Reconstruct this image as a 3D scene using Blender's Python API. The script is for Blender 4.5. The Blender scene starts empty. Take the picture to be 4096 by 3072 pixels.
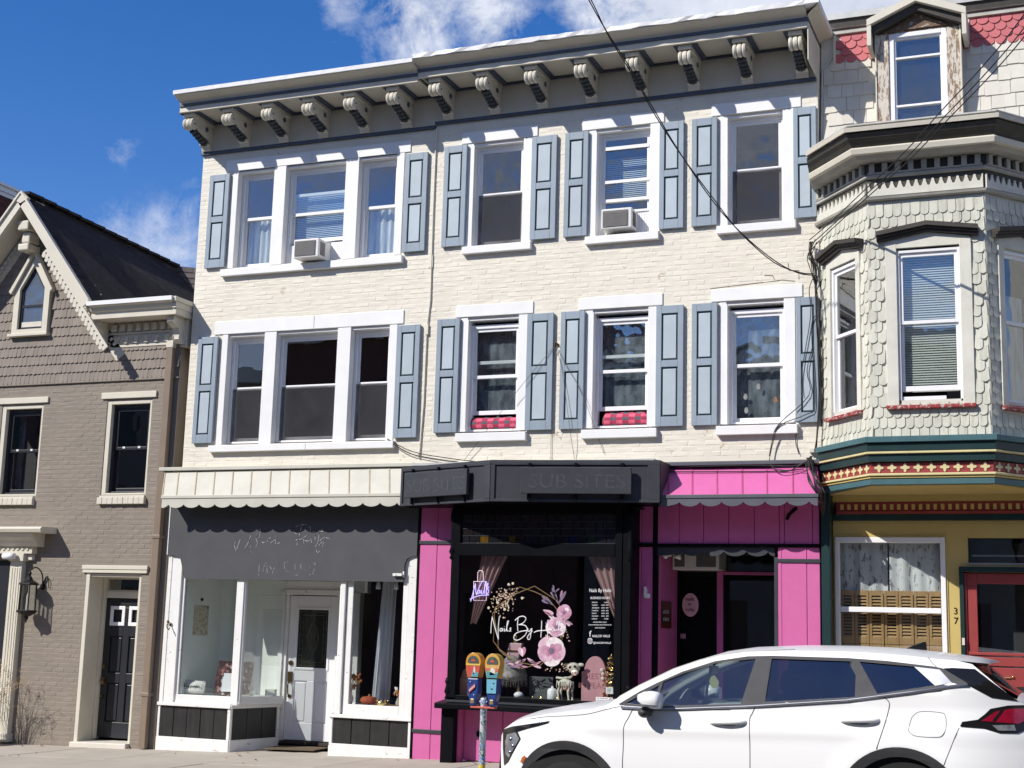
import bpy, bmesh, math, random
from mathutils import Vector, Matrix
from mathutils.geometry import tessellate_polygon
RND = random.Random(11)
S = bpy.context.scene
COL = S.collection
rad = math.radians

# ---------------------------------------------------------------- camera
def camera_axes(yaw, pitch, roll):
    cy, sy, cp, sp, cr, sr = math.cos(yaw), math.sin(yaw), math.cos(pitch), math.sin(pitch), math.cos(roll), math.sin(roll)
    right = Vector((cy, sy, 0)); f0 = Vector((-sy, cy, 0)); up0 = Vector((0, 0, 1))
    fwd = cp * f0 + sp * up0; up = -sp * f0 + cp * up0
    return cr * right + sr * up, -sr * right + cr * up, fwd
cr_, cu_, cf_ = camera_axes(rad(22.0076), rad(9.9514), rad(1.6161))
cam = bpy.data.objects.new('camera', bpy.data.cameras.new('camera'))
COL.objects.link(cam)
mw = Matrix((cr_, cu_, -cf_)).transposed().to_4x4()
mw.translation = (0.0, -16.65, 1.65)
cam.matrix_world = mw
cam.data.sensor_width = 36.0
cam.data.lens = 36.0 * 5600 / 4096
cam.data.clip_end = 2000
S.camera = cam

# ---------------------------------------------------------------- light
SUN_DIR = Vector((0.80, 1.0, -1.03)).normalized()
sun = bpy.data.objects.new('sun', bpy.data.lights.new('sun', 'SUN'))
COL.objects.link(sun)
sun.data.energy = 4.9
sun.data.angle = rad(0.53)
sun.data.color = (1.0, 0.955, 0.88)
sun.rotation_euler = SUN_DIR.to_track_quat('-Z', 'Y').to_euler()
sun.location = (-20, -30, 30)

W = bpy.data.worlds.new('World'); S.world = W; W.use_nodes = True
def sky_world():
    nt = W.node_tree; nt.nodes.clear(); N = nt.nodes.new; L = nt.links.new
    out = N('ShaderNodeOutputWorld'); bg = N('ShaderNodeBackground'); bg.inputs['Strength'].default_value = 0.120
    L(bg.outputs[0], out.inputs['Surface'])
    sky = N('ShaderNodeTexSky'); sky.sky_type = 'NISHITA'; sky.sun_disc = False
    sky.sun_elevation = rad(38.8); sky.sun_rotation = rad(218.7)
    sky.air_density = 1.0; sky.dust_density = 0.15; sky.ozone_density = 1.6; sky.altitude = 100
    tc = N('ShaderNodeTexCoord')
    def math_(op, a, b=None, c=None):
        m = N('ShaderNodeMath'); m.operation = op
        for k, q in enumerate((a, b, c)):
            if q is None: continue
            if isinstance(q, (int, float)): m.inputs[k].default_value = q
            else: L(q, m.inputs[k])
        return m.outputs[0]
    hsv = N('ShaderNodeHueSaturation'); hsv.inputs['Saturation'].default_value = 1.42; hsv.inputs['Hue'].default_value = 0.505
    L(sky.outputs[0], hsv.inputs['Color'])
    tn = N('ShaderNodeMix'); tn.data_type = 'RGBA'; tn.blend_type = 'MULTIPLY'; tn.inputs['Factor'].default_value = 1.0; L(hsv.outputs[0], tn.inputs['A']); tn.inputs['B'].default_value = (1.10, .96, 1.14, 1)
    # soft broken cloud: noise on a flattened direction, plus the cloud banks at known bearings
    sep = N('ShaderNodeSeparateXYZ'); L(tc.outputs['Generated'], sep.inputs[0])
    zz = math_('MAXIMUM', math_('ADD', sep.outputs[2], 0.12), 0.05)
    comb = N('ShaderNodeCombineXYZ'); L(math_('DIVIDE', sep.outputs[0], zz), comb.inputs[0]); L(math_('DIVIDE', sep.outputs[1], zz), comb.inputs[1])
    n1 = N('ShaderNodeTexNoise'); n1.inputs['Scale'].default_value = 1.5; n1.inputs['Detail'].default_value = 9; n1.inputs['Roughness'].default_value = 0.62; n1.inputs['Distortion'].default_value = 0.4
    L(comb.outputs[0], n1.inputs['Vector'])
    n2 = N('ShaderNodeTexNoise'); n2.inputs['Scale'].default_value = 14.0; n2.inputs['Detail'].default_value = 8; n2.inputs['Roughness'].default_value = 0.65
    L(tc.outputs['Generated'], n2.inputs['Vector'])
    banks = [((-.4086, .8167, .4105), .044, .66), ((-.452, .7934, .425), .028, .46), ((-.365, .8349, .425), .042, .62), ((-.2400, .8747, .455), .085, 1.15),
             ((-.19, -.915, .345), .085, .95), ((-.366, -.874, .325), .075, .85), ((-.17, .8842, .462), .09, 1.3), ((-.100, .9048, .440), .10, 1.3),
             ((-.5922, .7421, .3139), .016, .40), ((-.6031, .754, .2602), .022, .36), ((-.5677, .7816, .2584), .034, .46), ((-.5794, .7744, .2541), .03, .42), ((-.5561, .7811, .2838), .02, .30)]
    tot = None
    for c, r, a in banks:
        d = N('ShaderNodeVectorMath'); d.operation = 'DISTANCE'
        v = Vector(c).normalized()
        nv = N('ShaderNodeVectorMath'); nv.operation = 'NORMALIZE'; L(tc.outputs['Generated'], nv.inputs[0])
        L(nv.outputs[0], d.inputs[0]); d.inputs[1].default_value = v
        mr = N('ShaderNodeMapRange'); mr.interpolation_type = 'SMOOTHSTEP'
        mr.inputs['From Min'].default_value = r * 1.5; mr.inputs['From Max'].default_value = r * 0.2; mr.inputs['To Min'].default_value = 0; mr.inputs['To Max'].default_value = a
        L(d.outputs['Value'], mr.inputs['Value'])
        tot = mr.outputs[0] if tot is None else math_('MAXIMUM', tot, mr.outputs[0])
    n3 = N('ShaderNodeTexNoise'); n3.inputs['Scale'].default_value = 30.0; n3.inputs['Detail'].default_value = 7; n3.inputs['Roughness'].default_value = 0.7; n3.inputs['Distortion'].default_value = 0.6
    L(tc.outputs['Generated'], n3.inputs['Vector'])
    lump = math_('MULTIPLY', math_('MINIMUM', math_('MULTIPLY', tot, 1.6), 1.0), math_('MULTIPLY_ADD', math_('ADD', tot, math_('ADD', math_('MULTIPLY_ADD', n2.outputs['Fac'], 2.2, -1.1), math_('MULTIPLY_ADD', n3.outputs['Fac'], 1.7, -0.85))), 1.25, -0.22))
    # clouds behind the camera (mirrored in the upper panes): ordinary broken cumulus
    back = N('ShaderNodeMapRange'); L(sep.outputs[1], back.inputs['Value']); back.inputs['From Min'].default_value = 0.35; back.inputs['From Max'].default_value = -0.1
    gen = N('ShaderNodeMapRange'); gen.interpolation_type = 'SMOOTHSTEP'; L(n1.outputs['Fac'], gen.inputs['Value'])
    gen.inputs['From Min'].default_value = 0.42; gen.inputs['From Max'].default_value = 0.60
    mask = math_('MINIMUM', math_('MAXIMUM', lump, math_('MULTIPLY', gen.outputs[0], math_('MULTIPLY', back.outputs[0], 0.70))), 0.93)
    mask = math_('MAXIMUM', mask, 0.0)
    cc = N('ShaderNodeMix'); cc.data_type = 'RGBA'
    sh = N('ShaderNodeMapRange'); L(n2.outputs['Fac'], sh.inputs['Value']); sh.inputs['From Min'].default_value = 0.35; sh.inputs['From Max'].default_value = 0.7
    L(sh.outputs[0], cc.inputs['Factor']); cc.inputs['A'].default_value = (4.9, 5.3, 6.3, 1); cc.inputs['B'].default_value = (7.4, 7.7, 8.4, 1)
    dim = N('ShaderNodeMix'); dim.data_type = 'RGBA'; dim.blend_type = 'MULTIPLY'; L(math_('MULTIPLY', back.outputs[0], 0.55), dim.inputs['Factor']); L(cc.outputs['Result'], dim.inputs['A']); dim.inputs['B'].default_value = (.25, .25, .27, 1)
    mx = N('ShaderNodeMix'); mx.data_type = 'RGBA'; L(mask, mx.inputs['Factor']); L(tn.outputs['Result'], mx.inputs['A']); L(dim.outputs['Result'], mx.inputs['B'])
    L(mx.outputs['Result'], bg.inputs['Color'])
sky_world()
S.view_settings.view_transform = 'Standard'; S.view_settings.look = 'None'; S.view_settings.gamma = 1.0
S.view_settings.use_curve_mapping = False
S.view_settings.exposure = 0.08

# ---------------------------------------------------------------- materials
def srgb(r, g, b):
    f = lambda c: (c / 255 / 12.92) if c / 255 <= 0.04045 else ((c / 255 + 0.055) / 1.055) ** 2.4
    return (f(r), f(g), f(b))
MATS = {}
def paint(name, col, rough=0.55, var=0.10, scale=5.0, bump=0.0, bscale=60.0, dirt=0.0, dirtcol=(0.16, 0.13, 0.10), streak=0.0, streakcol=None, metallic=0.0, rndvar=0.0, spec=0.4, coat=0.0, chip=0.0, chipcol=(0.2, 0.13, 0.08), chipscale=9.0, chipstretch=(1, 1, 1)):
    if name in MATS: return MATS[name]
    m = bpy.data.materials.new(name); m.use_nodes = True; MATS[name] = m
    nt = m.node_tree; N = nt.nodes.new; L = nt.links.new
    b = nt.nodes['Principled BSDF']
    b.inputs['Roughness'].default_value = rough; b.inputs['Metallic'].default_value = metallic
    b.inputs['Specular IOR Level'].default_value = spec; b.inputs['Coat Weight'].default_value = coat; b.inputs['Coat Roughness'].default_value = 0.05
    tc = N('ShaderNodeTexCoord')
    geo = N('ShaderNodeNewGeometry')
    def noise(sc, det=5, stretch=None, rough_=0.6):
        n = N('ShaderNodeTexNoise'); n.inputs['Scale'].default_value = sc; n.inputs['Detail'].default_value = det; n.inputs['Roughness'].default_value = rough_
        if stretch:
            mp = N('ShaderNodeMapping'); mp.inputs['Scale'].default_value = stretch; L(geo.outputs['Position'], mp.inputs['Vector']); L(mp.outputs[0], n.inputs['Vector'])
        else: L(geo.outputs['Position'], n.inputs['Vector'])
        return n.outputs['Fac']
    def mix(fac, a, bb):
        x = N('ShaderNodeMix'); x.data_type = 'RGBA'
        if isinstance(fac, (int, float)): x.inputs['Factor'].default_value = fac
        else: L(fac, x.inputs['Factor'])
        for k, q in (('A', a), ('B', bb)):
            if isinstance(q, tuple): x.inputs[k].default_value = (*q[:3], 1)
            else: L(q, x.inputs[k])
        return x.outputs['Result']
    def ramp(f, lo, hi, amt=1.0):
        r = N('ShaderNodeMapRange'); L(f, r.inputs['Value']); r.inputs['From Min'].default_value = lo; r.inputs['From Max'].default_value = hi; r.inputs['To Max'].default_value = amt
        return r.outputs[0]
    lo = tuple(c * (1 - var) for c in col); hi = tuple(min(c * (1 + var * 0.7), 0.95) for c in col)
    c = mix(ramp(noise(scale, 6), 0.3, 0.7), lo, hi)
    if rndvar:
        oi = N('ShaderNodeObjectInfo'); at = N('ShaderNodeAttribute'); at.attribute_name = 'tone'
        ad = N('ShaderNodeMath'); ad.operation = 'ADD'; L(oi.outputs['Random'], ad.inputs[0]); L(at.outputs['Fac'], ad.inputs[1])
        fr = N('ShaderNodeMath'); fr.operation = 'FRACT'; L(ad.outputs[0], fr.inputs[0])
        h = N('ShaderNodeHueSaturation'); L(c, h.inputs['Color']); L(ramp(fr.outputs[0], 0, 1, 1.0), h.inputs['Value'])
        mr = h.inputs['Value'].links[0].from_node; mr.inputs['To Min'].default_value = 1 - rndvar; mr.inputs['To Max'].default_value = 1 + rndvar * 0.5
        c = h.outputs[0]
    if streak:
        c = mix(ramp(noise(1.0, 5, (26, 26, 1.3)), 0.52, 0.75, streak), c, streakcol or tuple(q * 0.45 for q in col))
    if dirt:
        c = mix(ramp(noise(2.3, 8, None, 0.7), 0.5, 0.78, dirt), c, dirtcol)
    if chip:
        c = mix(ramp(noise(chipscale, 9, chipstretch, 0.72), 0.62 - 0.25 * chip, 0.66 - 0.25 * chip), c, chipcol)
    L(c, b.inputs['Base Color'])
    if bump:
        bp = N('ShaderNodeBump'); bp.inputs['Strength'].default_value = bump; bp.inputs['Distance'].default_value = 0.006
        L(noise(bscale, 4), bp.inputs['Height']); L(bp.outputs[0], b.inputs['Normal'])
    return m
def glass_mat(name, tint=(0.92, 0.95, 0.95), rough=0.0, ior=1.52, wav=0.0, refl=1.0):
    if name in MATS: return MATS[name]
    m = bpy.data.materials.new(name); m.use_nodes = True; MATS[name] = m
    nt = m.node_tree; N = nt.nodes.new; L = nt.links.new
    nt.nodes.remove(nt.nodes['Principled BSDF']); out = nt.nodes['Material Output']
    tr = N('ShaderNodeBsdfTransparent'); tr.inputs[0].default_value = (*tint, 1)
    gl = N('ShaderNodeBsdfGlossy'); gl.inputs['Roughness'].default_value = rough; gl.inputs[0].default_value = (1, 1, 1, 1)
    lw = N('ShaderNodeLayerWeight'); lw.inputs['Blend'].default_value = 0.5
    pw = N('ShaderNodeMath'); pw.operation = 'POWER'; L(lw.outputs['Facing'], pw.inputs[0]); pw.inputs[1].default_value = 5.0
    mu = N('ShaderNodeMath'); mu.operation = 'MULTIPLY_ADD'; mu.use_clamp = True; L(pw.outputs[0], mu.inputs[0]); mu.inputs[1].default_value = 0.92; mu.inputs[2].default_value = 0.135 * refl
    if wav:
        geo = N('ShaderNodeNewGeometry'); n = N('ShaderNodeTexNoise'); n.inputs['Scale'].default_value = 2.2; n.inputs['Detail'].default_value = 2
        L(geo.outputs['Position'], n.inputs['Vector']); bp = N('ShaderNodeBump'); bp.inputs['Strength'].default_value = wav; bp.inputs['Distance'].default_value = 0.02
        L(n.outputs['Fac'], bp.inputs['Height']); L(bp.outputs[0], gl.inputs['Normal'])
    mx = N('ShaderNodeMixShader'); L(mu.outputs[0], mx.inputs[0]); L(tr.outputs[0], mx.inputs[1]); L(gl.outputs[0], mx.inputs[2]); L(mx.outputs[0], out.inputs['Surface'])
    return m
def veil_mat(name, col, opacity, scale=8.0, stretch=(9, 9, 0.7), lo=0.35, hi=0.65):
    """thin cloth, plastic film or insect mesh: part see-through, part diffuse"""
    if name in MATS: return MATS[name]
    m = bpy.data.materials.new(name); m.use_nodes = True; MATS[name] = m
    nt = m.node_tree; N = nt.nodes.new; L = nt.links.new
    nt.nodes.remove(nt.nodes['Principled BSDF']); out = nt.nodes['Material Output']
    tr = N('ShaderNodeBsdfTransparent'); df = N('ShaderNodeBsdfDiffuse'); df.inputs[0].default_value = (*col, 1)
    geo = N('ShaderNodeNewGeometry'); mp = N('ShaderNodeMapping'); mp.inputs['Scale'].default_value = stretch; L(geo.outputs['Position'], mp.inputs[0])
    n = N('ShaderNodeTexNoise'); n.inputs['Scale'].default_value = scale; n.inputs['Detail'].default_value = 4; L(mp.outputs[0], n.inputs['Vector'])
    r = N('ShaderNodeMapRange'); L(n.outputs['Fac'], r.inputs['Value']); r.inputs['From Min'].default_value = lo; r.inputs['From Max'].default_value = hi
    r.inputs['To Min'].default_value = opacity * 0.55; r.inputs['To Max'].default_value = min(1, opacity * 1.25)
    mx = N('ShaderNodeMixShader'); L(r.outputs[0], mx.inputs[0]); L(tr.outputs[0], mx.inputs[1]); L(df.outputs[0], mx.inputs[2]); L(mx.outputs[0], out.inputs['Surface'])
    return m
def emit_mat(name, col, s):
    m = bpy.data.materials.new(name); m.use_nodes = True; MATS[name] = m
    b = m.node_tree.nodes['Principled BSDF']; b.inputs['Base Color'].default_value = (*col, 1); b.inputs['Emission Color'].default_value = (*col, 1); b.inputs['Emission Strength'].default_value = s
    return m

M = {}
M['cream'] = paint('cream_paint', (.735, .688, .588), .6, .06, 3.0, .35, 45, dirt=.16, dirtcol=(.57, .50, .38), rndvar=.03, streak=.10, streakcol=(.54, .47, .36), chip=.03, chipcol=(.50, .43, .32), chipscale=5)
M['white'] = paint('white_trim', (.80, .80, .79), .5, .05, 3.0, .12, 30, dirt=.10, dirtcol=(.50, .46, .40))
M['whiteold'] = paint('white_wood', (.78, .78, .76), .55, .06, 4.0, .3, 30, dirt=.12, dirtcol=(.38, .33, .28), chip=.02, chipcol=(.36, .31, .26), chipscale=7, chipstretch=(1, 1, 2.2))
M['vinyl'] = paint('white_vinyl', (.82, .82, .83), .35, .03, 3.0)
M['offwhite'] = paint('off_white_wood', (.66, .62, .54), .55, .08, 4.0, .25, 40, dirt=.18, dirtcol=(.30, .26, .21))
M['cornice'] = paint('cornice_cream', (.60, .565, .48), .55, .08, 2.5, .2, 40, dirt=.2, dirtcol=(.33, .29, .23))
M['capwhite'] = paint('white_roof_coating', (.80, .80, .80), .5, .05, 9.0, .9, 14, dirt=.08)
M['slate'] = paint('slate_blue_trim', (.060, .078, .115), .5, .15, 6)
M['leafdark'] = paint('bracket_leaf_dark', (.035, .045, .055), .5, .3, 30)
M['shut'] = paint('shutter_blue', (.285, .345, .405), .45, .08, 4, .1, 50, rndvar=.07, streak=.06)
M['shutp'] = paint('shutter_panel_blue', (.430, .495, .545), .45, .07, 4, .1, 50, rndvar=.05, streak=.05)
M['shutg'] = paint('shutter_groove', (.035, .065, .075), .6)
M['pink'] = paint('pink_paint', (.59, .132, .345), .5, .05, 4, .25, 50, dirt=.16, dirtcol=(.46, .10, .27), streak=.14, streakcol=(.44, .09, .25))
M['black'] = paint('black_paint', (.0065, .007, .009), .42, .2, 6, .15, 40, spec=.05)
M['char'] = paint('charcoal_paint', (.038, .041, .050), .5, .14, 4, .2, 50, dirt=.12, dirtcol=(.085, .088, .095))
M['charl'] = paint('charcoal_board', (.070, .072, .080), .55, .10, 3, .25, 70)
M['blackwood'] = paint('black_wood_panel', (.022, .021, .021), .45, .3, 5, .4, 40, streak=.5, streakcol=(.05, .048, .046))
M['ghost'] = paint('ghost_letter', (.056, .059, .066), .6, .35, 20, chip=.5, chipcol=(.040, .044, .053), chipscale=18)
M['ghostw'] = paint('worn_white_letter', (.50, .50, .50), .7, .5, 25, chip=.45, chipcol=(.085, .087, .095), chipscale=30)
M['awncream'] = paint('awning_metal_cream', (.56, .545, .475), .5, .06, 3, .1, 30, dirt=.30, dirtcol=(.36, .32, .25), streak=.16, streakcol=(.40, .36, .28))
M['batten'] = paint('awning_seam_brown', (.42, .35, .25), .6, .2, 9)
M['greytrim'] = paint('grey_awning_trim', (.095, .10, .12), .5, .12, 5, dirt=.2)
M['pinkdark'] = paint('pink_seam', (.42, .07, .20), .6, .2, 9)
M['brown'] = paint('taupe_brick', (.250, .213, .174), .65, .09, 3.0, .4, 45, dirt=.22, dirtcol=(.19, .155, .125), rndvar=.06)
M['shingle'] = paint('taupe_shingle', (.240, .203, .170), .7, .10, 4.0, .3, 45, rndvar=.09)
M['browntrim'] = paint('house_cream_trim', (.64, .60, .50), .55, .06, 3.0, .15, 40, dirt=.14, dirtcol=(.35, .30, .24))
M['roofshaded'] = paint('asphalt_shingle', (.034, .030, .031), .95, .5, 7, .8, 160, rndvar=.55)  # darker copy of the roof shingle, the gable slope's shade in its colour
M['roofgrey'] = paint('asphalt_shingle_grey', (.105, .092, .092), .9, .2, 12, .5, 160, rndvar=.25)
M['pipe'] = paint('brown_downspout', (.235, .180, .135), .4, .08, 5)
M['doorblack'] = paint('black_door', (.024, .026, .032), .35, .1, 4)
M['redbrick'] = paint('dark_red_brick', (.11, .035, .025), .8, .25, 9, .4, 40, rndvar=.2)
M['bayshingle'] = paint('weathered_white_shingle', (.60, .595, .505), .7, .07, 6, .3, 60, rndvar=.12, streak=.60, streakcol=(.25, .235, .19), dirt=.30, dirtcol=(.29, .27, .21))
M['baytrim'] = paint('weathered_white_trim', (.64, .63, .55), .65, .08, 5, .3, 50, dirt=.34, dirtcol=(.27, .235, .175), streak=.12)
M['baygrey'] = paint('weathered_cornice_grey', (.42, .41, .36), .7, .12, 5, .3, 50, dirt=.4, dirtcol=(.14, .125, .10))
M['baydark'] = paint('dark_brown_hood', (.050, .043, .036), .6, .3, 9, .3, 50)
M['bayrecess_shade'] = paint('dark_olive_recess_shade', (.062, .058, .047), .7, .2, 8)  # dark paint deepened further: shadow under the bay cornice is put into the colour
M['redsill'] = paint('peeling_red_sill', (.30, .035, .035), .6, .15, 9, .3, 40, chip=.33, chipcol=(.5, .45, .4), chipscale=22)
M['mans'] = paint('mansard_shingle_cream', (.62, .59, .52), .75, .07, 5, .3, 60, rndvar=.06, streak=.14, streakcol=(.42, .39, .33))
M['mansred'] = paint('mansard_scallop_red', (.47, .130, .140), .7, .08, 6, .25, 60, rndvar=.10)
M['peel'] = paint('peeling_wood', (.60, .55, .47), .75, .1, 8, .5, 60, chip=.50, chipcol=(.25, .17, .11), chipscale=11, chipstretch=(3.2, 3.2, .8))
M['peelx'] = paint('peeling_gable', (.50, .46, .40), .75, .1, 8, .5, 60, chip=.86, chipcol=(.15, .095, .06), chipscale=10, chipstretch=(.9, 3, 2.6))
M['gutter'] = paint('galvanised_gutter', (.50, .50, .48), .5, .15, 6, dirt=.3)
M['green'] = paint('dark_green_paint', (.011, .035, .036), .4, .15, 5)
M['teal'] = paint('teal_paint', (.058, .135, .150), .45, .12, 5)
M['red'] = paint('barn_red_paint', (.290, .048, .048), .45, .10, 5)
M['yellow'] = paint('ochre_yellow_paint', (.545, .420, .150), .5, .06, 4)
M['paleyellow'] = paint('pale_yellow_paint', (.63, .56, .30), .5, .08, 5)
M['wood'] = paint('varnished_wood', (.42, .265, .12), .45, .15, 6, streak=.3, streakcol=(.30, .17, .07))
M['concrete'] = paint('sidewalk_concrete', (.43, .385, .325), .85, .09, 1.6, .5, 70, dirt=.25, dirtcol=(.27, .235, .195), rndvar=.05)
M['asphalt'] = paint('asphalt', (.055, .055, .056), .9, .2, 9, .6, 90)
M['kerb'] = paint('kerb_concrete', (.36, .34, .31), .85, .12, 4, .4, 60)
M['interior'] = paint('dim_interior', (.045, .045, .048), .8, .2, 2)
M['intpale'] = paint('pale_interior', (.80, .82, .77), .7, .06, 2)
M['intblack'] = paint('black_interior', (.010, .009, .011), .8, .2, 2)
M['glass'] = glass_mat('window_glass', wav=.12)
M['glasswavy'] = glass_mat('old_window_glass', wav=.5)
M['shopglass'] = glass_mat('shop_glass', tint=(.95, .97, .97), refl=.6)
M['carglass'] = glass_mat('car_glass', tint=(.62, .70, .68))
M['tint'] = glass_mat('tinted_car_glass', tint=(.05, .055, .06))
M['screen'] = veil_mat('insect_screen', (.06, .06, .066), .70, 3, (1, 1, 1), .1, .9)
M['lace'] = veil_mat('lace_curtain', (.78, .77, .74), .92, 2.2, (9, 2, .9))
M['film'] = veil_mat('plastic_film', (.46, .50, .56), .46, 4, (2.6, 1, 1.0), .36, .66)
M['blind'] = paint('venetian_blind', (.62, .66, .70), .5, .05, 3)
M['blindcream'] = paint('cream_blind', (.66, .66, .60), .5, .04, 3)
M['ac'] = paint('air_conditioner_white', (.74, .73, .70), .45, .06, 6, dirt=.14)
M['acgrille'] = paint('air_conditioner_grille', (.14, .13, .13), .6, .3, 30)
M['metal'] = paint('aged_brass', (.22, .15, .07), .35, .3, 20, metallic=.9)
M['gold'] = paint('gold_foil', (.85, .62, .25), .22, .2, 25, metallic=1.0)
M['iron'] = paint('black_iron', (.018, .016, .015), .42, .2, 20, metallic=.3)
M['wire'] = paint('black_cable', (.020, .019, .018), .6)
M['wiregrey'] = paint('grey_cable', (.14, .12, .10), .6)
M['rubber'] = paint('black_rubber', (.014, .014, .014), .75, .2, 20)
M['carwhite'] = paint('white_car_paint', (.86, .86, .86), .30, .01, 1, spec=.4, coat=.35)
M['cladding'] = paint('grey_plastic_cladding', (.045, .045, .048), .5, .1, 10, .2, 200)
M['gloss'] = paint('gloss_black_trim', (.012, .012, .013), .12, .1, 4)
M['satin'] = paint('satin_metal_trim', (.36, .37, .40), .3, .06, 8, metallic=.7)
M['pillar'] = paint('grey_pillar_trim', (.085, .085, .09), .75, .1, 10, spec=.15)
M['seam'] = paint('panel_gap', (.10, .10, .11), .8)
M['chrome'] = paint('bright_chrome', (.75, .75, .76), .12, .05, 9, metallic=1.0)
M['lampclear'] = paint('headlamp_lens', (.30, .31, .33), .08, .4, 14, coat=1.0, metallic=.4)
M['lampred'] = paint('tail_lamp_red', (.28, .006, .025), .1, .3, 16, coat=1.0)
M['amber'] = paint('amber_marker', (.45, .10, .015), .2, .1, 9)
M['seat'] = paint('dark_seat_fabric', (.030, .030, .032), .8, .2, 9)
M['cream2'] = paint('car_headliner', (.42, .41, .38), .8, .05, 5)

# ---------------------------------------------------------------- geometry helpers
ORG = {}
def thing(name, label, cat, loc=(0, 0, 0), group=None):
    o = bpy.data.objects.new(name, None); COL.objects.link(o); o.location = loc; o.empty_display_size = 0.2
    o['label'] = label; o['category'] = cat
    if group: o['group'] = group
    ORG[o.name] = Vector(loc)
    return o
def tag(o, label, cat, group=None):
    o['label'] = label; o['category'] = cat
    if group: o['group'] = group
    return o
class MB:
    def __init__(s): s.v = []; s.f = []; s.m = []; s.t = None
    def add(s, pts, faces, mat=0):
        n = len(s.v); s.v += [tuple(p) for p in pts]
        for f in faces: s.f.append(tuple(n + i for i in f)); s.m.append(mat)
        return s
    def quad(s, a, b, c, d, mat=0): return s.add([a, b, c, d], [(0, 1, 2, 3)], mat)
    def box(s, x0, x1, y0, y1, z0, z1, mat=0):
        p = [(x0, y0, z0), (x1, y0, z0), (x1, y1, z0), (x0, y1, z0), (x0, y0, z1), (x1, y0, z1), (x1, y1, z1), (x0, y1, z1)]
        return s.add(p, [(3, 2, 1, 0), (4, 5, 6, 7), (0, 1, 5, 4), (1, 2, 6, 5), (2, 3, 7, 6), (3, 0, 4, 7)], mat)
    def obox(s, c, ex, ey, ez, mat=0):
        """box from a corner and three edge vectors"""
        c, ex, ey, ez = Vector(c), Vector(ex), Vector(ey), Vector(ez)
        p = [c, c + ex, c + ex + ey, c + ey, c + ez, c + ex + ez, c + ex + ey + ez, c + ey + ez]
        fs = [(3, 2, 1, 0), (4, 5, 6, 7), (0, 1, 5, 4), (1, 2, 6, 5), (2, 3, 7, 6), (3, 0, 4, 7)]
        if ex.cross(ey).dot(ez) < 0: fs = [tuple(reversed(f)) for f in fs]
        return s.add(p, fs, mat)
    def prism(s, poly, d, mat=0, mat_side=None):
        """poly: list of 3D points (planar), extruded by vector d"""
        d = Vector(d); P = [Vector(p) for p in poly]; n = len(P)
        base = len(s.v); s.v += [tuple(p) for p in P] + [tuple(p + d) for p in P]
        tri = tessellate_polygon([P])
        for t in tri:
            s.f.append(tuple(base + i for i in t)); s.m.append(mat)
            s.f.append(tuple(base + n + i for i in reversed(t))); s.m.append(mat)
        for i in range(n):
            j = (i + 1) % n
            s.f.append((base + i, base + j, base + n + j, base + n + i)); s.m.append(mat if mat_side is None else mat_side)
        return s
    def xz(s, pts, y0, y1, mat=0, mat_side=None):
        return s.prism([(x, y0, z) for x, z in pts], (0, y1 - y0, 0), mat, mat_side)
    def tube(s, path, r, n=6, mat=0, cap=True):
        P = [Vector(p) for p in path]; rs = r if isinstance(r, (list, tuple)) else [r] * len(P)
        base = len(s.v)
        for i, p in enumerate(P):
            t = (P[min(i + 1, len(P) - 1)] - P[max(i - 1, 0)])
            t = t.normalized() if t.length > 1e-9 else Vector((0, 0, 1))
            a = t.cross(Vector((0, 0, 1)) if abs(t.z) < .95 else Vector((0, 1, 0))).normalized(); b = t.cross(a).normalized()
            for k in range(n):
                an = 2 * math.pi * k / n; s.v.append(tuple(p + rs[i] * (math.cos(an) * a + math.sin(an) * b)))
        for i in range(len(P) - 1):
            for k in range(n):
                k2 = (k + 1) % n
                s.f.append((base + i * n + k, base + i * n + k2, base + (i + 1) * n + k2, base + (i + 1) * n + k)); s.m.append(mat)
        if cap:
            s.f.append(tuple(base + k for k in reversed(range(n)))); s.m.append(mat)
            s.f.append(tuple(base + (len(P) - 1) * n + k for k in range(n))); s.m.append(mat)
        return s
    def lathe(s, c, prof, n=14, mat=0, axis='z', squash=(1, 1)):
        """prof: (radius, height) pairs round an axis through c"""
        base = len(s.v); c = Vector(c)
        for r, h in prof:
            for k in range(n):
                a = 2 * math.pi * k / n; u, v = r * math.cos(a) * squash[0], r * math.sin(a) * squash[1]
                q = {'z': (u, v, h), 'y': (u, h, v), 'x': (h, u, v)}[axis]
                s.v.append(tuple(c + Vector(q)))
        for i in range(len(prof) - 1):
            for k in range(n):
                k2 = (k + 1) % n
                s.f.append((base + i * n + k, base + i * n + k2, base + (i + 1) * n + k2, base + (i + 1) * n + k)); s.m.append(mat)
        s.f.append(tuple(base + k for k in reversed(range(n)))); s.m.append(mat)
        s.f.append(tuple(base + (len(prof) - 1) * n + k for k in range(n))); s.m.append(mat)
        return s
    def profile_x(s, prof, x0, x1, mat=0, mats=None):
        """(y, z) profile run along x, closed"""
        n = len(prof); b = len(s.v)
        s.v += [(x0, y, z) for y, z in prof] + [(x1, y, z) for y, z in prof]
        for i in range(n):
            j = (i + 1) % n
            s.f.append((b + i, b + j, b + n + j, b + n + i)); s.m.append(mats[i] if mats else mat)
        for tr in tessellate_polygon([[Vector((0, y, z)) for y, z in prof]]):
            s.f.append(tuple(b + i for i in tr)); s.m.append(mat); s.f.append(tuple(b + n + i for i in reversed(tr))); s.m.append(mat)
        return s
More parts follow.
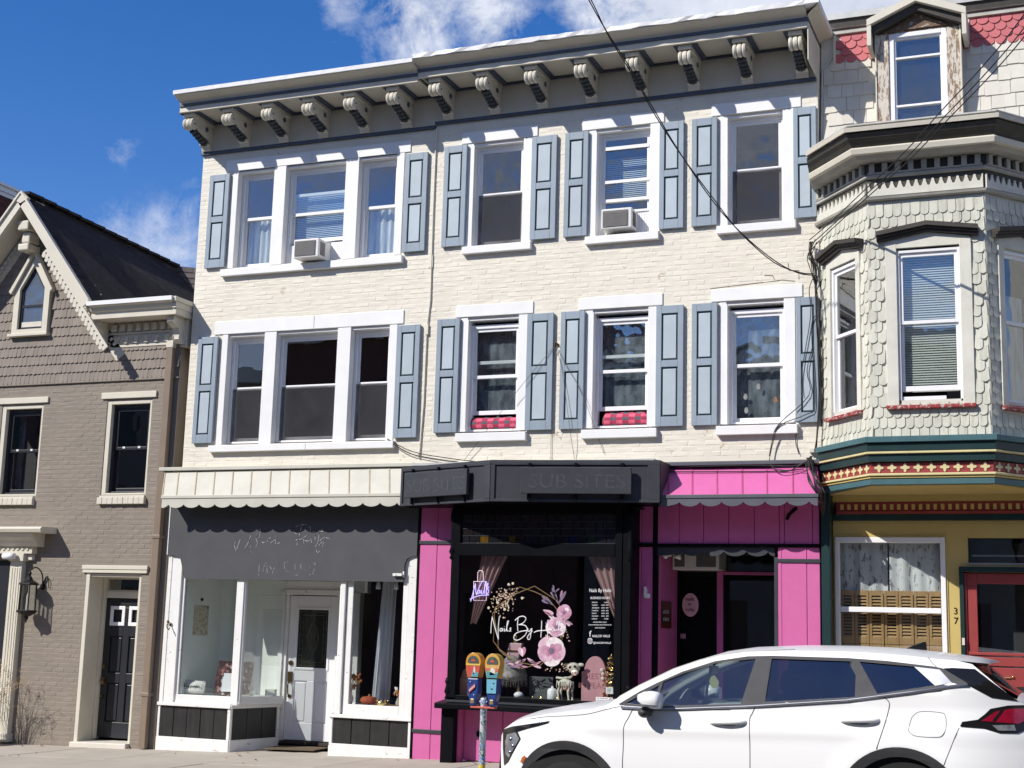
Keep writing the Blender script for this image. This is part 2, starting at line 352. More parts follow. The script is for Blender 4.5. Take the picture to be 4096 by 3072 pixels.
    def sphere(s, c, r, n=10, m=7, mat=0):
        r = (r, r, r) if isinstance(r, (int, float)) else r
        prof = [(max(math.sin(math.pi * i / m), .02), -math.cos(math.pi * i / m)) for i in range(m + 1)]
        b = len(s.v); s.lathe((0, 0, 0), prof, n, mat)
        for i in range(b, len(s.v)): v = s.v[i]; s.v[i] = (c[0] + v[0] * r[0], c[1] + v[1] * r[1], c[2] + v[2] * r[2])
        return s
    def build(s, name, mats, parent=None, smooth=False, bevel=0.0, stuff=False, local=False, autosm=None):
        me = bpy.data.meshes.new(name)
        if not isinstance(mats, (list, tuple)): mats = [mats]
        org = Vector((0, 0, 0)) if (parent is None or local) else ORG.get(parent.name, Vector((0, 0, 0)))
        me.from_pydata([(v[0] - org.x, v[1] - org.y, v[2] - org.z) for v in s.v], [], s.f)
        for m in mats: me.materials.append(m)
        me.polygons.foreach_set('material_index', s.m)
        if smooth: me.polygons.foreach_set('use_smooth', [True] * len(me.polygons))
        if s.t is not None:
            a = me.attributes.new('tone', 'FLOAT', 'FACE'); a.data.foreach_set('value', s.t)
        bm = bmesh.new(); bm.from_mesh(me); bmesh.ops.recalc_face_normals(bm, faces=bm.faces); bm.to_mesh(me); bm.free()
        me.update()
        if autosm: me.shade_flat(); me.set_sharp_from_angle(angle=rad(autosm)); me.polygons.foreach_set('use_smooth', [True] * len(me.polygons))
        o = bpy.data.objects.new(name, me); COL.objects.link(o)
        if parent is not None: o.parent = parent; ORG[o.name] = org
        else: ORG[o.name] = Vector((0, 0, 0))
        if bevel:
            md = o.modifiers.new('bevel', 'BEVEL'); md.width = bevel; md.segments = 2; md.limit_method = 'ANGLE'; md.angle_limit = rad(40)
        if stuff: o['kind'] = 'stuff'
        return o
def text_obj(name, body, x, y, z, h, mat, parent=None, ax=(1, 0, 0), up=(0, 0, 1), align='LEFT', width=None, depth=0.0015, shear=0.0):
    """a line of flat lettering as a thin mesh; the baseline starts at (x, y, z)"""
    cu = bpy.data.curves.new(name, 'FONT'); cu.body = body; cu.size = h * 1.4; cu.extrude = depth; cu.align_x = align; cu.shear = shear; cu.resolution_u = 3
    t = bpy.data.objects.new(name + '_src', cu); COL.objects.link(t)
    dg = bpy.context.evaluated_depsgraph_get(); me = bpy.data.meshes.new_from_object(t.evaluated_get(dg)); bpy.data.objects.remove(t); bpy.data.curves.remove(cu)
    xs = [v.co.x for v in me.vertices] or [0]
    k = 1.0 if not width else width / max(max(xs) - min(xs), 1e-6)
    a, u = Vector(ax).normalized(), Vector(up).normalized(); nn = a.cross(u)
    org = ORG.get(parent.name, Vector((0, 0, 0))) if parent else Vector((0, 0, 0))
    for v in me.vertices:
        v.co = Vector((x, y, z)) - org + a * v.co.x * k + u * v.co.y + nn * v.co.z
    me.materials.clear(); me.materials.append(mat)
    o = bpy.data.objects.new(name, me); COL.objects.link(o)
    if parent: o.parent = parent
    return o
def strokes(name, lines, f, r, mat, parent=None, n=5):
    """handwriting: every line a thin round stroke; f turns (u, v) into a point"""
    mb = MB()
    for ln in lines:
        P = ln
        if len(P) > 2:      # smooth the stroke
            Q = []
            for i in range(len(P) - 1):
                p0, p1, p2, p3 = P[max(i - 1, 0)], P[i], P[i + 1], P[min(i + 2, len(P) - 1)]
                for k in range(4):
                    t = k / 4; t2, t3 = t * t, t ** 3
                    Q.append(tuple(.5 * (2 * p1[c] + (p2[c] - p0[c]) * t + (2 * p0[c] - 5 * p1[c] + 4 * p2[c] - p3[c]) * t2 + (3 * p1[c] - p0[c] - 3 * p2[c] + p3[c]) * t3) for c in (0, 1)))
            Q.append(P[-1]); P = Q
        mb.tube([f(u, v) for u, v in P], r, n)
    return mb.build(name, mat, parent)
def smooth_path(P, k=4):
    Q = []
    P = [Vector(p) for p in P]
    for i in range(len(P) - 1):
        p0, p1, p2, p3 = P[max(i - 1, 0)], P[i], P[i + 1], P[min(i + 2, len(P) - 1)]
        for j in range(k):
            t = j / k
            Q.append(.5 * (2 * p1 + (p2 - p0) * t + (2 * p0 - 5 * p1 + 4 * p2 - p3) * t * t + (3 * p1 - p0 - 3 * p2 + p3) * t ** 3))
    return Q + [P[-1]]

def wall_sheet(mb, x0, x1, z0, z1, holes, y, mat=0, depth=0.14, top=None):
    """a front plane with rectangular holes and their reveals (going back by depth)"""
    xs = sorted({x0, x1, *[h[0] for h in holes], *[h[1] for h in holes]}); zs = sorted({z0, z1, *[h[2] for h in holes], *[h[3] for h in holes]})
    xs = [x for x in xs if x0 <= x <= x1]; zs = [z for z in zs if z0 <= z <= z1]
    for i in range(len(xs) - 1):
        for j in range(len(zs) - 1):
            cx, cz = (xs[i] + xs[i + 1]) / 2, (zs[j] + zs[j + 1]) / 2
            if any(h[0] < cx < h[1] and h[2] < cz < h[3] for h in holes): continue
            mb.quad((xs[i], y, zs[j]), (xs[i + 1], y, zs[j]), (xs[i + 1], y, zs[j + 1]), (xs[i], y, zs[j + 1]), mat)
    for a, b, c, d in holes:
        e = y + depth
        mb.quad((a, y, c), (a, e, c), (a, e, d), (a, y, d), mat); mb.quad((b, y, c), (b, y, d), (b, e, d), (b, e, c), mat)
        mb.quad((a, y, d), (a, e, d), (b, e, d), (b, y, d), mat); mb.quad((a, y, c), (b, y, c), (b, e, c), (a, e, c), mat)

def brick_mesh(mb, x0, x1, z0, z1, y, out, tilt=(0, 0), bev=0.011):
    a, b = tilt
    f = lambda x, z: y - out + a * (x - (x0 + x1) / 2) + b * (z - (z0 + z1) / 2)
    o = [(x0, y + .002, z0), (x1, y + .002, z0), (x1, y + .002, z1), (x0, y + .002, z1)]
    i = [(x0 + bev, f(x0, z0), z0 + bev), (x1 - bev, f(x1, z0), z0 + bev), (x1 - bev, f(x1, z1), z1 - bev), (x0 + bev, f(x0, z1), z1 - bev)]
    mb.add(o + i, [(4, 5, 6, 7), (0, 1, 5, 4), (1, 2, 6, 5), (2, 3, 7, 6), (3, 0, 4, 7)])

def brickwork(parent, x0, x1, z0, z1, holes, y, mat, rnd, keep=lambda x, z: True, nparts=300, prox=Vector((0, -16.65, 1.65)), bl=0.205, ch=0.0675, joint=0.004, out=0.0013, irregular=0.0009):
    """brick faces as real proud pieces: the nearest whole ones as separate parts, the rest joined"""
    whole, cut = [], []
    row = 0; z = z0
    while z + ch * .6 < z1:
        zt = min(z + ch, z1); x = x0 - (0 if row % 2 == 0 else bl / 2)
        while x < x1:
            a, b = max(x, x0), min(x + bl, x1); x += bl
            if b - a < .03: continue
            segs = [(a, b)]
            for h in holes:
                if h[3] <= z + .012 or h[2] >= zt - .012: continue
                ns = []
                for p, q in segs:
                    if q <= h[0] or p >= h[1]: ns.append((p, q))
                    else:
                        if p < h[0] - .02: ns.append((p, h[0]))
                        if q > h[1] + .02: ns.append((h[1], q))
                segs = ns
            for p, q in segs:
                if not keep((p + q) / 2, (z + zt) / 2): continue
                (whole if (q - p) > bl - .002 and zt - z > ch - .001 else cut).append((p, q, z, zt))
        row += 1; z += ch
    whole.sort(key=lambda w: ((w[0] + w[1]) / 2 - prox.x) ** 2 + ((w[2] + w[3]) / 2 - prox.z) ** 2)
    variants = []
    for k in range(6):
        mb = MB(); brick_mesh(mb, -bl / 2 + joint / 2, bl / 2 - joint / 2, -ch / 2 + joint / 2, ch / 2 - joint / 2, 0, out + rnd.uniform(-irregular, irregular), (rnd.uniform(-.02, .02), rnd.uniform(-.03, .03)), .011)
        o = mb.build('brick', mat, parent, local=True); variants.append(o)
    org = ORG[parent.name]
    for k, w in enumerate(whole[:nparts]):
        if k < 6: o = variants[k]
        else:
            o = variants[k % 6].copy(); COL.objects.link(o); o.parent = parent
        o.location = Vector(((w[0] + w[1]) / 2, y, (w[2] + w[3]) / 2)) - org
    mb = MB(); tone = []
    for w in whole[nparts:] + cut:
        if w[1] - w[0] < .025: continue
        n = len(mb.f)
        brick_mesh(mb, w[0] + joint / 2, w[1] - joint / 2, w[2] + joint / 2, w[3] - joint / 2, y, out + rnd.uniform(-irregular, irregular), (rnd.uniform(-.02, .02), rnd.uniform(-.05, .05)))
        tone += [rnd.random()] * (len(mb.f) - n)
    mb.t = tone
    mb.build('brickwork', mat, parent, stuff=True)

def ring(mb, x0, x1, z0, z1, wl, wr, wb, wt, y0, y1, mat=0):
    """a rectangular frame lying in the x-z plane"""
    mb.box(x0, x0 + wl, y0, y1, z0, z1, mat); mb.box(x1 - wr, x1, y0, y1, z0, z1, mat)
    mb.box(x0 + wl, x1 - wr, y0, y1, z0, z0 + wb, mat); mb.box(x0 + wl, x1 - wr, y0, y1, z1 - wt, z1, mat)

def double_hung(parent, x0, x1, z0, z1, zm, y, mat, raised=0.0, fw=0.042, screen=False, glass='glass', zm2=None, sashmat=None, name='window', room=True, roommat='interior', track=True):
    """frame part with two sashes and two panes below it; y is the outer face of the frame"""
    mb = MB(); ring(mb, x0, x1, z0, z1, .04, .04, .025, .05, y, y + .10)
    fr = mb.build(name, mat, parent, bevel=.004)
    sm = sashmat or mat
    a, b, c, d = x0 + .04, x1 - .04, z0 + .025, z1 - .05
    up = MB(); ring(up, a, b, zm - .022, d, fw, fw, .044, fw, y + .022, y + .05); up.build('sash', sm, fr, bevel=.004)
    g = MB(); g.box(a + fw - .004, b - fw + .004, y + .033, y + .037, zm + .018, d - fw + .004); g.build('pane', M[glass], fr)
    lo = MB(); zb = c + raised; ring(lo, a, b, zb, zm + .022 + raised * .99, fw, fw, .055, .044, y + .054, y + .082); lo.build('sash', sm, fr, bevel=.004)
    g = MB(); g.box(a + fw - .004, b - fw + .004, y + .064, y + .068, zb + .05, zm - .018 + raised * .99); g.build('pane', M[glass], fr)
    if screen:
        g = MB(); g.quad((a, y + .018, c), (b, y + .018, c), (b, y + .018, zm), (a, y + .018, zm)); g.build('insect_screen', M['screen'], fr)
    return fr

# ---------------------------------------------------------------- ground
SL = 0.026
def gz(x, y): return SL * (x + 8) - 0.012 * max(0, -y)
def sheet(name, x0, x1, y0, y1, zf, mat, nx=2, ny=2):
    mb = MB(); P = []
    for j in range(ny + 1):
        for i in range(nx + 1):
            x = x0 + (x1 - x0) * i / nx; y = y0 + (y1 - y0) * j / ny; P.append((x, y, zf(x, y)))
    mb.add(P, [(j * (nx + 1) + i, j * (nx + 1) + i + 1, (j + 1) * (nx + 1) + i + 1, (j + 1) * (nx + 1) + i) for j in range(ny) for i in range(nx)])
    return mb.build(name, mat)
g = sheet('ground', -900, 900, -900, 900, lambda x, y: SL * (max(-60, min(60, x)) + 8) - .30, M['asphalt'], 60, 60); g['kind'] = 'structure'
road = sheet('road', -60, 60, -14.6, -3.35, lambda x, y: SL * (x + 8) - .195 + .012 * (1 - abs((y + 9) / 5.6)), M['asphalt'], 8, 8); road['kind'] = 'structure'
walk = MB()
walk.add([(-60, .6, gz(-60, 0) - .02), (60, .6, gz(60, 0) - .02), (60, -3.2, gz(60, -3.2) - .02), (-60, -3.2, gz(-60, -3.2) - .02)], [(0, 1, 2, 3)])
sidewalk = walk.build('sidewalk', M['kerb']); sidewalk['kind'] = 'structure'
kb = MB()
kb.obox((-60, -3.35, gz(-60, -3.2) - .30), (120, 0, SL * 120), (0, .15, 0), (0, 0, .30))
k_ = kb.build('kerb', M['kerb'], bevel=.02); k_['kind'] = 'structure'
ow = sheet('far_sidewalk', -60, 60, -20, -14.6, lambda x, y: SL * (x + 8) - .06, M['concrete'], 2, 2); ow['kind'] = 'structure'
# concrete slabs, each a piece with joints between
def slab(x0, x1, y0, y1, dz, skew=0.0):
    mb = MB(); j = .011; b = .012
    x0 += j; x1 -= j; y0 += j; y1 -= j
    lo = [(x0, y0), (x1, y0), (x1, y1), (x0, y1)]; hi = [(x0 + b, y0 + b), (x1 - b, y0 + b), (x1 - b, y1 - b), (x0 + b, y1 - b)]
    p = [(x + skew * (y + 1), y, gz(x, y) - .02) for x, y in lo] + [(x + skew * (y + 1), y, gz(x, y) - .006 + dz) for x, y in lo] + [(x + skew * (y + 1), y, gz(x, y) + dz) for x, y in hi]
    mb.add(p, [(0, 1, 5, 4), (1, 2, 6, 5), (2, 3, 7, 6), (3, 0, 4, 7), (4, 5, 9, 8), (5, 6, 10, 9), (6, 7, 11, 10), (7, 4, 8, 11), (8, 9, 10, 11)])
    return mb.build('paving_slab', M['concrete'], sidewalk)
for i in range(16):
    xa = -20.6 + i * 1.52
    for (ya, yb) in ((-1.55, .55), (-3.2, -1.55)):
        slab(xa, xa + 1.52, ya, yb, RND.uniform(-.003, .003), .10)
lf = MB()
for k in range(26):
    x, y = RND.uniform(-14.8, -5.5), RND.choice([RND.uniform(-.4, -.02), RND.uniform(-1.6, -.05)])
    a = RND.uniform(0, 6.3); s = RND.uniform(.015, .04); z = gz(x, y) + .006
    u = Vector((math.cos(a) * s, math.sin(a) * s, .006)); v = Vector((-math.sin(a) * s * .6, math.cos(a) * s * .6, .004)); c = Vector((x, y, z))
    lf.add([c - u, c - v + Vector((0, 0, .008)), c + u, c + v + Vector((0, 0, .01))], [(0, 1, 2, 3)])
lo = lf.build('fallen_leaves', paint('dry_leaf', (.36, .19, .06), .8, .4, 40)); lo['kind'] = 'stuff'

# ---------------------------------------------------------------- cream brick building
CB = thing('brick_building', 'cream painted three storey brick building with blue shutters and bracketed cornice', 'building', (-7.25, 4, 0))
XL, XR = -11.75, -2.75
BAY = [(-11.11, -10.51), (-10.31, -9.34), (-9.13, -8.54)]        # lights of the triple windows
UN = [(-7.47, -6.52), (-5.72, -4.76), (-3.98, -3.05)]           # single windows
holes = []
ZT3, ZT2 = (6.67, 8.13), (4.10, 5.69)
SGL = {3: (6.70, 8.15), 2: (4.19, 5.72)}
for zz in (ZT3, ZT2): holes.append((-11.20, -8.43, zz[0], zz[1]))
for fl in (3, 2):
    for a, b in UN: holes.append((a, b, SGL[fl][0] - (.0 if fl == 3 else .02), SGL[fl][1]))
wb = MB()
wall_sheet(wb, XL, XR, 3.74, 9.0, holes, 0.0, 0, .16)
wb.quad((XR, 0, 3.2), (XR, 9, 3.2), (XR, 9, 9.0), (XR, 0, 9.0)); wb.quad((XL, 0, -.4), (XL, 0, 9.0), (XL, 9, 9.0), (XL, 9, -.4))
wb.quad((XR, 0, 3.2), (XR, 0, -.4), (XR, 9, -.4), (XR, 9, 3.2)); wb.quad((XL, 9, -.4), (XR, 9, -.4), (XR, 9, 9), (XL, 9, 9))
wb.build('wall', M['cream'], CB)
rb = MB(); rb.box(XL + .01, XR - .01, .02, 8.99, 9.005, 9.03); rb.build('roof', M['roofgrey'], CB)
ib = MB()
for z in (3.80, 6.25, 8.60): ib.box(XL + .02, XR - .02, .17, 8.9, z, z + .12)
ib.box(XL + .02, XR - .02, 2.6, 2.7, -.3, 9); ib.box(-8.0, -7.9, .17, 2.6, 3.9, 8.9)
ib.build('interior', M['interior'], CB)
rbk = random.Random(5)
skip = [(-11.40, -8.31, 5.68, 5.90), (-11.35, -8.31, 8.11, 8.31), (-11.30, -8.36, 6.53, 6.67), (-11.31, -8.37, 3.98, 4.10)]
for (a, b) in UN:
    c = (a + b) / 2
    skip += [(c - .57, c + .56, 5.715, 5.90), (c - .57, c + .56, 8.14, 8.32), (c - .51, c + .50, 6.57, 6.70), (c - .51, c + .50, 4.04, 4.18)]
brickwork(CB, XL + .002, XR - .002, 3.80, 8.44, holes + skip, 0.0, M['cream'], rbk)
# corner bricks of the visible left end stay part of the wall plane
jb = MB()
jb.tube([(-7.95, -.018, 8.42), (-7.955, -.02, 7.2), (-7.945, -.018, 6.0), (-7.98, -.02, 5.6), (-7.985, -.018, 4.6), (-8.02, -.02, 3.85)], .011, 6)
jb.box(-7.99, -7.93, -.02, 0.002, 6.45, 6.62); jb.box(-8.0, -7.955, -.035, 0.002, 5.52, 5.66)
jb.build('party_wall_cable', M['cream'], CB)
# raised caulk patches and cracks of lifted paint above the lintels
cp = MB()
for pts in ([(-3.05, -.004, 5.93), (-3.2, -.004, 5.955), (-3.35, -.004, 5.945), (-3.55, -.004, 5.935), (-4.1, -.004, 5.905)], [(-3.0, -.004, 5.95), (-3.0, -.004, 6.06), (-3.12, -.004, 6.07), (-3.13, -.004, 6.16)], [(-3.3, -.004, 5.97), (-3.32, -.004, 6.02), (-3.42, -.004, 6.03)]):
    cp.tube(pts, .004, 4)
cp.build('paint_crack', paint('crack_shadow', (.22, .18, .13), .8), CB)

def lintel(x0, x1, z0, z1, joint=None):
    mb = MB()
    if joint:
        mb.box(x0, joint - .002, -.018, .05, z0, z1); mb.box(joint + .002, x1, -.016, .05, z0, z1)
    else: mb.box(x0, x1, -.018, .05, z0, z1)
    mb.build('lintel', M['white'], CB, bevel=.005)
def sill(x0, x1, z0, z1, joint=None, y0=-.075):
    mb = MB()
    for a, b in ([(x0, joint - .002), (joint + .002, x1)] if joint else [(x0, x1)]):
        mb.profile_x([(.10, z1 + .012), (y0, z1 - .004), (y0, z0), (.10, z0)], a, b)
    mb.build('sill', M['white'], CB, bevel=.006)
lintel(-11.345, -8.335, 5.695, 5.885, -9.72); lintel(-11.33, -8.335, 8.13, 8.30, -9.9)
sill(-11.285, -8.375, 6.54, 6.645, -9.9); sill(-11.29, -8.385, 3.993, 4.09, -9.72)
LX = [(-7.56, -6.455), (-5.826, -4.71), (-4.087, -2.956)]; SX = [(-7.485, -6.495), (-5.745, -4.758), (-4.008, -3.02)]
for k in range(3):
    lintel(LX[k][0], LX[k][1], 5.73, 5.89); lintel(LX[k][0], LX[k][1], 8.155, 8.315)
    sill(SX[k][0], SX[k][1], 6.585, 6.69); sill(SX[k][0], SX[k][1], 4.05, 4.165)

# casings
def casing(xs, z0, z1, y0=-.012, y1=.22):
    """xs: solid strips (posts) across the opening; head strip along the top"""
    mb = MB()
    for a, b, f in xs: mb.box(a, b, y0 + f, y1, z0, z1)
    mb.box(xs[0][0] + .001, xs[-1][1] - .001, y0 + .03, y1 - .002, z1 - .035, z1 - .001)
    mb.build('casing', M['white'], CB, bevel=.004)
for z0, z1 in (ZT3, ZT2):
    casing([(-11.205, -11.115, 0), (-10.51, -10.315, 0), (-9.34, -9.135, 0), (-8.54, -8.425, 0)], z0, z1 - .002)
def inroom(x0, x1, z0, z1, kind, y=.27):
    """what hangs or stands behind a pane"""
    mb = MB()
    if kind == 'blind':
        n = int((z1 - z0) / .026); nm, mat = 'venetian_blind', M['blind']
        for i in range(n):
            z = z0 + i * .026; mb.quad((x0, y - .008, z), (x1, y - .008, z), (x1, y + .010, z + .022), (x0, y + .010, z + .022))
    else:
        nm = {'lace': 'lace_curtain', 'film': 'plastic_film', 'cloth': 'curtain'}[kind]; mat = M['lace' if kind == 'lace' else 'film' if kind == 'film' else 'interior']
        n = 28
        for i in range(n):
            xa, xb = x0 + (x1 - x0) * i / n, x0 + (x1 - x0) * (i + 1) / n
            amp = .25 if kind == 'film' else 1.0
            f = lambda x: y + amp * (.016 * math.sin(x * 57) + .01 * math.sin(x * 23 + 1))
            mb.quad((xa, f(xa), z0), (xb, f(xb), z0), (xb, f(xb), z1), (xa, f(xa), z1))
    return mb.build(nm, mat)
T3 = [double_hung(CB, a, b, ZT3[0] + .005, ZT3[1] - .03, 7.42, .11, M['vinyl'], raised=(.30 if i == 1 else 0)) for i, (a, b) in enumerate(BAY)]
T2 = [double_hung(CB, a, b, ZT2[0] + .03, ZT2[1] - .035, 4.915, .11, M['vinyl'], screen=True) for i, (a, b) in enumerate(BAY)]
for i in (0, 2):
    tag(inroom(BAY[i][0] + .05, BAY[i][1] - .05, 6.70, 7.46, 'lace'), 'grey lace curtain in the lower %s light of the top floor triple window' % ('left' if i == 0 else 'right'), 'curtain', 'lace cafe curtains')
tag(inroom(BAY[1][0] + .02, BAY[1][1] - .02, 7.0, 7.74, 'blind'), 'pale blue venetian blind half lowered above the window air conditioner', 'blind')
SG = {}
for fl in (3, 2):
    z0, z1 = SGL[fl]
    for k, (a, b) in enumerate(UN):
        mb = MB(); e = .0 if fl == 3 else .004
        mb.box(a - .002, a + .085, -.004, .20, z0, z1 - .001); mb.box(b - .135, b + .002, -.012, .20, z0, z1 - .001); mb.box(a + .085, b - .135, .02, .198, z1 - .04, z1 - .002)
        mb.box(a + .085, a + .10, -.012, .198, z0, z1 - .03)
        mb.build('casing', M['white'], CB, bevel=.004)
        zm = {3: 7.435, 2: 4.93}[fl]; rz = 0.0; zt = z1 - .03
        if fl == 3 and k == 1: zm = 7.20
        if fl == 2 and k < 2: rz = .20
        SG[fl, k] = double_hung(CB, a + .095, b - .13, z0 + .012, zt - (.06 if fl == 2 else 0), zm if rz == 0 else zm, .09, M['vinyl'], raised=rz, screen=(fl == 3 and k != 1), glass='glasswavy')
        if rz == 0 and fl == 2: pass
for k in range(3):
    a, b = UN[k]
    o = inroom(a + .12, b - .15, 4.45 if k < 2 else 4.25, 5.62, 'film', .25)
    tag(o, ['crinkled plastic film taped inside the second floor window left of the wire hook', 'crinkled plastic film inside the second floor window right of the wire hook', 'crinkled plastic film in the second floor window beside the corner cables'][k], 'plastic sheet', 'winter film in the windows')
fr = SG[3, 1]
xb = MB(); a, b = UN[1]
xb.box(a + .15, b - .18, .097, .113, 7.885, 7.93); xb.box(a + .15, b - .18, .097, .113, 7.43, 7.47); xb.box(a + .15, b - .18, .097, .113, 7.02, 7.05); xb.build('storm_rail', M['vinyl'], fr)
tag(inroom(a + .13, b - .16, 7.30, 7.86, 'blind', .32), 'grey blind behind the storm window over the second air conditioner', 'blind')
# panes' side fillers beside the air conditioners
def ac_unit(x0, x1, z0, z1, y0, y1, label, px0, px1):
    t = thing('air_conditioner', label, 'air conditioner', ((x0 + x1) / 2, y0, z0), 'window air conditioners')
    mb = MB(); mb.box(x0, x1, y0 + .012, y1, z0, z1); mb.build('case', M['ac'], t, bevel=.012)
    g = MB(); g.box(x0 + .025, x1 - .05, y0 + .004, y0 + .02, z0 + .03, z1 - .03); g.build('grille', M['acgrille'], t)
    f = MB()
    n = int((z1 - z0 - .06) / .014)
    for i in range(n): f.box(x0 + .025, x1 - .05, y0 - .001, y0 + .006, z0 + .032 + i * .014, z0 + .037 + i * .014)
    f.build('fin', paint('ac_fin', (.30, .29, .28), .5), t)
    v = MB()
    for i in range(7): v.box(x1 - .002, x1 + .003, y0 + .06 + i * .02, y0 + .07 + i * .02, z0 + .04, z1 - .04)
    v.build('side_vent', M['acgrille'], t)
    for (u, w) in ((px0, x0), (x1, px1)):
        if w - u < .02: continue
        p = MB(); k = max(3, int((w - u) / .03)); sl = (w - u) / k; P = []
        for i in range(k):
            P += [(u + i * sl, .125), (u + i * sl + .002, .112), (u + (i + 1) * sl - .002, .112)]
        P += [(w, .125)]
        n = len(P); p.add([(x, y, z0 - .03) for x, y in P] + [(x, y, z1 + .02) for x, y in P], [(i, i + 1, n + i + 1, n + i) for i in range(n - 1)])
        p.build('side_panel', M['vinyl'], t)
    return t
ac_unit(-9.99, -9.59, 6.67, 6.94, -.24, .25, 'white window air conditioner in the middle light of the triple window', -10.27, -9.38)
ac_unit(-5.51, -5.10, 6.75, 7.02, -.13, .25, 'white window air conditioner in the top floor window crossed by no wire', -5.62, -4.90)

# shutters
def shutter(x0, x1, z0, z1):
    mb = MB(); w = x1 - x0; y0, y1 = -.052, -.012; st = w * .20
    zmid = z0 + (z1 - z0) * .515; rt, rm, rbm = .10, .085, .12
    mb.box(x0, x0 + st, y0, y1, z0, z1); mb.box(x1 - st, x1, y0, y1, z0, z1)
    mb.box(x0 + st, x1 - st, y0, y1, z0, z0 + rbm); mb.box(x0 + st, x1 - st, y0, y1, z1 - rt, z1); mb.box(x0 + st, x1 - st, y0, y1, zmid - rm / 2, zmid + rm / 2)
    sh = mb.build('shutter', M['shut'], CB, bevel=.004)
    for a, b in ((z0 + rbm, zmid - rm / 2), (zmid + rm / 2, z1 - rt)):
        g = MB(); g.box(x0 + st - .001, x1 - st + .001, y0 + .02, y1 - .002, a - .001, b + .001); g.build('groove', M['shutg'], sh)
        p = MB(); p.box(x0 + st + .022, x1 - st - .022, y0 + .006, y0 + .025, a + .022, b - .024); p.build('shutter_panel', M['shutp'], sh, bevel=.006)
    h = MB()
    for z in (z0 + .18, z1 - .18): h.box(x0 + .01, x1 - .01, y1 - .001, .002, z - .02, z + .02)
    h.build('bracket_strap', M['shut'], sh)
for x0, x1 in ((-11.578, -11.240), (-8.392, -8.052)): shutter(x0, x1, 6.685, 8.09)
for x0, x1 in ((-11.588, -11.257), (-8.405, -8.064)): shutter(x0, x1, 4.127, 5.662)
for x0, x1 in ((-7.80, -7.465), (-6.52, -6.166), (-6.05, -5.728), (-4.76, -4.442), (-4.336, -4.009), (-3.048, -2.768)):
    shutter(x0, x1, 6.712, 8.132)
for x0, x1 in ((-7.813, -7.483), (-6.52, -6.156), (-6.054, -5.732), (-4.78, -4.429), (-4.322, -4.001), (-3.029, -2.76)):
    shutter(x0, x1, 4.18, 5.712)

# cornice in two lengths with a step at the party wall
def cornice_run(x0, x1, dz, retn=0.0):
    mb = MB()   # 0 cream, 1 slate, 2 white cap
    z = lambda q: q + dz
    # frieze board, strip below, strip under the soffit
    mb.box(x0, x1, -.030, .02, z(8.462), z(8.90), 0); mb.box(x0, x1, -.048, .02, z(8.42), z(8.461), 1); mb.box(x0, x1, -.060, .02, z(8.868), z(8.898), 1)
    mb.box(x0, x1, -.615, .02, z(8.90), z(8.925), 0)             # soffit
    mb.box(x0, x1, -.635, -.595, z(8.868), z(8.945), 0)          # fascia, lipped below the soffit
    mb.box(x0, x1, -.655, -.02, z(8.946), z(8.985), 1)           # slate bead
    prof = [(-.645, z(8.986))]
    for i in range(9):
        t = i / 8; prof.append((-.645 - .155 * (t - .16 * math.sin(2 * math.pi * t)), z(8.986) + .088 * t + .012 * math.sin(math.pi * t)))
    prof += [(-.02, z(9.074)), (-.02, z(8.986))]
    mb.profile_x(prof, x0, x1, 0)
    mb2 = MB(); n = max(2, int((x1 - x0) / .12)); rr = random.Random(int(x0 * 100))
    rough = .0012 if retn == 0 else .009
    P = []
    for i in range(n + 1):
        x = x0 + (x1 - x0) * i / n
        for (y, q) in ((-.825, 9.075), (-.83, 9.130), (-.70, 9.150), (.1, 9.14)): P.append((x, y + rr.uniform(-rough, rough), z(q) + rr.uniform(-rough, rough)))
    F = [(i * 4 + k, (i + 1) * 4 + k, (i + 1) * 4 + k + 1, i * 4 + k + 1) for i in range(n) for k in range(3)] + [(0, 1, 2, 3), tuple(n * 4 + k for k in (3, 2, 1, 0))] + [(i * 4, i * 4 + 3, (i + 1) * 4 + 3, (i + 1) * 4) for i in range(n)]
    mb2.add(P, F)
    if retn:
        # mitred return along the right side wall
        xe = x1
        mb.box(xe, xe + .001 + .02, -.655, 1.2, z(8.946), z(8.985), 1)
        pts = [(0.01, 8.986)] + [(.01 + .155 * (t - .16 * math.sin(2 * math.pi * t)), 8.986 + .088 * t + .012 * math.sin(math.pi * t)) for t in [i / 8 for i in range(9)]] + [(0.0, 9.074)]
        n_ = len(pts); b = len(mb.v)
        mb.v += [(xe + u, -.645 - u, z(q)) for u, q in pts] + [(xe + u, 1.2, z(q)) for u, q in pts]
        for i in range(n_ - 1): mb.f.append((b + i, b + i + 1, b + n_ + i + 1, b + n_ + i)); mb.m.append(0)
        mb.box(xe, xe + .012, -.615, 1.2, z(8.46), z(8.945), 0); mb2.box(xe - .002, xe + .175, -.83, 1.2, z(9.076), z(9.135))
    c = mb.build('cornice', [M['cornice'], M['slate'], M['white']], CB, autosm=35)
    mb2.build('cornice_cap', M['capwhite'], c)
cornice_run(-11.765, -7.966, 0.0); cornice_run(-7.964, -2.765, 0.048, .15)
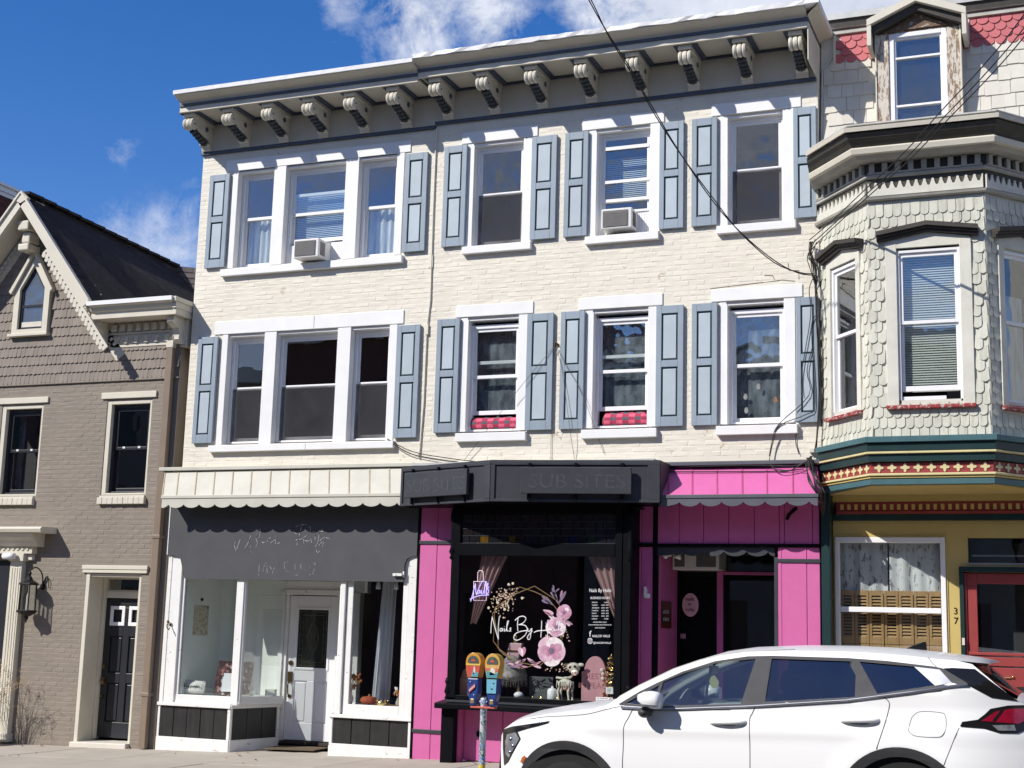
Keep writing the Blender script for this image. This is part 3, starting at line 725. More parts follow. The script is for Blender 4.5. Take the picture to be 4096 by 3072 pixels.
def scroll_bracket(xc, dz):
    z = lambda q: q + dz
    w = .07
    mb = MB()
    # 0 cream, 1 slate: slate soffit plate, capital, scroll and body, footing block
    mb.box(xc - .150, xc + .150, -.594, -.03, z(8.872), z(8.899), 1)
    mb.box(xc - w - .014, xc + w + .014, -.575, -.03, z(8.818), z(8.871), 0)
    body = []
    for i in range(13):            # S-curve of the underside, front to back
        t = i / 12; body.append((-.47 + .39 * t ** .75, 8.69 - .145 * (t ** 1.2) - .02 * math.sin(t * 6.3)))
    prof = [(-.031, z(8.818)), (-.53, z(8.818)), (-.53, z(8.74))] + [(y, z(q)) for y, q in body] + [(-.031, z(8.545))]
    for a, b in ((xc - w, xc - w + .030), (xc - .022, xc + .022), (xc + w - .030, xc + w)): mb.profile_x(prof, a, b, 0)
    mb.profile_x([(y + (.016 if y > -.52 else .014), q + .014) for y, q in prof], xc - w + .004, xc + w - .004, 1)
    for a, b in ((xc - w - .008, xc - w + .032), (xc - .026, xc + .026), (xc + w - .032, xc + w + .008)):
        mb.lathe((a, -.515, z(8.722)), [(.001, 0), (.078, 0), (.086, (b - a) * .5), (.078, b - a), (.001, b - a)], 18, 0, 'x')
    mb.lathe((xc - w - .014, -.515, z(8.722)), [(.014, 0), (.014, 2 * w + .028)], 8, 1, 'x')
    mb.lathe((xc + w + .001, -.20, z(8.74)), [(.001, 0), (.035, 0), (.035, .008), (.001, .008)], 12, 1, 'x')
    mb.profile_x([(-.031, z(8.552)), (-.150, z(8.552)), (-.150, z(8.532)), (-.10, z(8.515)), (-.085, z(8.463)), (-.031, z(8.463))], xc - w - .006, xc + w + .006, 0)
    b = mb.build('bracket', [M['cornice'], M['slate']], CB, autosm=40)
    lf = MB()
    for i in range(5):
        t = i / 4; y = -.42 + .28 * t; q = 8.645 - .092 * t
        lf.sphere((xc - .028, y, z(q)), (.036, .045, .034), 7, 5); lf.sphere((xc + .028, y, z(q)), (.036, .045, .034), 7, 5); lf.sphere((xc, y + .01, z(q - .012)), (.02, .05, .026), 6, 5)
    lf.box(xc - w, xc + w, -.17, -.12, z(8.553), z(8.562))
    lf.build('acanthus_leaf', M['leafdark'], b, smooth=True)
for k in range(6): scroll_bracket(-11.655 + k * .655, 0.0)
for k in range(8): scroll_bracket(-7.745 + k * .689, 0.048)

# plaid bolsters under the two raised sashes
def plaid():
    m = bpy.data.materials.new('red_plaid'); m.use_nodes = True
    nt = m.node_tree; N = nt.nodes.new; L = nt.links.new; b = nt.nodes['Principled BSDF']; b.inputs['Roughness'].default_value = .9
    g = N('ShaderNodeNewGeometry'); sp = N('ShaderNodeSeparateXYZ'); L(g.outputs['Position'], sp.inputs[0])
    def band(sock, k):
        a = N('ShaderNodeMath'); a.operation = 'MULTIPLY'; L(sock, a.inputs[0]); a.inputs[1].default_value = k
        f = N('ShaderNodeMath'); f.operation = 'FRACT'; L(a.outputs[0], f.inputs[0])
        t = N('ShaderNodeMath'); t.operation = 'GREATER_THAN'; L(f.outputs[0], t.inputs[0]); t.inputs[1].default_value = .5; return t.outputs[0]
    s = N('ShaderNodeMath'); s.operation = 'ADD'; L(band(sp.outputs[0], 6.2), s.inputs[0]); L(band(sp.outputs[2], 12), s.inputs[1])
    r = N('ShaderNodeValToRGB'); r.color_ramp.interpolation = 'CONSTANT'; e = r.color_ramp.elements
    e[0].color = (.68, .12, .20, 1); e[1].position = .4; e[1].color = (.40, .035, .08, 1); x = e.new(.8); x.color = (.10, .10, .13, 1)
    d = N('ShaderNodeMath'); d.operation = 'MULTIPLY'; L(s.outputs[0], d.inputs[0]); d.inputs[1].default_value = .5
    L(d.outputs[0], r.inputs[0]); L(r.outputs[0], b.inputs['Base Color']); return m
PL = plaid()
def bolster(x0, x1, z0, z1, y, label, lumps):
    mb = MB(); n = 22; rr = random.Random(lumps); h = (z1 - z0) / 2; prof = []
    path = [(x0 + (x1 - x0) * i / n, y, (z0 + z1) / 2 - .01 * abs(math.sin(i * .7 + lumps))) for i in range(n + 1)]
    mb.tube(path, [h * (0.55 if i in (0, n) else 1) * (1 + rr.uniform(-.06, .06)) for i in range(n + 1)], 12)
    o = mb.build('cushion', PL, smooth=True); return tag(o, label, 'cushion', 'plaid draught cushions')
bolster(-7.36, -6.66, 4.215, 4.40, .16, 'red plaid bolster under the raised sash left of the wire hook', 1)
bolster(-5.52, -4.93, 4.21, 4.41, .16, 'crumpled red plaid cushion under the raised sash right of the wire hook', 3)
# little paper decorations stuck in the windows
dc = MB(); P1 = [(-3.66, 4.86), (-3.37, 4.87), (-3.54, 4.67), (-3.70, 4.55), (-3.33, 4.50), (-3.69, 4.36)]

# ---------------------------------------------------------------- white shopfront (left half)
def room(parent, name, x0, x1, y0, y1, z0, z1, mat, floor=None, front=False, ceil=True):
    mb = MB(); mb.quad((x0, y1, z0), (x1, y1, z0), (x1, y1, z1), (x0, y1, z1)); mb.quad((x0, y0, z0), (x0, y1, z0), (x0, y1, z1), (x0, y0, z1)); mb.quad((x1, y0, z0), (x1, y0, z1), (x1, y1, z1), (x1, y1, z0))
    mb.quad((x0, y0, z0), (x1, y0, z0), (x1, y1, z0), (x0, y1, z0))
    if ceil: mb.quad((x0, y0, z1), (x0, y1, z1), (x1, y1, z1), (x1, y0, z1))
    return mb.build(name, mat, parent)
SF = thing('shopfront', 'white wooden shopfront with angled display windows and black base panels', 'shopfront', (-9.9, 0, 0))
def sfp(name, mat='whiteold', **k):
    def fin(mb): return mb.build(name, M[mat], SF, **k)
    return fin
# panels of the bulkhead: plane helper along a line from A to B
def skirt(A, B, outward, base_h, sill_z, n, zf):
    """base board, black boards, sill band along the plan line A-B"""
    A, B = Vector((A[0], A[1], 0)), Vector((B[0], B[1], 0)); d = B - A; ln = d.length; u = d / ln; nrm = Vector((outward[0], outward[1], 0)).normalized()
    za, zb = zf(A), zf(B)
    def bd(name, s0, s1, z0a, z0b, z1, o0, o1, mat, bev=.004):
        mb = MB(); p = []
        for s, zz in ((s0, z0a), (s1, z0b)):
            for o in (o0, o1): p.append(A + u * s + nrm * o + Vector((0, 0, zz)))
        q = [Vector((v.x, v.y, z1)) for v in p]
        mb.add(p + q, [(0, 1, 3, 2), (4, 6, 7, 5), (0, 4, 5, 1), (2, 3, 7, 6), (0, 2, 6, 4), (1, 5, 7, 3)])
        return mb.build(name, M[mat], SF, bevel=bev)
    top = max(za, zb) + base_h
    bd('base_board', 0, ln, za - .03, zb - .03, top, -.05, .015, 'whiteold')
    bd('stile', 0, .035, top, top, sill_z - .045, -.05, .008, 'whiteold'); bd('stile', ln - .045, ln, top, top, sill_z - .045, -.05, .008, 'whiteold')
    w = (ln - .08) / n
    for i in range(n): bd('base_panel', .035 + i * w + .004, .035 + (i + 1) * w - .004, top, top, sill_z - .045, -.04, -.004 - .003 * (i % 2), 'blackwood', .005)
    bd('backing', .03, ln - .04, top, top, sill_z - .046, -.05, -.018, 'black', 0)
    bd('sill_band', -.01, ln + .01, sill_z - .045, sill_z - .045, sill_z, -.06, .030, 'whiteold', .006)
zf = lambda P: gz(P.x, 0)
skirt((-11.87, 0), (-10.70, 0), (0, -1), .145, .535, 5, zf)
skirt((-10.70, 0), (-10.50, .93), (1, -.2), .14, .535, 3, lambda P: gz(P.x, 0) - .01 * (1 - P.y))
skirt((-9.165, 0), (-7.985, 0), (0, -1), .125, .50, 4, zf)
skirt((-9.30, .93), (-9.165, 0), (-1, -.15), .125, .50, 3, zf)
def post_box(name, x0, x1, y0, y1, z0, z1, mat='whiteold', bev=.006):
    mb = MB(); mb.box(x0, x1, y0, y1, z0, z1); return mb.build(name, M[mat], SF, bevel=bev)
post_box('pier', -11.865, -11.80, -.012, .12, .535, 2.75); post_box('pier', -11.797, -11.635, -.005, .12, .535, 2.75)
mb = MB(); mb.box(-11.634, -11.59, .03, .14, .535, 2.6); mb.build('pier_return', M['whiteold'], SF, bevel=.004)
post_box('corner_post', -10.715, -10.60, -.012, .10, .535, 2.6)
mb = MB(); mb.lathe((-10.60, .03, .535), [(.035, 0), (.035, .04), (.026, .055), (.026, 1.95), (.03, 1.97), (.03, 2.05)], 12); mb.lathe((-9.10, .03, .50), [(.035, 0), (.035, .05), (.024, .065), (.024, 1.95), (.03, 2.0), (.03, 2.1)], 12); mb.build('turned_bead', M['whiteold'], SF, smooth=True)
post_box('corner_post', -9.10, -9.03, -.008, .10, .50, 2.6); post_box('corner_post', -9.02, -8.93, .03, .10, .50, 2.6)
post_box('pier', -8.18, -8.105, .0, .12, .50, 2.75); post_box('pier', -8.10, -7.985, -.012, .12, .50, 2.75)
# glazing sills and glass
mb = MB(); mb.box(-11.60, -10.70, .0, .09, .535, .645); mb.box(-11.60, -10.70, -.016, .05, .535, .562); mb.build('bottom_rail', M['whiteold'], SF, bevel=.005)
mb = MB(); mb.box(-8.93, -8.18, .0, .09, .50, .63); mb.build('bottom_rail', M['whiteold'], SF, bevel=.005)
mb = MB(); mb.obox((-10.60, .10, .535), (.17, .80, 0), (-.07, .015, 0), (0, 0, .11)); mb.build('bottom_rail', M['whiteold'], SF, bevel=.005)
def pane(x0, x1, z0, z1, y, par=SF):
    mb = MB(); mb.box(x0, x1, y, y + .006, z0, z1); return mb.build('shop_pane', M['shopglass'], par)
pane(-11.60, -10.70, .64, 2.6, .045); pane(-8.93, -8.18, .62, 2.6, .045)
mb = MB(); mb.obox((-10.63, .10, .64), (.165, .80, 0), (-.006, .001, 0), (0, 0, 1.95)); mb.build('shop_pane', M['shopglass'], SF)
# right display return glass
mb = MB(); mb.obox((-9.09, .10, .62), (-.13, .80, 0), (.006, .001, 0), (0, 0, 1.95)); mb.build('shop_pane', M['shopglass'], SF)
# left display interior
mb = MB()
mb.quad((-11.58, .06, .5), (-11.58, .95, .5), (-11.58, .95, 2.7), (-11.58, .06, 2.7)); mb.quad((-11.58, .95, .5), (-11.30, 1.02, .5), (-11.30, 1.02, 2.7), (-11.58, .95, 2.7)); mb.quad((-11.30, .96, .5), (-10.52, .96, .5), (-10.52, .96, 2.7), (-11.30, .96, 2.7))
mb.box(-11.33, -11.27, .93, 1.0, .5, 2.7); mb.quad((-11.6, .06, 2.66), (-10.5, .06, 2.66), (-10.5, 1, 2.66), (-11.6, 1, 2.66))
mb.build('display_lining', M['intpale'], SF)
mb = MB(); mb.prism([(-11.585, .07, .52), (-10.70, .07, .52), (-10.54, .94, .52), (-11.585, .94, .52)], (0, 0, .12)); mb.build('display_shelf', M['intpale'], SF)
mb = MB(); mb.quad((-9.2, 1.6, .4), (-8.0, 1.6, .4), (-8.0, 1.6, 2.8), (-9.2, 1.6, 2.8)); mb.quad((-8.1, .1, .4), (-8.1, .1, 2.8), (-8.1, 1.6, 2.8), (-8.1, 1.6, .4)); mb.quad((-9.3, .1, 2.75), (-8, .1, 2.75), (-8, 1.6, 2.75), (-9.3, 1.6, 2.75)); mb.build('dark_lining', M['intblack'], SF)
mb = MB(); mb.box(-8.94, -8.11, .09, .5, .5, .625); mb.build('display_shelf', M['wood'], SF)
# ceiling and floor of the recess, door wall
mb = MB(); mb.quad((-10.6, 0, 2.62), (-9.1, 0, 2.62), (-9.1, 1.1, 2.62), (-10.6, 1.1, 2.62)); mb.build('recess_ceiling', M['whiteold'], SF)
mb = MB(); mb.box(-10.58, -9.2, .95, 1.06, 2.10, 2.65); mb.box(-10.575, -10.50, .92, 1.05, .0, 2.1); mb.box(-10.498, -10.45, .95, 1.05, .0, 2.1); mb.box(-9.66, -9.3, .93, 1.05, 0, 2.1); mb.box(-10.52, -9.6, .925, .949, 2.055, 2.13); mb.box(-10.55, -9.6, .935, .949, 2.19, 2.25); mb.build('door_frame', M['whiteold'], SF, bevel=.005)
dr = MB(); DX0, DX1, DZ0, DZ1 = -10.445, -9.665, .045, 2.045
dy = .985
ring(dr, DX0, DX1, DZ0, DZ1, .125, .125, .24, .17, dy, dy + .045); dr.box(DX0 + .125, DX1 - .125, dy, dy + .045, .86, 1.02); dr.box(DX0 + .33, DX1 - .33, dy, dy + .045, .285, .86)
for a, b in ((DX0 + .125, DX0 + .33), (DX1 - .33, DX1 - .125)):
    dr.box(a, b, dy + .018, dy + .03, .285, .86)
door = dr.build('door', M['vinyl'], SF, bevel=.006)
for a, b in ((DX0 + .125, DX0 + .33), (DX1 - .33, DX1 - .125)):
    mb = MB(); mb.box(a + .025, b - .025, dy + .006, dy + .02, .31, .835); mb.build('door_panel', M['vinyl'], door, bevel=.008)
mb = MB(); ring(mb, DX0 + .115, DX1 - .115, 1.01, 1.885, .035, .035, .035, .035, dy - .012, dy + .006); mb.build('light_moulding', M['vinyl'], door, bevel=.006)
gx0, gx1, gz0, gz1 = DX0 + .15, DX1 - .15, 1.045, 1.85; gc = (gx0 + gx1) / 2; gm = (gz0 + gz1) / 2 + .02
mb = MB(); mb.box(gx0, gx1, dy + .006, dy + .012, gz0, gz1); mb.build('door_pane', paint('leaded_dark_glass', (.020, .024, .020), .08, .4, 12, .6, 60, coat=1), door)
cm = MB()
for q in (.03, .075):
    for a, b in (((gx0 + q, gz0 + q), (gx1 - q, gz0 + q)), ((gx1 - q, gz0 + q), (gx1 - q, gz1 - q)), ((gx1 - q, gz1 - q), (gx0 + q, gz1 - q)), ((gx0 + q, gz1 - q), (gx0 + q, gz0 + q))):
        cm.tube([(a[0], dy + .004, a[1]), (b[0], dy + .004, b[1])], .0025, 4)
for i in range(1, 7):
    z = gz0 + .075 + (gz1 - gz0 - .15) * i / 7
    for a in (gx0 + .03, gx1 - .075): cm.tube([(a, dy + .004, z), (a + .045, dy + .004, z)], .002, 4)
def loop(c, r0, r1, n=18, k=1.0):
    return [(c[0] + r0 * math.sin(2 * math.pi * i / n) * (abs(math.sin(math.pi * i / n)) ** .35 if k else 1), dy + .004, c[1] + r1 * math.cos(2 * math.pi * i / n)) for i in range(n + 1)]
for c, r0, r1 in (((gc, gm), .095, .20), ((gc, gm + .10), .055, .085), ((gc, gm - .10), .055, .085), ((gc - .06, gm), .038, .05), ((gc + .06, gm), .038, .05), ((gc, gm), .022, .022)):
    cm.tube(loop(c, r0, r1), .0028, 4)
cm.tube([(gc, dy + .004, gm + .2), (gc, dy + .004, gz1 - .075)], .0025, 4); cm.tube([(gc, dy + .004, gm - .2), (gc, dy + .004, gz0 + .075)], .0025, 4)
cm.build('lead_came', paint('lead_came', (.20, .18, .13), .35, .2, 20, metallic=.8), door)
hd = MB(); hx = DX0 + .065
hd.lathe((hx, dy - .02, 1.10), [(.034, 0), (.036, .012), (.03, .03)], 14, 0, 'y'); hd.box(hx - .03, hx + .03, dy - .03, dy, .84, .98); hd.tube(smooth_path([(hx, dy - .01, .86), (hx, dy - .055, .82), (hx, dy - .06, .74), (hx, dy - .045, .67), (hx, dy - .005, .64)]), .011, 8); hd.lathe((hx, dy - .02, .64), [(.024, 0), (.028, .02)], 12, 0, 'y'); hd.build('door_handle', M['metal'], door, autosm=40)
mb = MB(); mb.box(DX0 - .03, DX1 + .05, .93, 1.06, -.01, .035); mb.build('threshold', paint('dark_threshold', (.05, .04, .035), .5), SF)
mb = MB(); mb.obox((-10.35, .30, gz(-10, 0) + .012), (.80, -.02, .02), (-.05, .52, 0), (0, 0, .014)); tag(mb.build('doormat', paint('coir_mat', (.13, .095, .06), .95, .4, 90, .8, 150)), 'brown coir doormat before the white shop door', 'doormat')
# hook lamp bracket on the left pier
hk = MB(); hk.sphere((-11.775, -.05, 1.63), (.018, .018, .022), 8, 6); hk.tube(smooth_path([(-11.775, -.01, 1.62), (-11.77, -.07, 1.59), (-11.75, -.10, 1.55), (-11.73, -.085, 1.52), (-11.735, -.06, 1.545)]), .008, 6); hk.lathe((-11.765, -.005, 1.585), [(.02, -.006), (.02, .003)], 8, 0, 'y')
tag(hk.build('flag_hook', M['metal'], autosm=50), 'small dark metal hook on the white pier left of the shop window', 'hook')

# ---------------------------------------------------------------- grey sign board with the ghosts of its lettering
SG_ = thing('sign_board', 'dark grey shop sign board with worn ghost lettering under cream awning', 'sign', (-9.9, 0, 2.7))
mb = MB(); pts = [(-11.86, 3.62), (-11.855, 2.565), (-11.80, 2.555), (-11.70, 2.54), (-11.645, 2.50), (-11.625, 2.44), (-11.60, 2.36), (-11.55, 2.225), (-8.16, 2.225), (-8.155, 2.46), (-8.12, 2.53), (-8.05, 2.56), (-7.985, 2.565), (-7.975, 3.62)]
mb.xz(pts, -.045, -.016); mb.build('board', M['charl'], SG_)
mb = MB(); mb.box(-11.875, -11.862, -.05, .0, 2.555, 3.62); mb.build('edge_strip', M['whiteold'], SG_)
mb = MB(); mb.box(-8.30, -8.17, -.09, -.046, 2.30, 2.335); mb.box(-8.17, -8.15, -.06, -.046, 2.28, 2.36); mb.build('lamp_batten', M['whiteold'], SG_)
# strokes traced from what is left of the two lines; (px, py) of a 2212 x 1106 enlargement of the board
def bf(u, v):
    return Vector((-10.58 + u * .000708, -.0455, 2.985 - v * .000708 + .000012 * u))
g1 = [[(90, 225), (60, 310), (20, 400)], [(-250, 300), (-262, 430), (-230, 520)], [(-150, 300), (-190, 420), (-215, 490)], [(90, 400), (105, 490), (130, 560)], [(20, 395), (-30, 470)], [(215, 185), (210, 260), (225, 330), (250, 360), (215, 460)], [(280, 100), (295, 160), (285, 240), (270, 280)],
      [(345, 350), (380, 375), (410, 350)], [(455, 360), (500, 290), (530, 285)], [(535, 380), (590, 350), (640, 310)], [(650, 240), (645, 330), (680, 395), (745, 370)], [(640, 380), (700, 400)],
      [(1040, 150), (1060, 190), (1105, 210)], [(1075, 80), (1130, 50), (1200, 42), (1260, 35), (1330, 45)], [(1370, 70), (1400, 110), (1395, 165)], [(1195, 80), (1190, 130), (1160, 260)], [(1085, 330), (1220, 310), (1350, 235)], [(1135, 340), (1130, 440)], [(1270, 310), (1275, 400)], [(1290, 340), (1380, 355), (1430, 320), (1440, 380), (1390, 395)],
      [(1510, 230), (1520, 330)], [(1450, 175), (1500, 178)], [(1600, 150), (1590, 330), (1560, 420), (1525, 460)], [(1600, 180), (1690, 180)], [(1620, 350), (1700, 300), (1830, 310)], [(1600, 440), (1680, 370)], [(1710, 370), (1685, 470)], [(1560, 510), (1560, 550), (1590, 570), (1635, 545)]]
g1 = [[p for p in l if 1] for l in g1]
strokes('ghost_script', g1, bf, .0048, M['ghostw'], SG_)
g2 = [[(315, 770), (318, 860), (310, 1000)], [(400, 920), (460, 745), (510, 975)], [(545, 815), (595, 880)], [(660, 830), (640, 900), (620, 960)], [(745, 770), (760, 800)], [(950, 745), (890, 750), (870, 800), (890, 870), (940, 930)], [(1005, 935), (1012, 925)], [(1110, 780), (1115, 900)], [(1195, 930), (1200, 970)], [(1230, 780), (1240, 870), (1235, 960)], [(1335, 800), (1335, 910)], [(1425, 800), (1435, 880)], [(1430, 985), (1450, 990)], [(1490, 770), (1535, 775), (1545, 810)], [(1520, 880), (1535, 900), (1500, 960), (1530, 980)], [(1130, 1000), (1180, 995)], [(1255, 1030), (1258, 1045)]]
strokes('ghost_capitals', g2, bf, .0034, M['ghostw'], SG_)

# ---------------------------------------------------------------- awnings
def scallops(x0, cusps, x1, zc, depth, zt):
    """bottom outline with rounded lobes hanging between the cusps"""
    pts = [(x0, zt), (x0, zc - depth * .8)]
    edges = [x0] + list(cusps) + [x1]
    for i in range(len(edges) - 1):
        a, b = edges[i], edges[i + 1]
        full = 0 < i < len(edges) - 2
        for k in range(0 if i else 1, 11):
            t = k / 10
            if full: pts.append((a + (b - a) * t, zc - depth * (math.sin(math.pi * t) ** .62)))
            elif i == 0: pts.append((a + (b - a) * t, zc - depth * (math.sin(math.pi * (.5 + t / 2)) ** .62)))
            else: pts.append((a + (b - a) * t, zc - depth * (math.sin(math.pi * t / 2) ** .62)))
    pts.append((x1, zt)); out = []
    for p in pts:
        if not out or abs(p[0] - out[-1][0]) + abs(p[1] - out[-1][1]) > 1e-4: out.append(p)
    return out
def awning(name, label, xt, xb, zt, zb, yt, yb, nx, cusps, zc, depth, mats, cap, side=True):
    """sloped metal canopy: xt/xb = (left, right) at top and bottom"""
    t = thing(name, label, 'awning', ((xb[0] + xb[1]) / 2, yb, zb))
    pm, bm_, tm, vm = mats
    P = lambda s, q: Vector((xt[0] + (xt[1] - xt[0]) * s + ((xb[0] + (xb[1] - xb[0]) * s) - (xt[0] + (xt[1] - xt[0]) * s)) * q, yt + (yb - yt) * q, zt + (zb - zt) * q))
    for i in range(len(nx) - 1):
        a, b = nx[i], nx[i + 1]; mb = MB()
        p = [P(a, 0), P(b, 0), P(b, 1), P(a, 1)]; d = Vector((0, .012, -.004)); o = Vector((0, -.002 * (i % 2), 0))
        mb.add([v + o for v in p] + [v + d for v in p], [(0, 1, 2, 3), (7, 6, 5, 4), (0, 4, 5, 1), (1, 5, 6, 2), (2, 6, 7, 3), (3, 7, 4, 0)]); mb.build('panel', pm, t)
    for s in nx:
        mb = MB(); a, b = P(s, 0), P(s, 1); mb.obox(a + Vector((-.008, -.012, 0)), (.016, 0, 0), (0, .014, 0), b - a); mb.build('batten', bm_, t)
    if side:
        for s in (0, 1):
            mb = MB(); a, b = P(s, 0), P(s, 1); mb.prism([a, b, Vector((b.x, b.y, b.z - .085)), Vector((b.x, 0.0, b.z - .085)), Vector((a.x, 0.0, a.z))], (.006 if s == 0 else -.006, 0, 0)); mb.build('side_panel', pm, t)
    mb = MB(); mb.box(xb[0] - .012, xb[1] + .012, yb - .022, yb + .02, zb - .035, zb + .008); mb.build('trim_rail', tm, t, bevel=.005)
    mb = MB(); mb.xz(scallops(xb[0], cusps, xb[1], zc, depth, zb - .03), yb - .010, yb + .004); mb.build('valance', vm, t)
    mb = MB(); mb.box(*cap); mb.build('cap_flashing', tm, t, bevel=.006)
    return t
cus = [-11.69 + .2535 * i for i in range(14)] + [-8.145]
cus = [c for c in cus if c < -8.10]
awning('awning', 'cream metal awning with scalloped valance over the grey sign board', (-11.98, -8.215), (-11.80, -8.06), 3.72, 3.35, -.07, -.345,
       [0, .062, .142, .222, .301, .381, .462, .542, .624, .705, .785, .867, .945, 1], cus, 3.232, .048, (M['awncream'], M['batten'], M['awncream'], M['awncream']), (-12.07, -8.05, -.11, .0, 3.735, 3.785))
wpts = [(-11.8, 3.722), (-8.1, 3.722)]

# ---------------------------------------------------------------- pink shopfront (right half)
PF = thing('shopfront', 'pink and black shopfront with boxed display window and recessed door', 'shopfront', (-5.4, 0, .1))
def pk(name, x0, x1, y0, y1, z0, z1, mat='pink', bev=.005):
    mb = MB(); mb.box(x0, x1, y0, y1, z0, z1); return mb.build(name, M[mat], PF, bevel=bev)
zg = lambda x: gz(x, 0) - .02
def board_column(x0, x1, xg, z1, bands):
    pk('board', x0, xg - .004, -.02, .06, zg(x0), z1); pk('board', xg + .004, x1, -.018, .06, zg(x0), z1); pk('groove_strip', xg - .004, xg + .004, -.012, .06, zg(x0), z1, 'pinkdark', 0)
    for z in bands: pk('band', x0 - .012, x1 + .012, -.034, .05, z - .024, z + .024, 'char')
pk('corner_strip', -7.985, -7.955, -.03, .05, zg(-7.97), 3.62, 'black'); board_column(-7.95, -7.35, -7.705, 3.62, (2.74, .345))
board_column(-5.085, -4.80, -4.95, 3.62, (2.725,)); pk('post', -4.80, -4.745, -.03, .06, zg(-4.8), 3.22, 'black')
board_column(-3.265, -2.78, -2.93, 2.70, (2.54,)); pk('edge_board', -3.268, -3.225, -.026, .06, zg(-3.2), 2.70); pk('post', -3.315, -3.27, -.02, .06, zg(-3.3), 2.58, 'char')
pk('lintel_board', -5.085, -2.78, -.045, .05, 2.695, 2.735, 'black')
bx = [-4.745, -4.47, -4.17, -3.86, -3.55, -3.25, -3.19, -2.86, -2.78]
for i in range(len(bx) - 1): pk('board', bx[i] + .004, bx[i + 1] - .004, -.02 - .003 * (i % 2), .05, 2.736, 3.62)
pk('board_backing', -4.745, -2.78, -.008, .05, 2.74, 3.62, 'pinkdark', 0)
# lower scalloped valance at the recess
mb = MB(); mb.xz(scallops(-4.745, [-4.44, -4.185, -3.92, -3.645, -3.385], -3.31, 2.645, .055, 2.70), -.012, .002); mb.build('valance', M['char'], PF)
# recess: side walls, ceiling, back, door
pk('side_wall', -4.80, -4.745, .06, 1.02, zg(-4.8), 2.72); pk('side_wall', -3.30, -3.26, .06, 1.02, zg(-3.2), 2.72, 'black'); pk('recess_ceiling', -4.8, -3.26, .06, 1.05, 2.70, 2.74, 'black', 0)
pk('recess_floor', -4.8, -3.26, -.02, 1.05, gz(-4, 0) - .05, gz(-4, 0) + .012, 'concrete', 0)
pk('door_frame', -4.745, -4.70, .92, 1.02, .12, 2.5, 'black'); pk('door_frame', -4.225, -4.145, .90, 1.02, .12, 2.45, 'pink'); pk('transom_bar', -4.145, -3.30, .92, 1.02, 2.41, 2.45, 'pink'); pk('back_wall', -4.75, -3.26, 1.03, 1.06, .1, 2.75, 'intblack', 0)
dm = MB(); ring(dm, -4.695, -4.23, .14, 2.36, .08, .08, .22, .12, .95, .995); dm.box(-4.615, -4.31, .965, .985, .36, 2.24); pdoor = dm.build('door', M['black'], PF, bevel=.005)
mb = MB(); mb.box(-4.70, -4.63, .925, .95, 1.60, 1.66); mb.lathe((-4.66, .93, 1.20), [(.022, -.03), (.022, 0), (.012, .02)], 10, 0, 'y'); mb.build('door_handle', M['chrome'], pdoor)
g_ = MB(); ring(g_, -4.14, -3.31, .14, 2.40, .06, .06, .5, .06, .94, .99); g_.build('side_light', M['black'], PF, bevel=.004)
g_ = MB(); g_.box(-4.08, -3.37, .96, .966, .6, 2.35); g_.build('shop_pane', M['shopglass'], PF); g_ = MB(); g_.box(-4.14, -3.31, .96, .966, 2.46, 2.69); g_.build('shop_pane', M['shopglass'], PF)
# boxed display window
WX0, WX1, WY = -7.33, -4.97, -.40
def wk(name, x0, x1, y0, y1, z0, z1, mat='black', bev=.005):
    mb = MB(); mb.box(x0, x1, y0, y1, z0, z1); return mb.build(name, M[mat], PF, bevel=bev)
GX0, GX1 = -7.215, -5.165
wk('window_stile', WX0, GX0, WY, WY + .07, .80, 3.20); wk('window_stile', GX1, GX1 + .09, WY, WY + .07, .80, 3.20); wk('window_stile', GX1 + .095, WX1, WY + .012, WY + .08, .80, 3.20)
wk('window_cheek', WX1 - .04, WX1 + .0, WY + .08, .0, .78, 3.22); wk('window_cheek', WX0, WX0 + .04, WY + .08, .0, .78, 3.22)
wk('transom_rail', GX0, GX1, WY - .01, WY + .06, 2.555, 2.71, 'black'); wk('head_rail', GX0, GX1, WY, WY + .06, 3.075, 3.20); wk('bottom_rail', GX0, GX1, WY, WY + .07, .76, .835)
for z0, z1, a, b in ((.77, 1.04, 0, .035), (2.5, 3.15, 0, .04)):       # turned brackets at the two ends
    for x in (WX0 - .012, WX1 - .03):
        mb = MB(); mb.lathe((x + .02, WY + .03, z0), [(.02, 0), (.045, .02), (.03, .06), (.05, .10), (.034, .16), (.03, (z1 - z0) * .7), (.045, (z1 - z0) * .8), (.03, z1 - z0)], 10); mb.build('turned_bracket', M['black'], PF, smooth=True)
mb = MB(); mb.profile_x([(-.02, .785), (WY - .085, .735), (WY - .095, .725), (WY - .095, .672), (WY - .05, .665), (-.02, .665)], WX0 - .12, WX1 + .06); mb.build('window_ledge', M['black'], PF, bevel=.006)
mb = MB(); mb.profile_x([(-.0, .80), (WY - .02, .775), (WY - .02, .75), (0, .75)], WX0, WX1); mb.build('ledge_step', M['char'], PF)
for a, b in ((WX0 - .07, WX0 + .10), (WX1 - .16, WX1)): wk('corner_leg', a, b, WY + .02, WY + .15, zg(a), .665, 'black')
wk('base_back', WX0 + .02, WX1 - .02, -.10, -.06, zg(-6), .665, 'pink', 0); wk('base_side', WX0 + .09, WX0 + .12, WY + .15, -.10, zg(-7), .66, 'pink', 0); wk('base_side', WX1 - .19, WX1 - .16, WY + .15, -.10, zg(-5), .66, 'pink', 0)
for i in range(4): wk('base_board', WX0 + .14 + i * .52, WX0 + .14 + i * .52 + .505, -.118, -.10, zg(-6), .66, 'pink')
mb = MB(); mb.lathe((-6.98, -.118, .36), [(.04, -.02), (.045, -.01), (.045, 0)], 12, 0, 'y'); mb.build('pipe_stub', M['black'], PF)
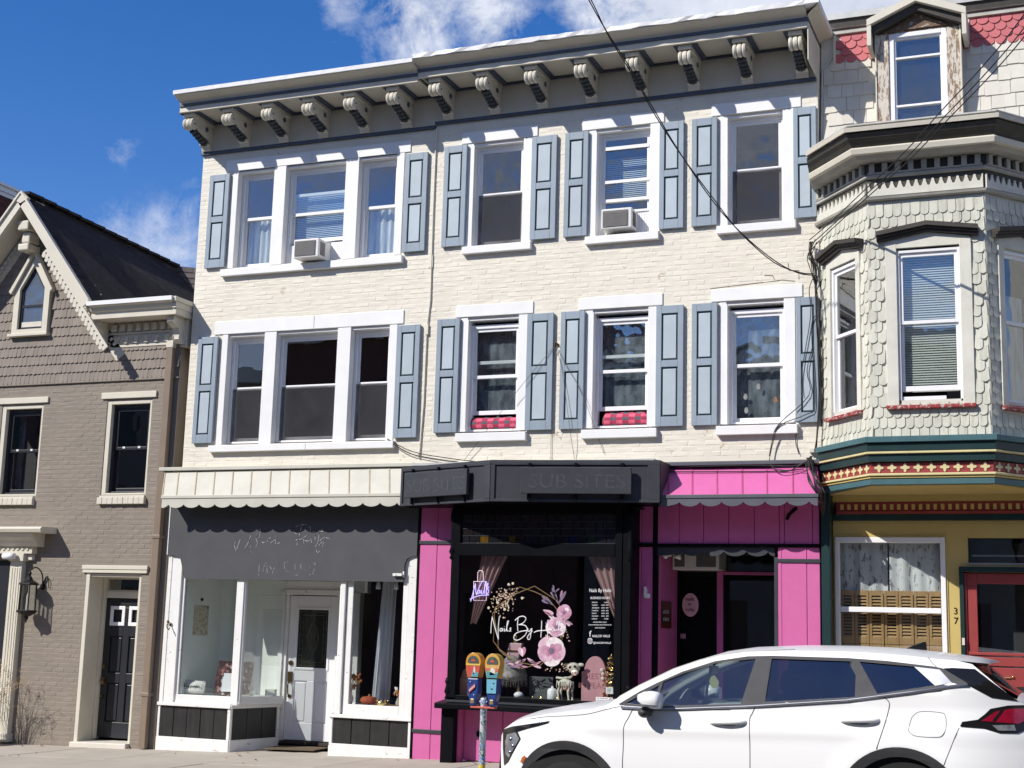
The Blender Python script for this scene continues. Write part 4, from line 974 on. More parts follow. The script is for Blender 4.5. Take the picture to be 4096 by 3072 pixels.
mb = MB(); mb.box(GX0 - .003, GX1 + .003, WY + .030, WY + .036, .83, 2.56); mb.build('shop_pane', M['shopglass'], PF)
# leaded transom: small panes in rows, each its own piece of coloured glass
rt = random.Random(3)
tints = [(.012, .012, .016), (.014, .014, .02), (.016, .013, .013), (.014, .016, .015), (.10, .055, .008), (.008, .010, .05), (.045, .008, .008), (.010, .030, .014)]
tm = [paint('leaded_glass_%s' % n, c, .12, .3, 20, .5, 40, coat=.6) for n, c in zip(('smoke', 'slate', 'umber', 'moss', 'amber', 'blue', 'red', 'green'), tints)]
rows = [(2.715, 2.80, 16, True), (2.805, 2.89, 15, False), (2.895, 2.975, 14, False), (2.98, 3.07, 13, False)]
for z0, z1, n, colr in rows:
    cuts = sorted([rt.uniform(-.25, .25) + i for i in range(1, n)]); cuts = [0] + cuts + [n]
    for i in range(n):
        a = GX0 + (GX1 - GX0) * cuts[i] / n; b = GX0 + (GX1 - GX0) * cuts[i + 1] / n
        mb = MB(); mb.box(a + .004, b - .004, WY + .035, WY + .042, z0 + .003, z1 - .003); mb.build('leaded_pane', tm[rt.choice([4, 5, 6, 7, 0, 1]) if colr and rt.random() < .6 else rt.choice([0, 1, 2, 3])], PF)
mb = MB()
for z0, z1, n, colr in rows: mb.box(GX0, GX1, WY + .030, WY + .046, z0 - .004, z0 + .002)
mb.build('lead_strip', M['char'], PF)
# room behind the display
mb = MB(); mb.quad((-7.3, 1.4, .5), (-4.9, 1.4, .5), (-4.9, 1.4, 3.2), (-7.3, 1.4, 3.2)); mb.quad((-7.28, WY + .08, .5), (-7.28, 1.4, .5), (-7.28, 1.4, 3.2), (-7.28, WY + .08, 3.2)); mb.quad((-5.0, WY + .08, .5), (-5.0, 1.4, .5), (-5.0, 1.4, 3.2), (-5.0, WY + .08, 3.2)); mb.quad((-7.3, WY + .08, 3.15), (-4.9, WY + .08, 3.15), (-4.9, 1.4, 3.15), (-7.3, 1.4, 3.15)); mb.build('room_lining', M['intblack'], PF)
mb = MB(); mb.box(-7.28, -5.0, WY + .075, .6, .70, .815); mb.build('display_floor', paint('black_felt', (.012, .013, .012), .95, .3, 40), PF)
for s in range(6): wk('room_panel', -6.9 + s * .32, -6.9 + s * .32 + .30, 1.36, 1.38, .6, 2.5, 'intblack', .004)
# porch lamp, plaque, doorbell camera
mb = MB(); mb.box(-4.905, -4.865, -.05, -.018, 2.10, 2.19); mb.box(-4.90, -4.83, -.045, -.018, 2.075, 2.13); mb.lathe((-4.885, -.055, 2.20), [(.014, -.02), (.014, .04)], 8, 0, 'y'); tag(mb.build('security_camera', M['vinyl'], bevel=.004), 'small white camera box on the shaded pink column', 'camera')
mb = MB(); mb.box(-4.742, -4.735, .16, .62, 1.72, 2.05); tag(mb.build('wall_plaque', paint('mahogany_plaque', (.10, .028, .014), .4, .2, 12)), 'dark red-brown plaque on the pink side wall of the doorway', 'plaque')
pl = bpy.data.objects['wall_plaque']
text_obj('plaque_letters', 'SALE', -4.734, .24, 1.90, .07, M['ghost'], pl, ax=(0, 1, 0)); text_obj('plaque_letters', 'THIS', -4.734, .24, 1.80, .06, M['ghost'], pl, ax=(0, 1, 0))
bpy.data.objects.remove(bpy.data.objects['plaque_letters']); bpy.data.objects.remove(bpy.data.objects['plaque_letters.001'])
for i in range(2):
    mb = MB()
    for k in range(4): mb.box(-4.735, -4.733, .24 + k * .07, .285 + k * .07, 1.90 - i * .09, 1.935 - i * .09 + .012 * (k % 2))
    mb.build('plaque_mark', M['ghostw'], pl)
# transom air conditioner over the pink door
t = thing('air_conditioner', 'grey white air conditioner through the transom above the black door', 'air conditioner', (-4.45, .75, 2.46), 'window air conditioners')
mb = MB(); mb.box(-4.73, -4.13, .62, 1.02, 2.455, 2.80); mb.build('case', M['ac'], t, bevel=.01)
mb = MB(); mb.box(-4.42, -4.17, .612, .63, 2.49, 2.78); mb.box(-4.70, -4.57, .612, .63, 2.49, 2.78); mb.build('grille', M['acgrille'], t)
mb = MB(); mb.tube([(-4.72, .10, 2.60), (-4.60, .12, 2.60)], .012, 6); mb.sphere((-4.68, .12, 2.59), (.035, .035, .03), 8, 6); mb.lathe((-4.58, .12, 2.59), [(.015, 0), (.045, .09)], 10, 0, 'x'); tag(mb.build('spot_lamp', M['ac'], smooth=True), 'white twin spot lamp in the corner under the doorway valance', 'lamp')
# oval hanging sign
ov = thing('oval_sign', 'oval pale pink hanging sign on the black door', 'sign', (-4.58, .9, 2.02))
mb = MB(); mb.lathe((-4.575, .93, 2.025), [(.001, 0), (.105, 0), (.108, .008), (.105, .014), (.001, .014)], 28, 0, 'y', (1.0, 1.38)); mb.build('board', paint('pale_pink_sign', (.74, .42, .50), .6), ov, autosm=40)
mb = MB(); mb.tube([(-4.62, .935, 2.16), (-4.575, .94, 2.24), (-4.53, .935, 2.16)], .003, 4); mb.build('cord', M['wire'], ov)
sgm = paint('sign_letter_brown', (.16, .035, .02), .6)
for i, (w, dz_, h) in enumerate((('nails', .045, .048), ('by', -.01, .036), ('halle', -.085, .044))): text_obj('sign_letters', w, -4.58, .926, 2.03 + dz_, h, sgm, ov, align='CENTER')
# pink awning
awning('awning', 'pink metal awning with grey scalloped valance beside the yellow shopfront', (-4.715, -2.79), (-4.585, -2.715), 3.655, 3.275, -.06, -.50,
       [0, .06, .215, .375, .535, .69, .85, 1], [-4.34, -4.09, -3.83, -3.575, -3.32, -3.065, -2.81], 3.195, .052, (M['pink'], M['pinkdark'], M['greytrim'], M['greytrim']), (-4.66, -2.68, -.14, .0, 3.675, 3.72))
mb = MB(); mb.tube([(-3.05, -.02, 3.16), (-3.12, -.10, 3.08), (-3.14, -.13, 3.02)], .022, 8); tag(mb.build('spout', M['black']), 'short black pipe stub under the pink awning', 'pipe')

# ---------------------------------------------------------------- dark folded sign fascia
DS = thing('sign_fascia', 'black two-faced sign fascia folded outwards above the nail shop window', 'sign', (-6.4, -.3, 3.4))
A_, B_, C_ = Vector((-8.09, -.36, 0)), Vector((-6.60, -.92, 0)), Vector((-4.56, -.58, 0))
def facet(P, Q, name, z0, z1, s0, s1, o0, o1, mat, bev=.004):
    d = (Q - P); n = Vector((d.y, -d.x, 0)).normalized()
    mb = MB(); mb.obox(P + d * s0 + n * o0 + Vector((0, 0, z0)), d * (s1 - s0), n * (o1 - o0), (0, 0, z1 - z0)); return mb.build(name, M[mat], DS, bevel=bev)
for P, Q, bs in ((A_, B_, (.10, .80)), (B_, C_, (.19, .84))):
    facet(P, Q, 'facet', 3.185, 3.665, 0, 1, -.03, 0, 'char', 0)
    facet(P, Q, 'top_rail', 3.63, 3.67, 0, 1, .001, .018, 'char'); facet(P, Q, 'bottom_rail', 3.182, 3.215, 0, 1, .001, .018, 'char')
    facet(P, Q, 'stile', 3.216, 3.629, 0, .025, .001, .018, 'char'); facet(P, Q, 'stile', 3.216, 3.629, .93, 1, .001, .018, 'char')
    for k in range(3):
        s = bs[0] + (bs[1] - bs[0]) * (.06 + .42 * k); facet(P, Q, 'sign_strap', 3.20, 3.65, s, s + .018, .018, .05, 'black', 0)
    facet(P, Q, 'sign_panel', 3.275, 3.595, bs[0], bs[1], .05, .10, 'char', .006)
for o in list(DS.children):
    pass
def dsl(P, Q, s0, s1, z, h, body):
    d = (Q - P); n = Vector((d.y, -d.x, 0)).normalized(); p = P + d * s0 + n * .1004
    text_obj('ghost_letters', body, p.x, p.y, z, h, M['ghost'], DS, ax=d, width=(d * (s1 - s0)).length, depth=.0004)
dsl(A_, B_, .125, .78, 3.34, .17, 'SUB SITES'); dsl(B_, C_, .235, .80, 3.345, .17, 'SUB SITES')
mb = MB(); mb.prism([A_ + Vector((0, 0, 3.672)), B_ + Vector((0, 0, 3.672)), C_ + Vector((0, 0, 3.672)), Vector((C_.x, 0, 3.672)), Vector((A_.x, 0, 3.672))], (0, 0, .02)); mb.build('top_board', M['char'], DS)
mb = MB(); mb.prism([A_ + Vector((0, .03, 3.19)), B_ + Vector((0, .04, 3.19)), C_ + Vector((0, .03, 3.19)), Vector((C_.x, 0, 3.19)), Vector((A_.x, 0, 3.19))], (0, 0, .015)); mb.build('soffit', M['black'], DS)
for p, q in ((A_, 1), (C_, -1)):
    mb = MB(); mb.box(min(p.x, p.x + q * .03), max(p.x, p.x + q * .03), p.y + .03, 0, 3.19, 3.67); mb.build('end_cheek', M['char'], DS)
mb = MB(); mb.prism([(-8.05, -.16, 3.735), (-6.9, -.19, 3.735), (-4.76, -.15, 3.735), (-4.76, 0, 3.735), (-8.05, 0, 3.735)], (0, 0, .035)); mb.build('lead_flashing', M['gutter'], DS)

# ---------------------------------------------------------------- fish-scale shingles
def shingle_mesh(w, h, t, kind):
    """a tapered slab in local coordinates: x across, z up (butt at z=0), y outwards negative"""
    mb = MB(); g = .0012 if kind in ('square', 'fine') else .0035
    if kind == 'round':
        pts = [(-w / 2 + g, h)] + [(-(w / 2 - g) * math.cos(math.pi * i / 8), w * .42 * (1 - math.sin(math.pi * i / 8)) - 0) for i in range(9)] + [(w / 2 - g, h)]
    elif kind == 'fine': pts = [(-w / 2 + g, h)] + [(-(w / 2 - g) * math.cos(math.pi * i / 6), .020 * (1 - math.sin(math.pi * i / 6))) for i in range(7)] + [(w / 2 - g, h)]
    elif kind == 'soft':
        pts = [(-w / 2 + g, h)] + [(-(w / 2 - g) * math.cos(math.pi * i / 6), w * .38 * (1 - math.sin(math.pi * i / 6))) for i in range(7)] + [(w / 2 - g, h)]
    else: pts = [(-w / 2 + g, h), (-w / 2 + g, 0), (w / 2 - g, 0), (w / 2 - g, h)]
    n = len(pts); f = lambda z: -t * (1 - z / h) - .001
    mb.add([(x, f(z), z) for x, z in pts] + [(x, .004, z) for x, z in pts], [tuple(range(n))] + [(i, i + n, (i + 1) % n + n, (i + 1) % n) for i in range(n)])
    return mb
def shingle_field(parent, origin, u, nrm, up, width, rows, pitch, expo, mat, kind, keep, t=.012, nparts=300, rnd=None, prefer=None, part='shingle', jit=.004, wj=0.0):
    """rows of shingles on the plane at origin; u across, up up the slope, nrm outwards"""
    rnd = rnd or random.Random(1); u, nrm, up = Vector(u).normalized(), Vector(nrm).normalized(), Vector(up).normalized()
    rot = Matrix((u, -nrm, up)).transposed()
    items = []
    for r in range(rows):
        x = -pitch * (.5 if r % 2 else 0) + pitch * .25
        while x < width + pitch * .5:
            w = pitch * (1 + rnd.uniform(-wj, wj))
            c = (x + w / 2, r * expo)
            if keep(c[0], c[1] + expo * .5): items.append((c[0], c[1] + rnd.uniform(-jit, jit), w))
            x += w
    h = expo * 1.35
    if prefer: items.sort(key=prefer)
    src = None; joined = MB(); tone = []
    org = ORG[parent.name]; O = Vector(origin)
    var = [shingle_mesh(pitch * (1 + d), h, t, kind) for d in (0, -.04, .03)]
    for k, (x, z, w) in enumerate(items):
        pos = O + u * x + up * z + nrm * rnd.uniform(0, .003)
        tw = rnd.uniform(-.02, .02)
        if k < nparts:
            if k < 3: o = var[k].build(part, mat, parent, local=True); src = (src or []) + [o]
            else: o = src[k % 3].copy(); COL.objects.link(o); o.parent = parent
            o.matrix_local = Matrix.Translation(pos - org) @ (rot @ Matrix.Rotation(tw, 3, 'Y')).to_4x4()
            if wj: o.scale = (w / pitch, 1, 1)
        else:
            v = var[k % 3]; m3 = rot @ Matrix.Rotation(tw, 3, 'Y')
            joined.add([pos + m3 @ Vector((p[0] * (w / pitch if wj else 1), p[1], p[2])) for p in v.v], v.f); tone += [rnd.random()] * len(v.f)
    if joined.f:
        joined.t = tone; joined.build(part + '_courses', mat, parent, stuff=True)

# ---------------------------------------------------------------- taupe brick house (left)
BH = thing('brick_house', 'taupe painted brick house with steep shingled gable and pointed window', 'house', (-14.6, 3, -.15))
HX0, HX1 = -17.5, -11.905
bh = [(-13.135, -12.345, 3.41, 4.80), (-15.08, -14.30, 3.41, 4.79), (-13.265, -12.31, -.3, 2.29), (-15.9, -14.60, -.3, 2.46)]
wb = MB(); wall_sheet(wb, HX0, HX1, -.5, 5.12, bh, 0.0, 0, .14); wb.quad((HX0, 0, 5.12), (HX1, 0, 5.12), (HX1, 0, 6.2), (HX0, 0, 6.2))
wb.prism([(-16.12, 0, 6.2), (-13.28, 0, 6.2), (-14.70, 0, 7.97)], (0, .1, 0)); wb.quad((HX1, 0, -.5), (HX1, 3, -.5), (HX1, 3, 6.2), (HX1, 0, 6.2))
wb.build('wall', M['brown'], BH)
mb = MB(); mb.box(HX0 + .1, HX1 - .05, 1.9, 2.0, -.4, 6); mb.box(HX0 + .1, HX1 - .05, .15, 1.9, 2.75, 2.9); mb.build('interior', M['interior'], BH)
sk = [(-13.235, -12.26, 4.80, 4.925), (-15.15, -14.20, 4.79, 4.905), (-13.155, -12.32, 3.27, 3.41), (-15.2, -14.31, 3.27, 3.41), (-13.34, -12.19, 2.28, 2.40), (-16, -14.36, -.3, 2.95), (-12.13, -11.95, -.5, 5.2)]
brickwork(BH, -15.6, HX1 - .002, -.22, 5.09, bh + sk, 0.0, M['brown'], random.Random(9), keep=lambda x, z: z > gz(x, 0) - .03, bl=.207, ch=.068)
def bpart(name, x0, x1, y0, y1, z0, z1, mat='browntrim', bev=.006):
    mb = MB(); mb.box(x0, x1, y0, y1, z0, z1); return mb.build(name, M[mat], BH, bevel=bev)
bpart('lintel', -13.23, -12.265, -.03, .05, 4.825, 4.918); bpart('lintel', -15.15, -14.205, -.03, .05, 4.81, 4.90); bpart('lintel', -13.33, -12.195, -.04, .05, 2.34, 2.398); bpart('lintel', -13.32, -12.205, -.03, .05, 2.29, 2.338)
for x0, x1 in ((-13.15, -12.325), (-15.15, -14.315)):
    n = 9
    for i in range(n):
        a = x0 + (x1 - x0) * i / n; mb = MB(); mb.box(a + .002, a + (x1 - x0) / n - .002, -.058 + .003 * (i % 2), .02, 3.275, 3.372); mb.build('sill_brick', M['browntrim'], BH, bevel=.006)
    bpart('sill', x0 + .02, x1 - .02, -.03, .06, 3.373, 3.40)
for a, b, z1 in ((-13.135, -12.345, 4.80), (-15.08, -14.30, 4.79)):
    mb = MB(); ring(mb, a + .001, b - .001, 3.411, z1 - .001, .075, .035, .03, .055, .01, .12); mb.build('casing', M['browntrim'], BH, bevel=.004)
    fr = double_hung(BH, a + .076, b - .036, 3.442, z1 - .057, 4.10, .075, M['doorblack'], fw=.045)
    mb = MB()
    for q in (.3, .7): mb.box(a + .08 + (b - a - .12) * q - .02, a + .08 + (b - a - .12) * q + .02, .09, .12, 4.10, 4.128)
    mb.build('sash_lock', M['vinyl'], fr)
mb = MB(); mb.quad((-14.98, .3, 3.5), (-14.86, .3, 3.5), (-14.86, .3, 4.7), (-14.98, .3, 4.7)); tag(mb.build('curtain', M['film']), 'pale curtain edge inside the house window by the photo edge', 'curtain')
# front door in a deep panelled reveal
bpart('jamb', -13.264, -13.20, -.004, .40, -.09, 2.289); bpart('jamb', -12.36, -12.311, .02, .40, -.09, 2.289); bpart('jamb_return', -13.199, -13.16, .30, .42, -.05, 2.28); bpart('head', -13.199, -12.361, .02, .40, 2.235, 2.288)
bpart('transom_bar', -13.18, -12.361, .33, .42, 1.945, 2.04); mb = MB(); ring(mb, -13.18, -12.361, 2.04, 2.235, .035, .03, .02, .02, .345, .40); mb.build('transom_frame', M['browntrim'], BH, bevel=.003)
mb = MB(); mb.box(-13.15, -12.39, .36, .366, 2.055, 2.22); mb.build('transom_pane', M['glass'], BH)
d_ = MB(); X0, X1, Z0, Z1 = -13.16, -12.40, -.03, 1.94
ring(d_, X0, X1, Z0, Z1, .11, .11, .22, .13, .365, .41); d_.box(X0 + .325, X1 - .325, .365, .41, .19, 1.81); d_.box(X0 + .11, X0 + .325, .365, .41, 1.40, 1.55); d_.box(X1 - .325, X1 - .11, .365, .41, 1.40, 1.55); d_.box(X0 + .11, X0 + .325, .365, .41, .74, .88); d_.box(X1 - .325, X1 - .11, .365, .41, .74, .88); d_.box(X0 + .11, X1 - .11, .392, .405, .19, 1.81)
door = d_.build('door', M['doorblack'], BH, bevel=.006)
for a, b in ((X0 + .11, X0 + .325), (X1 - .325, X1 - .11)):
    mb = MB(); ring(mb, a - .02, b + .02, 1.55, 1.83, .05, .05, .05, .05, .352, .372); f_ = mb.build('door_light', M['vinyl'], door, bevel=.004)
    for z0, z1 in ((.215, .72), (.90, 1.38)):
        mb = MB(); mb.box(a + .02, b - .02, .375, .393, z0, z1); mb.build('door_panel', M['doorblack'], door, bevel=.012)
mb = MB(); mb.lathe((X0 + .055, .335, .96), [(.028, 0), (.03, .03)], 12, 0, 'y'); mb.build('deadbolt', M['metal'], door)
mb = MB(); mb.sphere((X0 + .055, .33, .76), .03, 10, 7); mb.box(X0 + .025, X0 + .085, .345, .366, .71, .81); mb.build('door_knob', M['metal'], door)
mb = MB(); mb.lathe((X0 + .05, .335, .55), [(.02, 0), (.02, .03)], 10, 0, 'y'); mb.build('keyhole_plate', M['metal'], door)
mb = MB(); mb.obox((-13.27, -.09, -.19), (.96, 0, .02), (0, .5, 0), (0, 0, .115)); mb.build('door_step', M['offwhite'], BH, bevel=.012)
# entrance surround with hood at the picture edge
bpart('pilaster', -14.585, -14.37, -.09, .02, -.06, 2.44); 
for i in range(4): bpart('flute', -14.555 + i * .045, -14.53 + i * .045, -.098, -.089, .15, 2.35, 'browntrim', .003)
bpart('plinth', -14.61, -14.345, -.115, .02, -.14, -.02); bpart('capital', -14.60, -14.33, -.12, .02, 2.44, 2.55); bpart('capital', -14.34, -14.22, -.06, .02, 2.46, 2.545)
bpart('frieze', -15.7, -14.19, -.11, .02, 2.55, 2.655)
for i in range(16): bpart('dentil', -15.60 + i * .087, -15.56 + i * .087, -.124, -.11, 2.60, 2.63, 'browntrim', .002)
mb = MB(); mb.profile_x([(.02, 2.655), (-.14, 2.655), (-.18, 2.70), (-.20, 2.735), (-.27, 2.78), (-.30, 2.835), (-.30, 2.845), (.02, 2.845)], -15.9, -14.07); mb.build('hood_moulding', M['browntrim'], BH)
mb = MB(); mb.profile_x([(.02, 2.846), (-.34, 2.846), (-.36, 2.90), (-.33, 2.93), (.02, 2.945)], -15.95, -13.86); mb.build('hood', M['browntrim'], BH, bevel=.006)
bpart('door', -15.9, -14.61, .06, .12, -.1, 2.46, 'doorblack')
mb = MB(); mb.lathe((-14.55, -.17, 2.51), [(.001, -.10), (.045, -.1), (.05, 0), (.045, .1), (.001, .1)], 12, 0, 'x'); tag(mb.build('porch_lamp', M['vinyl'], smooth=True), 'white round lamp head on the entrance frieze at the photo edge', 'lamp')
# shingled upper wall
slope = (7.97 - 6.2) / (14.70 - 13.28)
lan = lambda x, z: (-15.02 < x < -14.27 and 5.80 < z < 6.56) or (z >= 6.5 and abs(x + 14.645) < .38 - (z - 6.5) * .62)
def keepg(x, z):
    X = -15.9 + x; Z = 5.105 + z
    if lan(X, Z): return False
    if Z > 5.62 and X > -13.12: return False
    return X < -11.92 and (Z < 5.62 or Z < 7.90 - abs(X + 14.70) * slope)
shingle_field(BH, (-15.9, -.006, 5.105), (1, 0, 0), (0, -1, 0), (0, 0, 1), 4.0, 20, .080, .142, M['shingle'], 'fine', keepg, t=.020, rnd=random.Random(4), prefer=lambda i: (i[0] - 15.9) ** 2 + (i[1] + 3) ** 2, jit=.003)
bpart('water_table', HX0, -11.91, -.03, .02, 5.085, 5.11, 'brown')
# pointed gable window
lw = MB()
def frame_poly(w, zb, zs, zp, c=-14.645): return [(c - w, zb), (c + w, zb), (c + w, zs), (c, zp), (c - w, zs)]
def ring_poly(mb, o, i, y0, y1, mat=0):
    n = len(o)
    for k in range(n):
        j = (k + 1) % n; mb.add([(o[k][0], y0, o[k][1]), (o[j][0], y0, o[j][1]), (i[j][0], y0, i[j][1]), (i[k][0], y0, i[k][1]), (o[k][0], y1, o[k][1]), (o[j][0], y1, o[j][1]), (i[j][0], y1, i[j][1]), (i[k][0], y1, i[k][1])],
            [(0, 1, 2, 3), (7, 6, 5, 4), (0, 4, 5, 1), (2, 6, 7, 3)], mat)
ring_poly(lw, frame_poly(.335, 5.885, 6.54, 7.08), frame_poly(.235, 5.95, 6.58, 6.95), -.075, .02)
lancet = lw.build('gable_window', M['browntrim'], BH)
mb = MB(); mb.xz([(-14.645, 7.125), (-14.645, 7.20), (-14.235, 6.545), (-14.275, 6.505)], -.12, -.02); mb.xz([(-14.645, 7.125), (-14.645, 7.20), (-15.055, 6.545), (-15.015, 6.505)], -.12, -.02); mb.build('drip_hood', M['browntrim'], lancet)
mb = MB(); mb.box(-15.035, -14.285, -.10, .0, 5.84, 5.884); mb.build('sill', M['browntrim'], lancet, bevel=.006)
mb = MB(); ring_poly(mb, frame_poly(.234, 5.951, 6.58, 6.949), frame_poly(.19, 5.99, 6.56, 6.86), -.03, .0); mb.box(-14.86, -14.43, -.032, -.002, 6.30, 6.335); mb.build('sash', M['doorblack'], lancet)
mb = MB(); mb.xz(frame_poly(.195, 5.98, 6.56, 6.88), -.018, -.012); mb.build('pane', M['glasswavy'], lancet); mb = MB(); mb.xz(frame_poly(.234, 5.951, 6.58, 6.949), -.004, .0); mb.build('backing', M['interior'], lancet)
mb = MB(); mb.box(-14.84, -14.45, -.026, -.02, 5.99, 6.07); mb.build('sash_bottom', M['offwhite'], lancet)
# rakes, cornice and carved boards
for sgn in (1, -1):
    ex = 1.66; ux, uz = sgn * 1.42 / 2.269, -1.77 / 2.269; L_ = 2.269 + .78
    mb = MB()
    ap = Vector((-14.70, 0, 7.99)); d = Vector((ux, 0, uz)); nn = Vector((-uz * sgn, 0, ux * sgn)) * sgn; nn = Vector((abs(uz) * sgn, 0, abs(ux)))
    Lr = 2.27
    mb.obox(ap + Vector((0, -.43, 0)), d * Lr, (0, .05, 0), -nn * .13); mb.obox(ap + Vector((0, -.46, 0)) + nn * .0, d * Lr, (0, .07, 0), nn * .03)
    mb.obox(ap + Vector((0, -.42, 0)) - nn * .115, d * (Lr + .05), (0, .42, 0), nn * .02)      # soffit
    mb.build('rake_board', M['browntrim'], BH)
    mb = MB(); mb.obox(ap + d * .30 + Vector((0, -.035, 0)) - nn * .14, d * (Lr + .52), (0, .04, 0), -nn * .17); bb = mb.build('barge_board', M['browntrim'], BH)
    n = 27
    for i in range(n):
        mb = MB(); mb.obox(ap + d * (.42 + i * .093) + Vector((0, -.06, 0)) - nn * .16, d * .04, (0, .028, 0), -nn * .055); mb.build('tooth', M['browntrim'], bb)
    mb = MB()
    pth = [ap + d * (.42 + i * .0466) + Vector((0, -.042, 0)) - nn * (.265 + .02 * math.cos(i * math.pi)) for i in range(54)]
    mb.tube(pth, .012, 5); mb.build('carved_band', M['browntrim'], bb)
ap = Vector((-14.70, 0, 7.99)); d = Vector((1.42 / 2.269, 0, -1.77 / 2.269)); nn = Vector((1.77 / 2.269, 0, 1.42 / 2.269))
mb = MB(); mb.obox(ap + d * 1.05 + Vector((0, -.405, 0)) - nn * .131, d * 2.0, (0, .025, 0), -nn * .105); cbd = mb.build('carved_rake', M['browntrim'], BH)
for i in range(21):
    c = ap + d * (1.10 + i * .094) + Vector((0, -.408, 0)) - nn * .185; mb = MB(); mb.lathe(tuple(c), [(.001, 0), (.014, 0), (.014, .004), (.001, .004)], 8, 0, 'y'); mb.build('pierced_hole', M['baydark'], cbd)
    mb = MB(); mb.lathe(tuple(c - nn * .052), [(.001, 0), (.034, 0), (.034, .02), (.001, .02)], 10, 0, 'y'); mb.build('lobe', M['browntrim'], cbd)
mb = MB(); mb.prism([(-14.70, -.445, 7.83), (-14.56, -.445, 7.90), (-14.70, -.445, 8.03), (-14.84, -.445, 7.90)], (0, .06, 0)); mb.build('rake_apex', M['browntrim'], BH)
for z0, z1, w, y in ((7.44, 7.60, .10, -.34), (7.26, 7.44, .075, -.26), (7.13, 7.25, .10, -.30)):
    mb = MB(); mb.box(-14.70 - w, -14.70 + w, y, -.02, z0, z1 - .01); mb.build('apex_bracket', M['browntrim'], BH, bevel=.02)
cx0, cx1 = -13.27, -11.80
mb = MB(); prof = [(.02, 6.20), (-.44, 6.20), (-.44, 6.135), (-.405, 6.12), (-.385, 6.07), (-.35, 6.045), (-.35, 6.02), (-.36, 6.015), (-.36, 5.955), (.02, 5.955)]
mb.profile_x(prof, cx0, cx1 - .03); mb.build('eaves_cornice', M['browntrim'], BH)
mb = MB(); mb.profile_x([(.02, 6.201), (-.47, 6.201), (-.47, 6.14), (-.441, 6.14), (-.441, 6.19), (.02, 6.19)], cx0 - .02, cx1); mb.build('eaves_gutter', M['vinyl'], BH)
mb = MB()
for i, (o, z0, z1) in enumerate(((.03, 6.135, 6.20), (.012, 6.045, 6.134), (.0, 5.955, 6.044))): mb.box(cx1 - .03, cx1 + .018 + o, -.43 + (.03 - o) * 2.2, .3, z0, z1)
mb.build('cornice_return', M['browntrim'], BH)
bpart('corner_block', -11.96, -11.815, -.02, .3, 5.55, 5.953)
bpart('frieze_board', -13.25, -11.85, -.035, .02, 5.585, 5.953)
for i in range(8): bpart('frieze_dentil', -13.10 + i * .142, -13.02 + i * .142, -.085, -.036, 5.82, 5.92, 'browntrim', .006)
bpart('frieze_bead', -13.22, -11.9, -.06, -.036, 5.775, 5.80)
for i in range(6):
    x = -13.03 + i * .178; mb = MB(); mb.xz([(x - .045, 5.735), (x + .045, 5.735), (x + .02, 5.67), (x + .03, 5.64), (x - .03, 5.64), (x - .02, 5.67)], -.062, -.036); mb.build('frieze_drop', M['browntrim'], BH)
    mb = MB(); mb.tube(smooth_path([(x + .045, -.045, 5.73), (x + .09, -.045, 5.68), (x + .135, -.045, 5.73)]), .009, 5); mb.build('frieze_swag', M['browntrim'], BH)
for x in (-13.24, -11.92):
    mb = MB(); mb.profile_x([(-.02, 5.95), (-.28, 5.95), (-.29, 5.88), (-.24, 5.83), (-.16, 5.80), (-.12, 5.72), (-.13, 5.64), (-.08, 5.585), (-.02, 5.585)], x - .055, x + .055)
    for k in (-1, 1): mb.lathe((x + k * .056 - (.006 if k > 0 else 0), -.235, 5.875), [(.001, 0), (.05, 0), (.05, .006), (.001, .006)], 12, 0, 'x'); mb.lathe((x + k * .056 - (.006 if k > 0 else 0), -.11, 5.67), [(.001, 0), (.035, 0), (.035, .006), (.001, .006)], 12, 0, 'x')
    mb.build('console_bracket', M['browntrim'], BH, autosm=40)
# downspout
mb = MB(); mb.box(-12.095, -11.985, -.10, -.018, gz(-12, 0), 5.58); mb.box(-12.10, -11.98, -.105, -.015, 5.53, 5.63, 1); mb.box(-12.108, -11.972, -.11, .0, 2.78, 2.83); mb.box(-12.108, -11.972, -.11, 0, .6, .65)
mb.build('downspout', [M['pipe'], M['browntrim']], BH, bevel=.006)
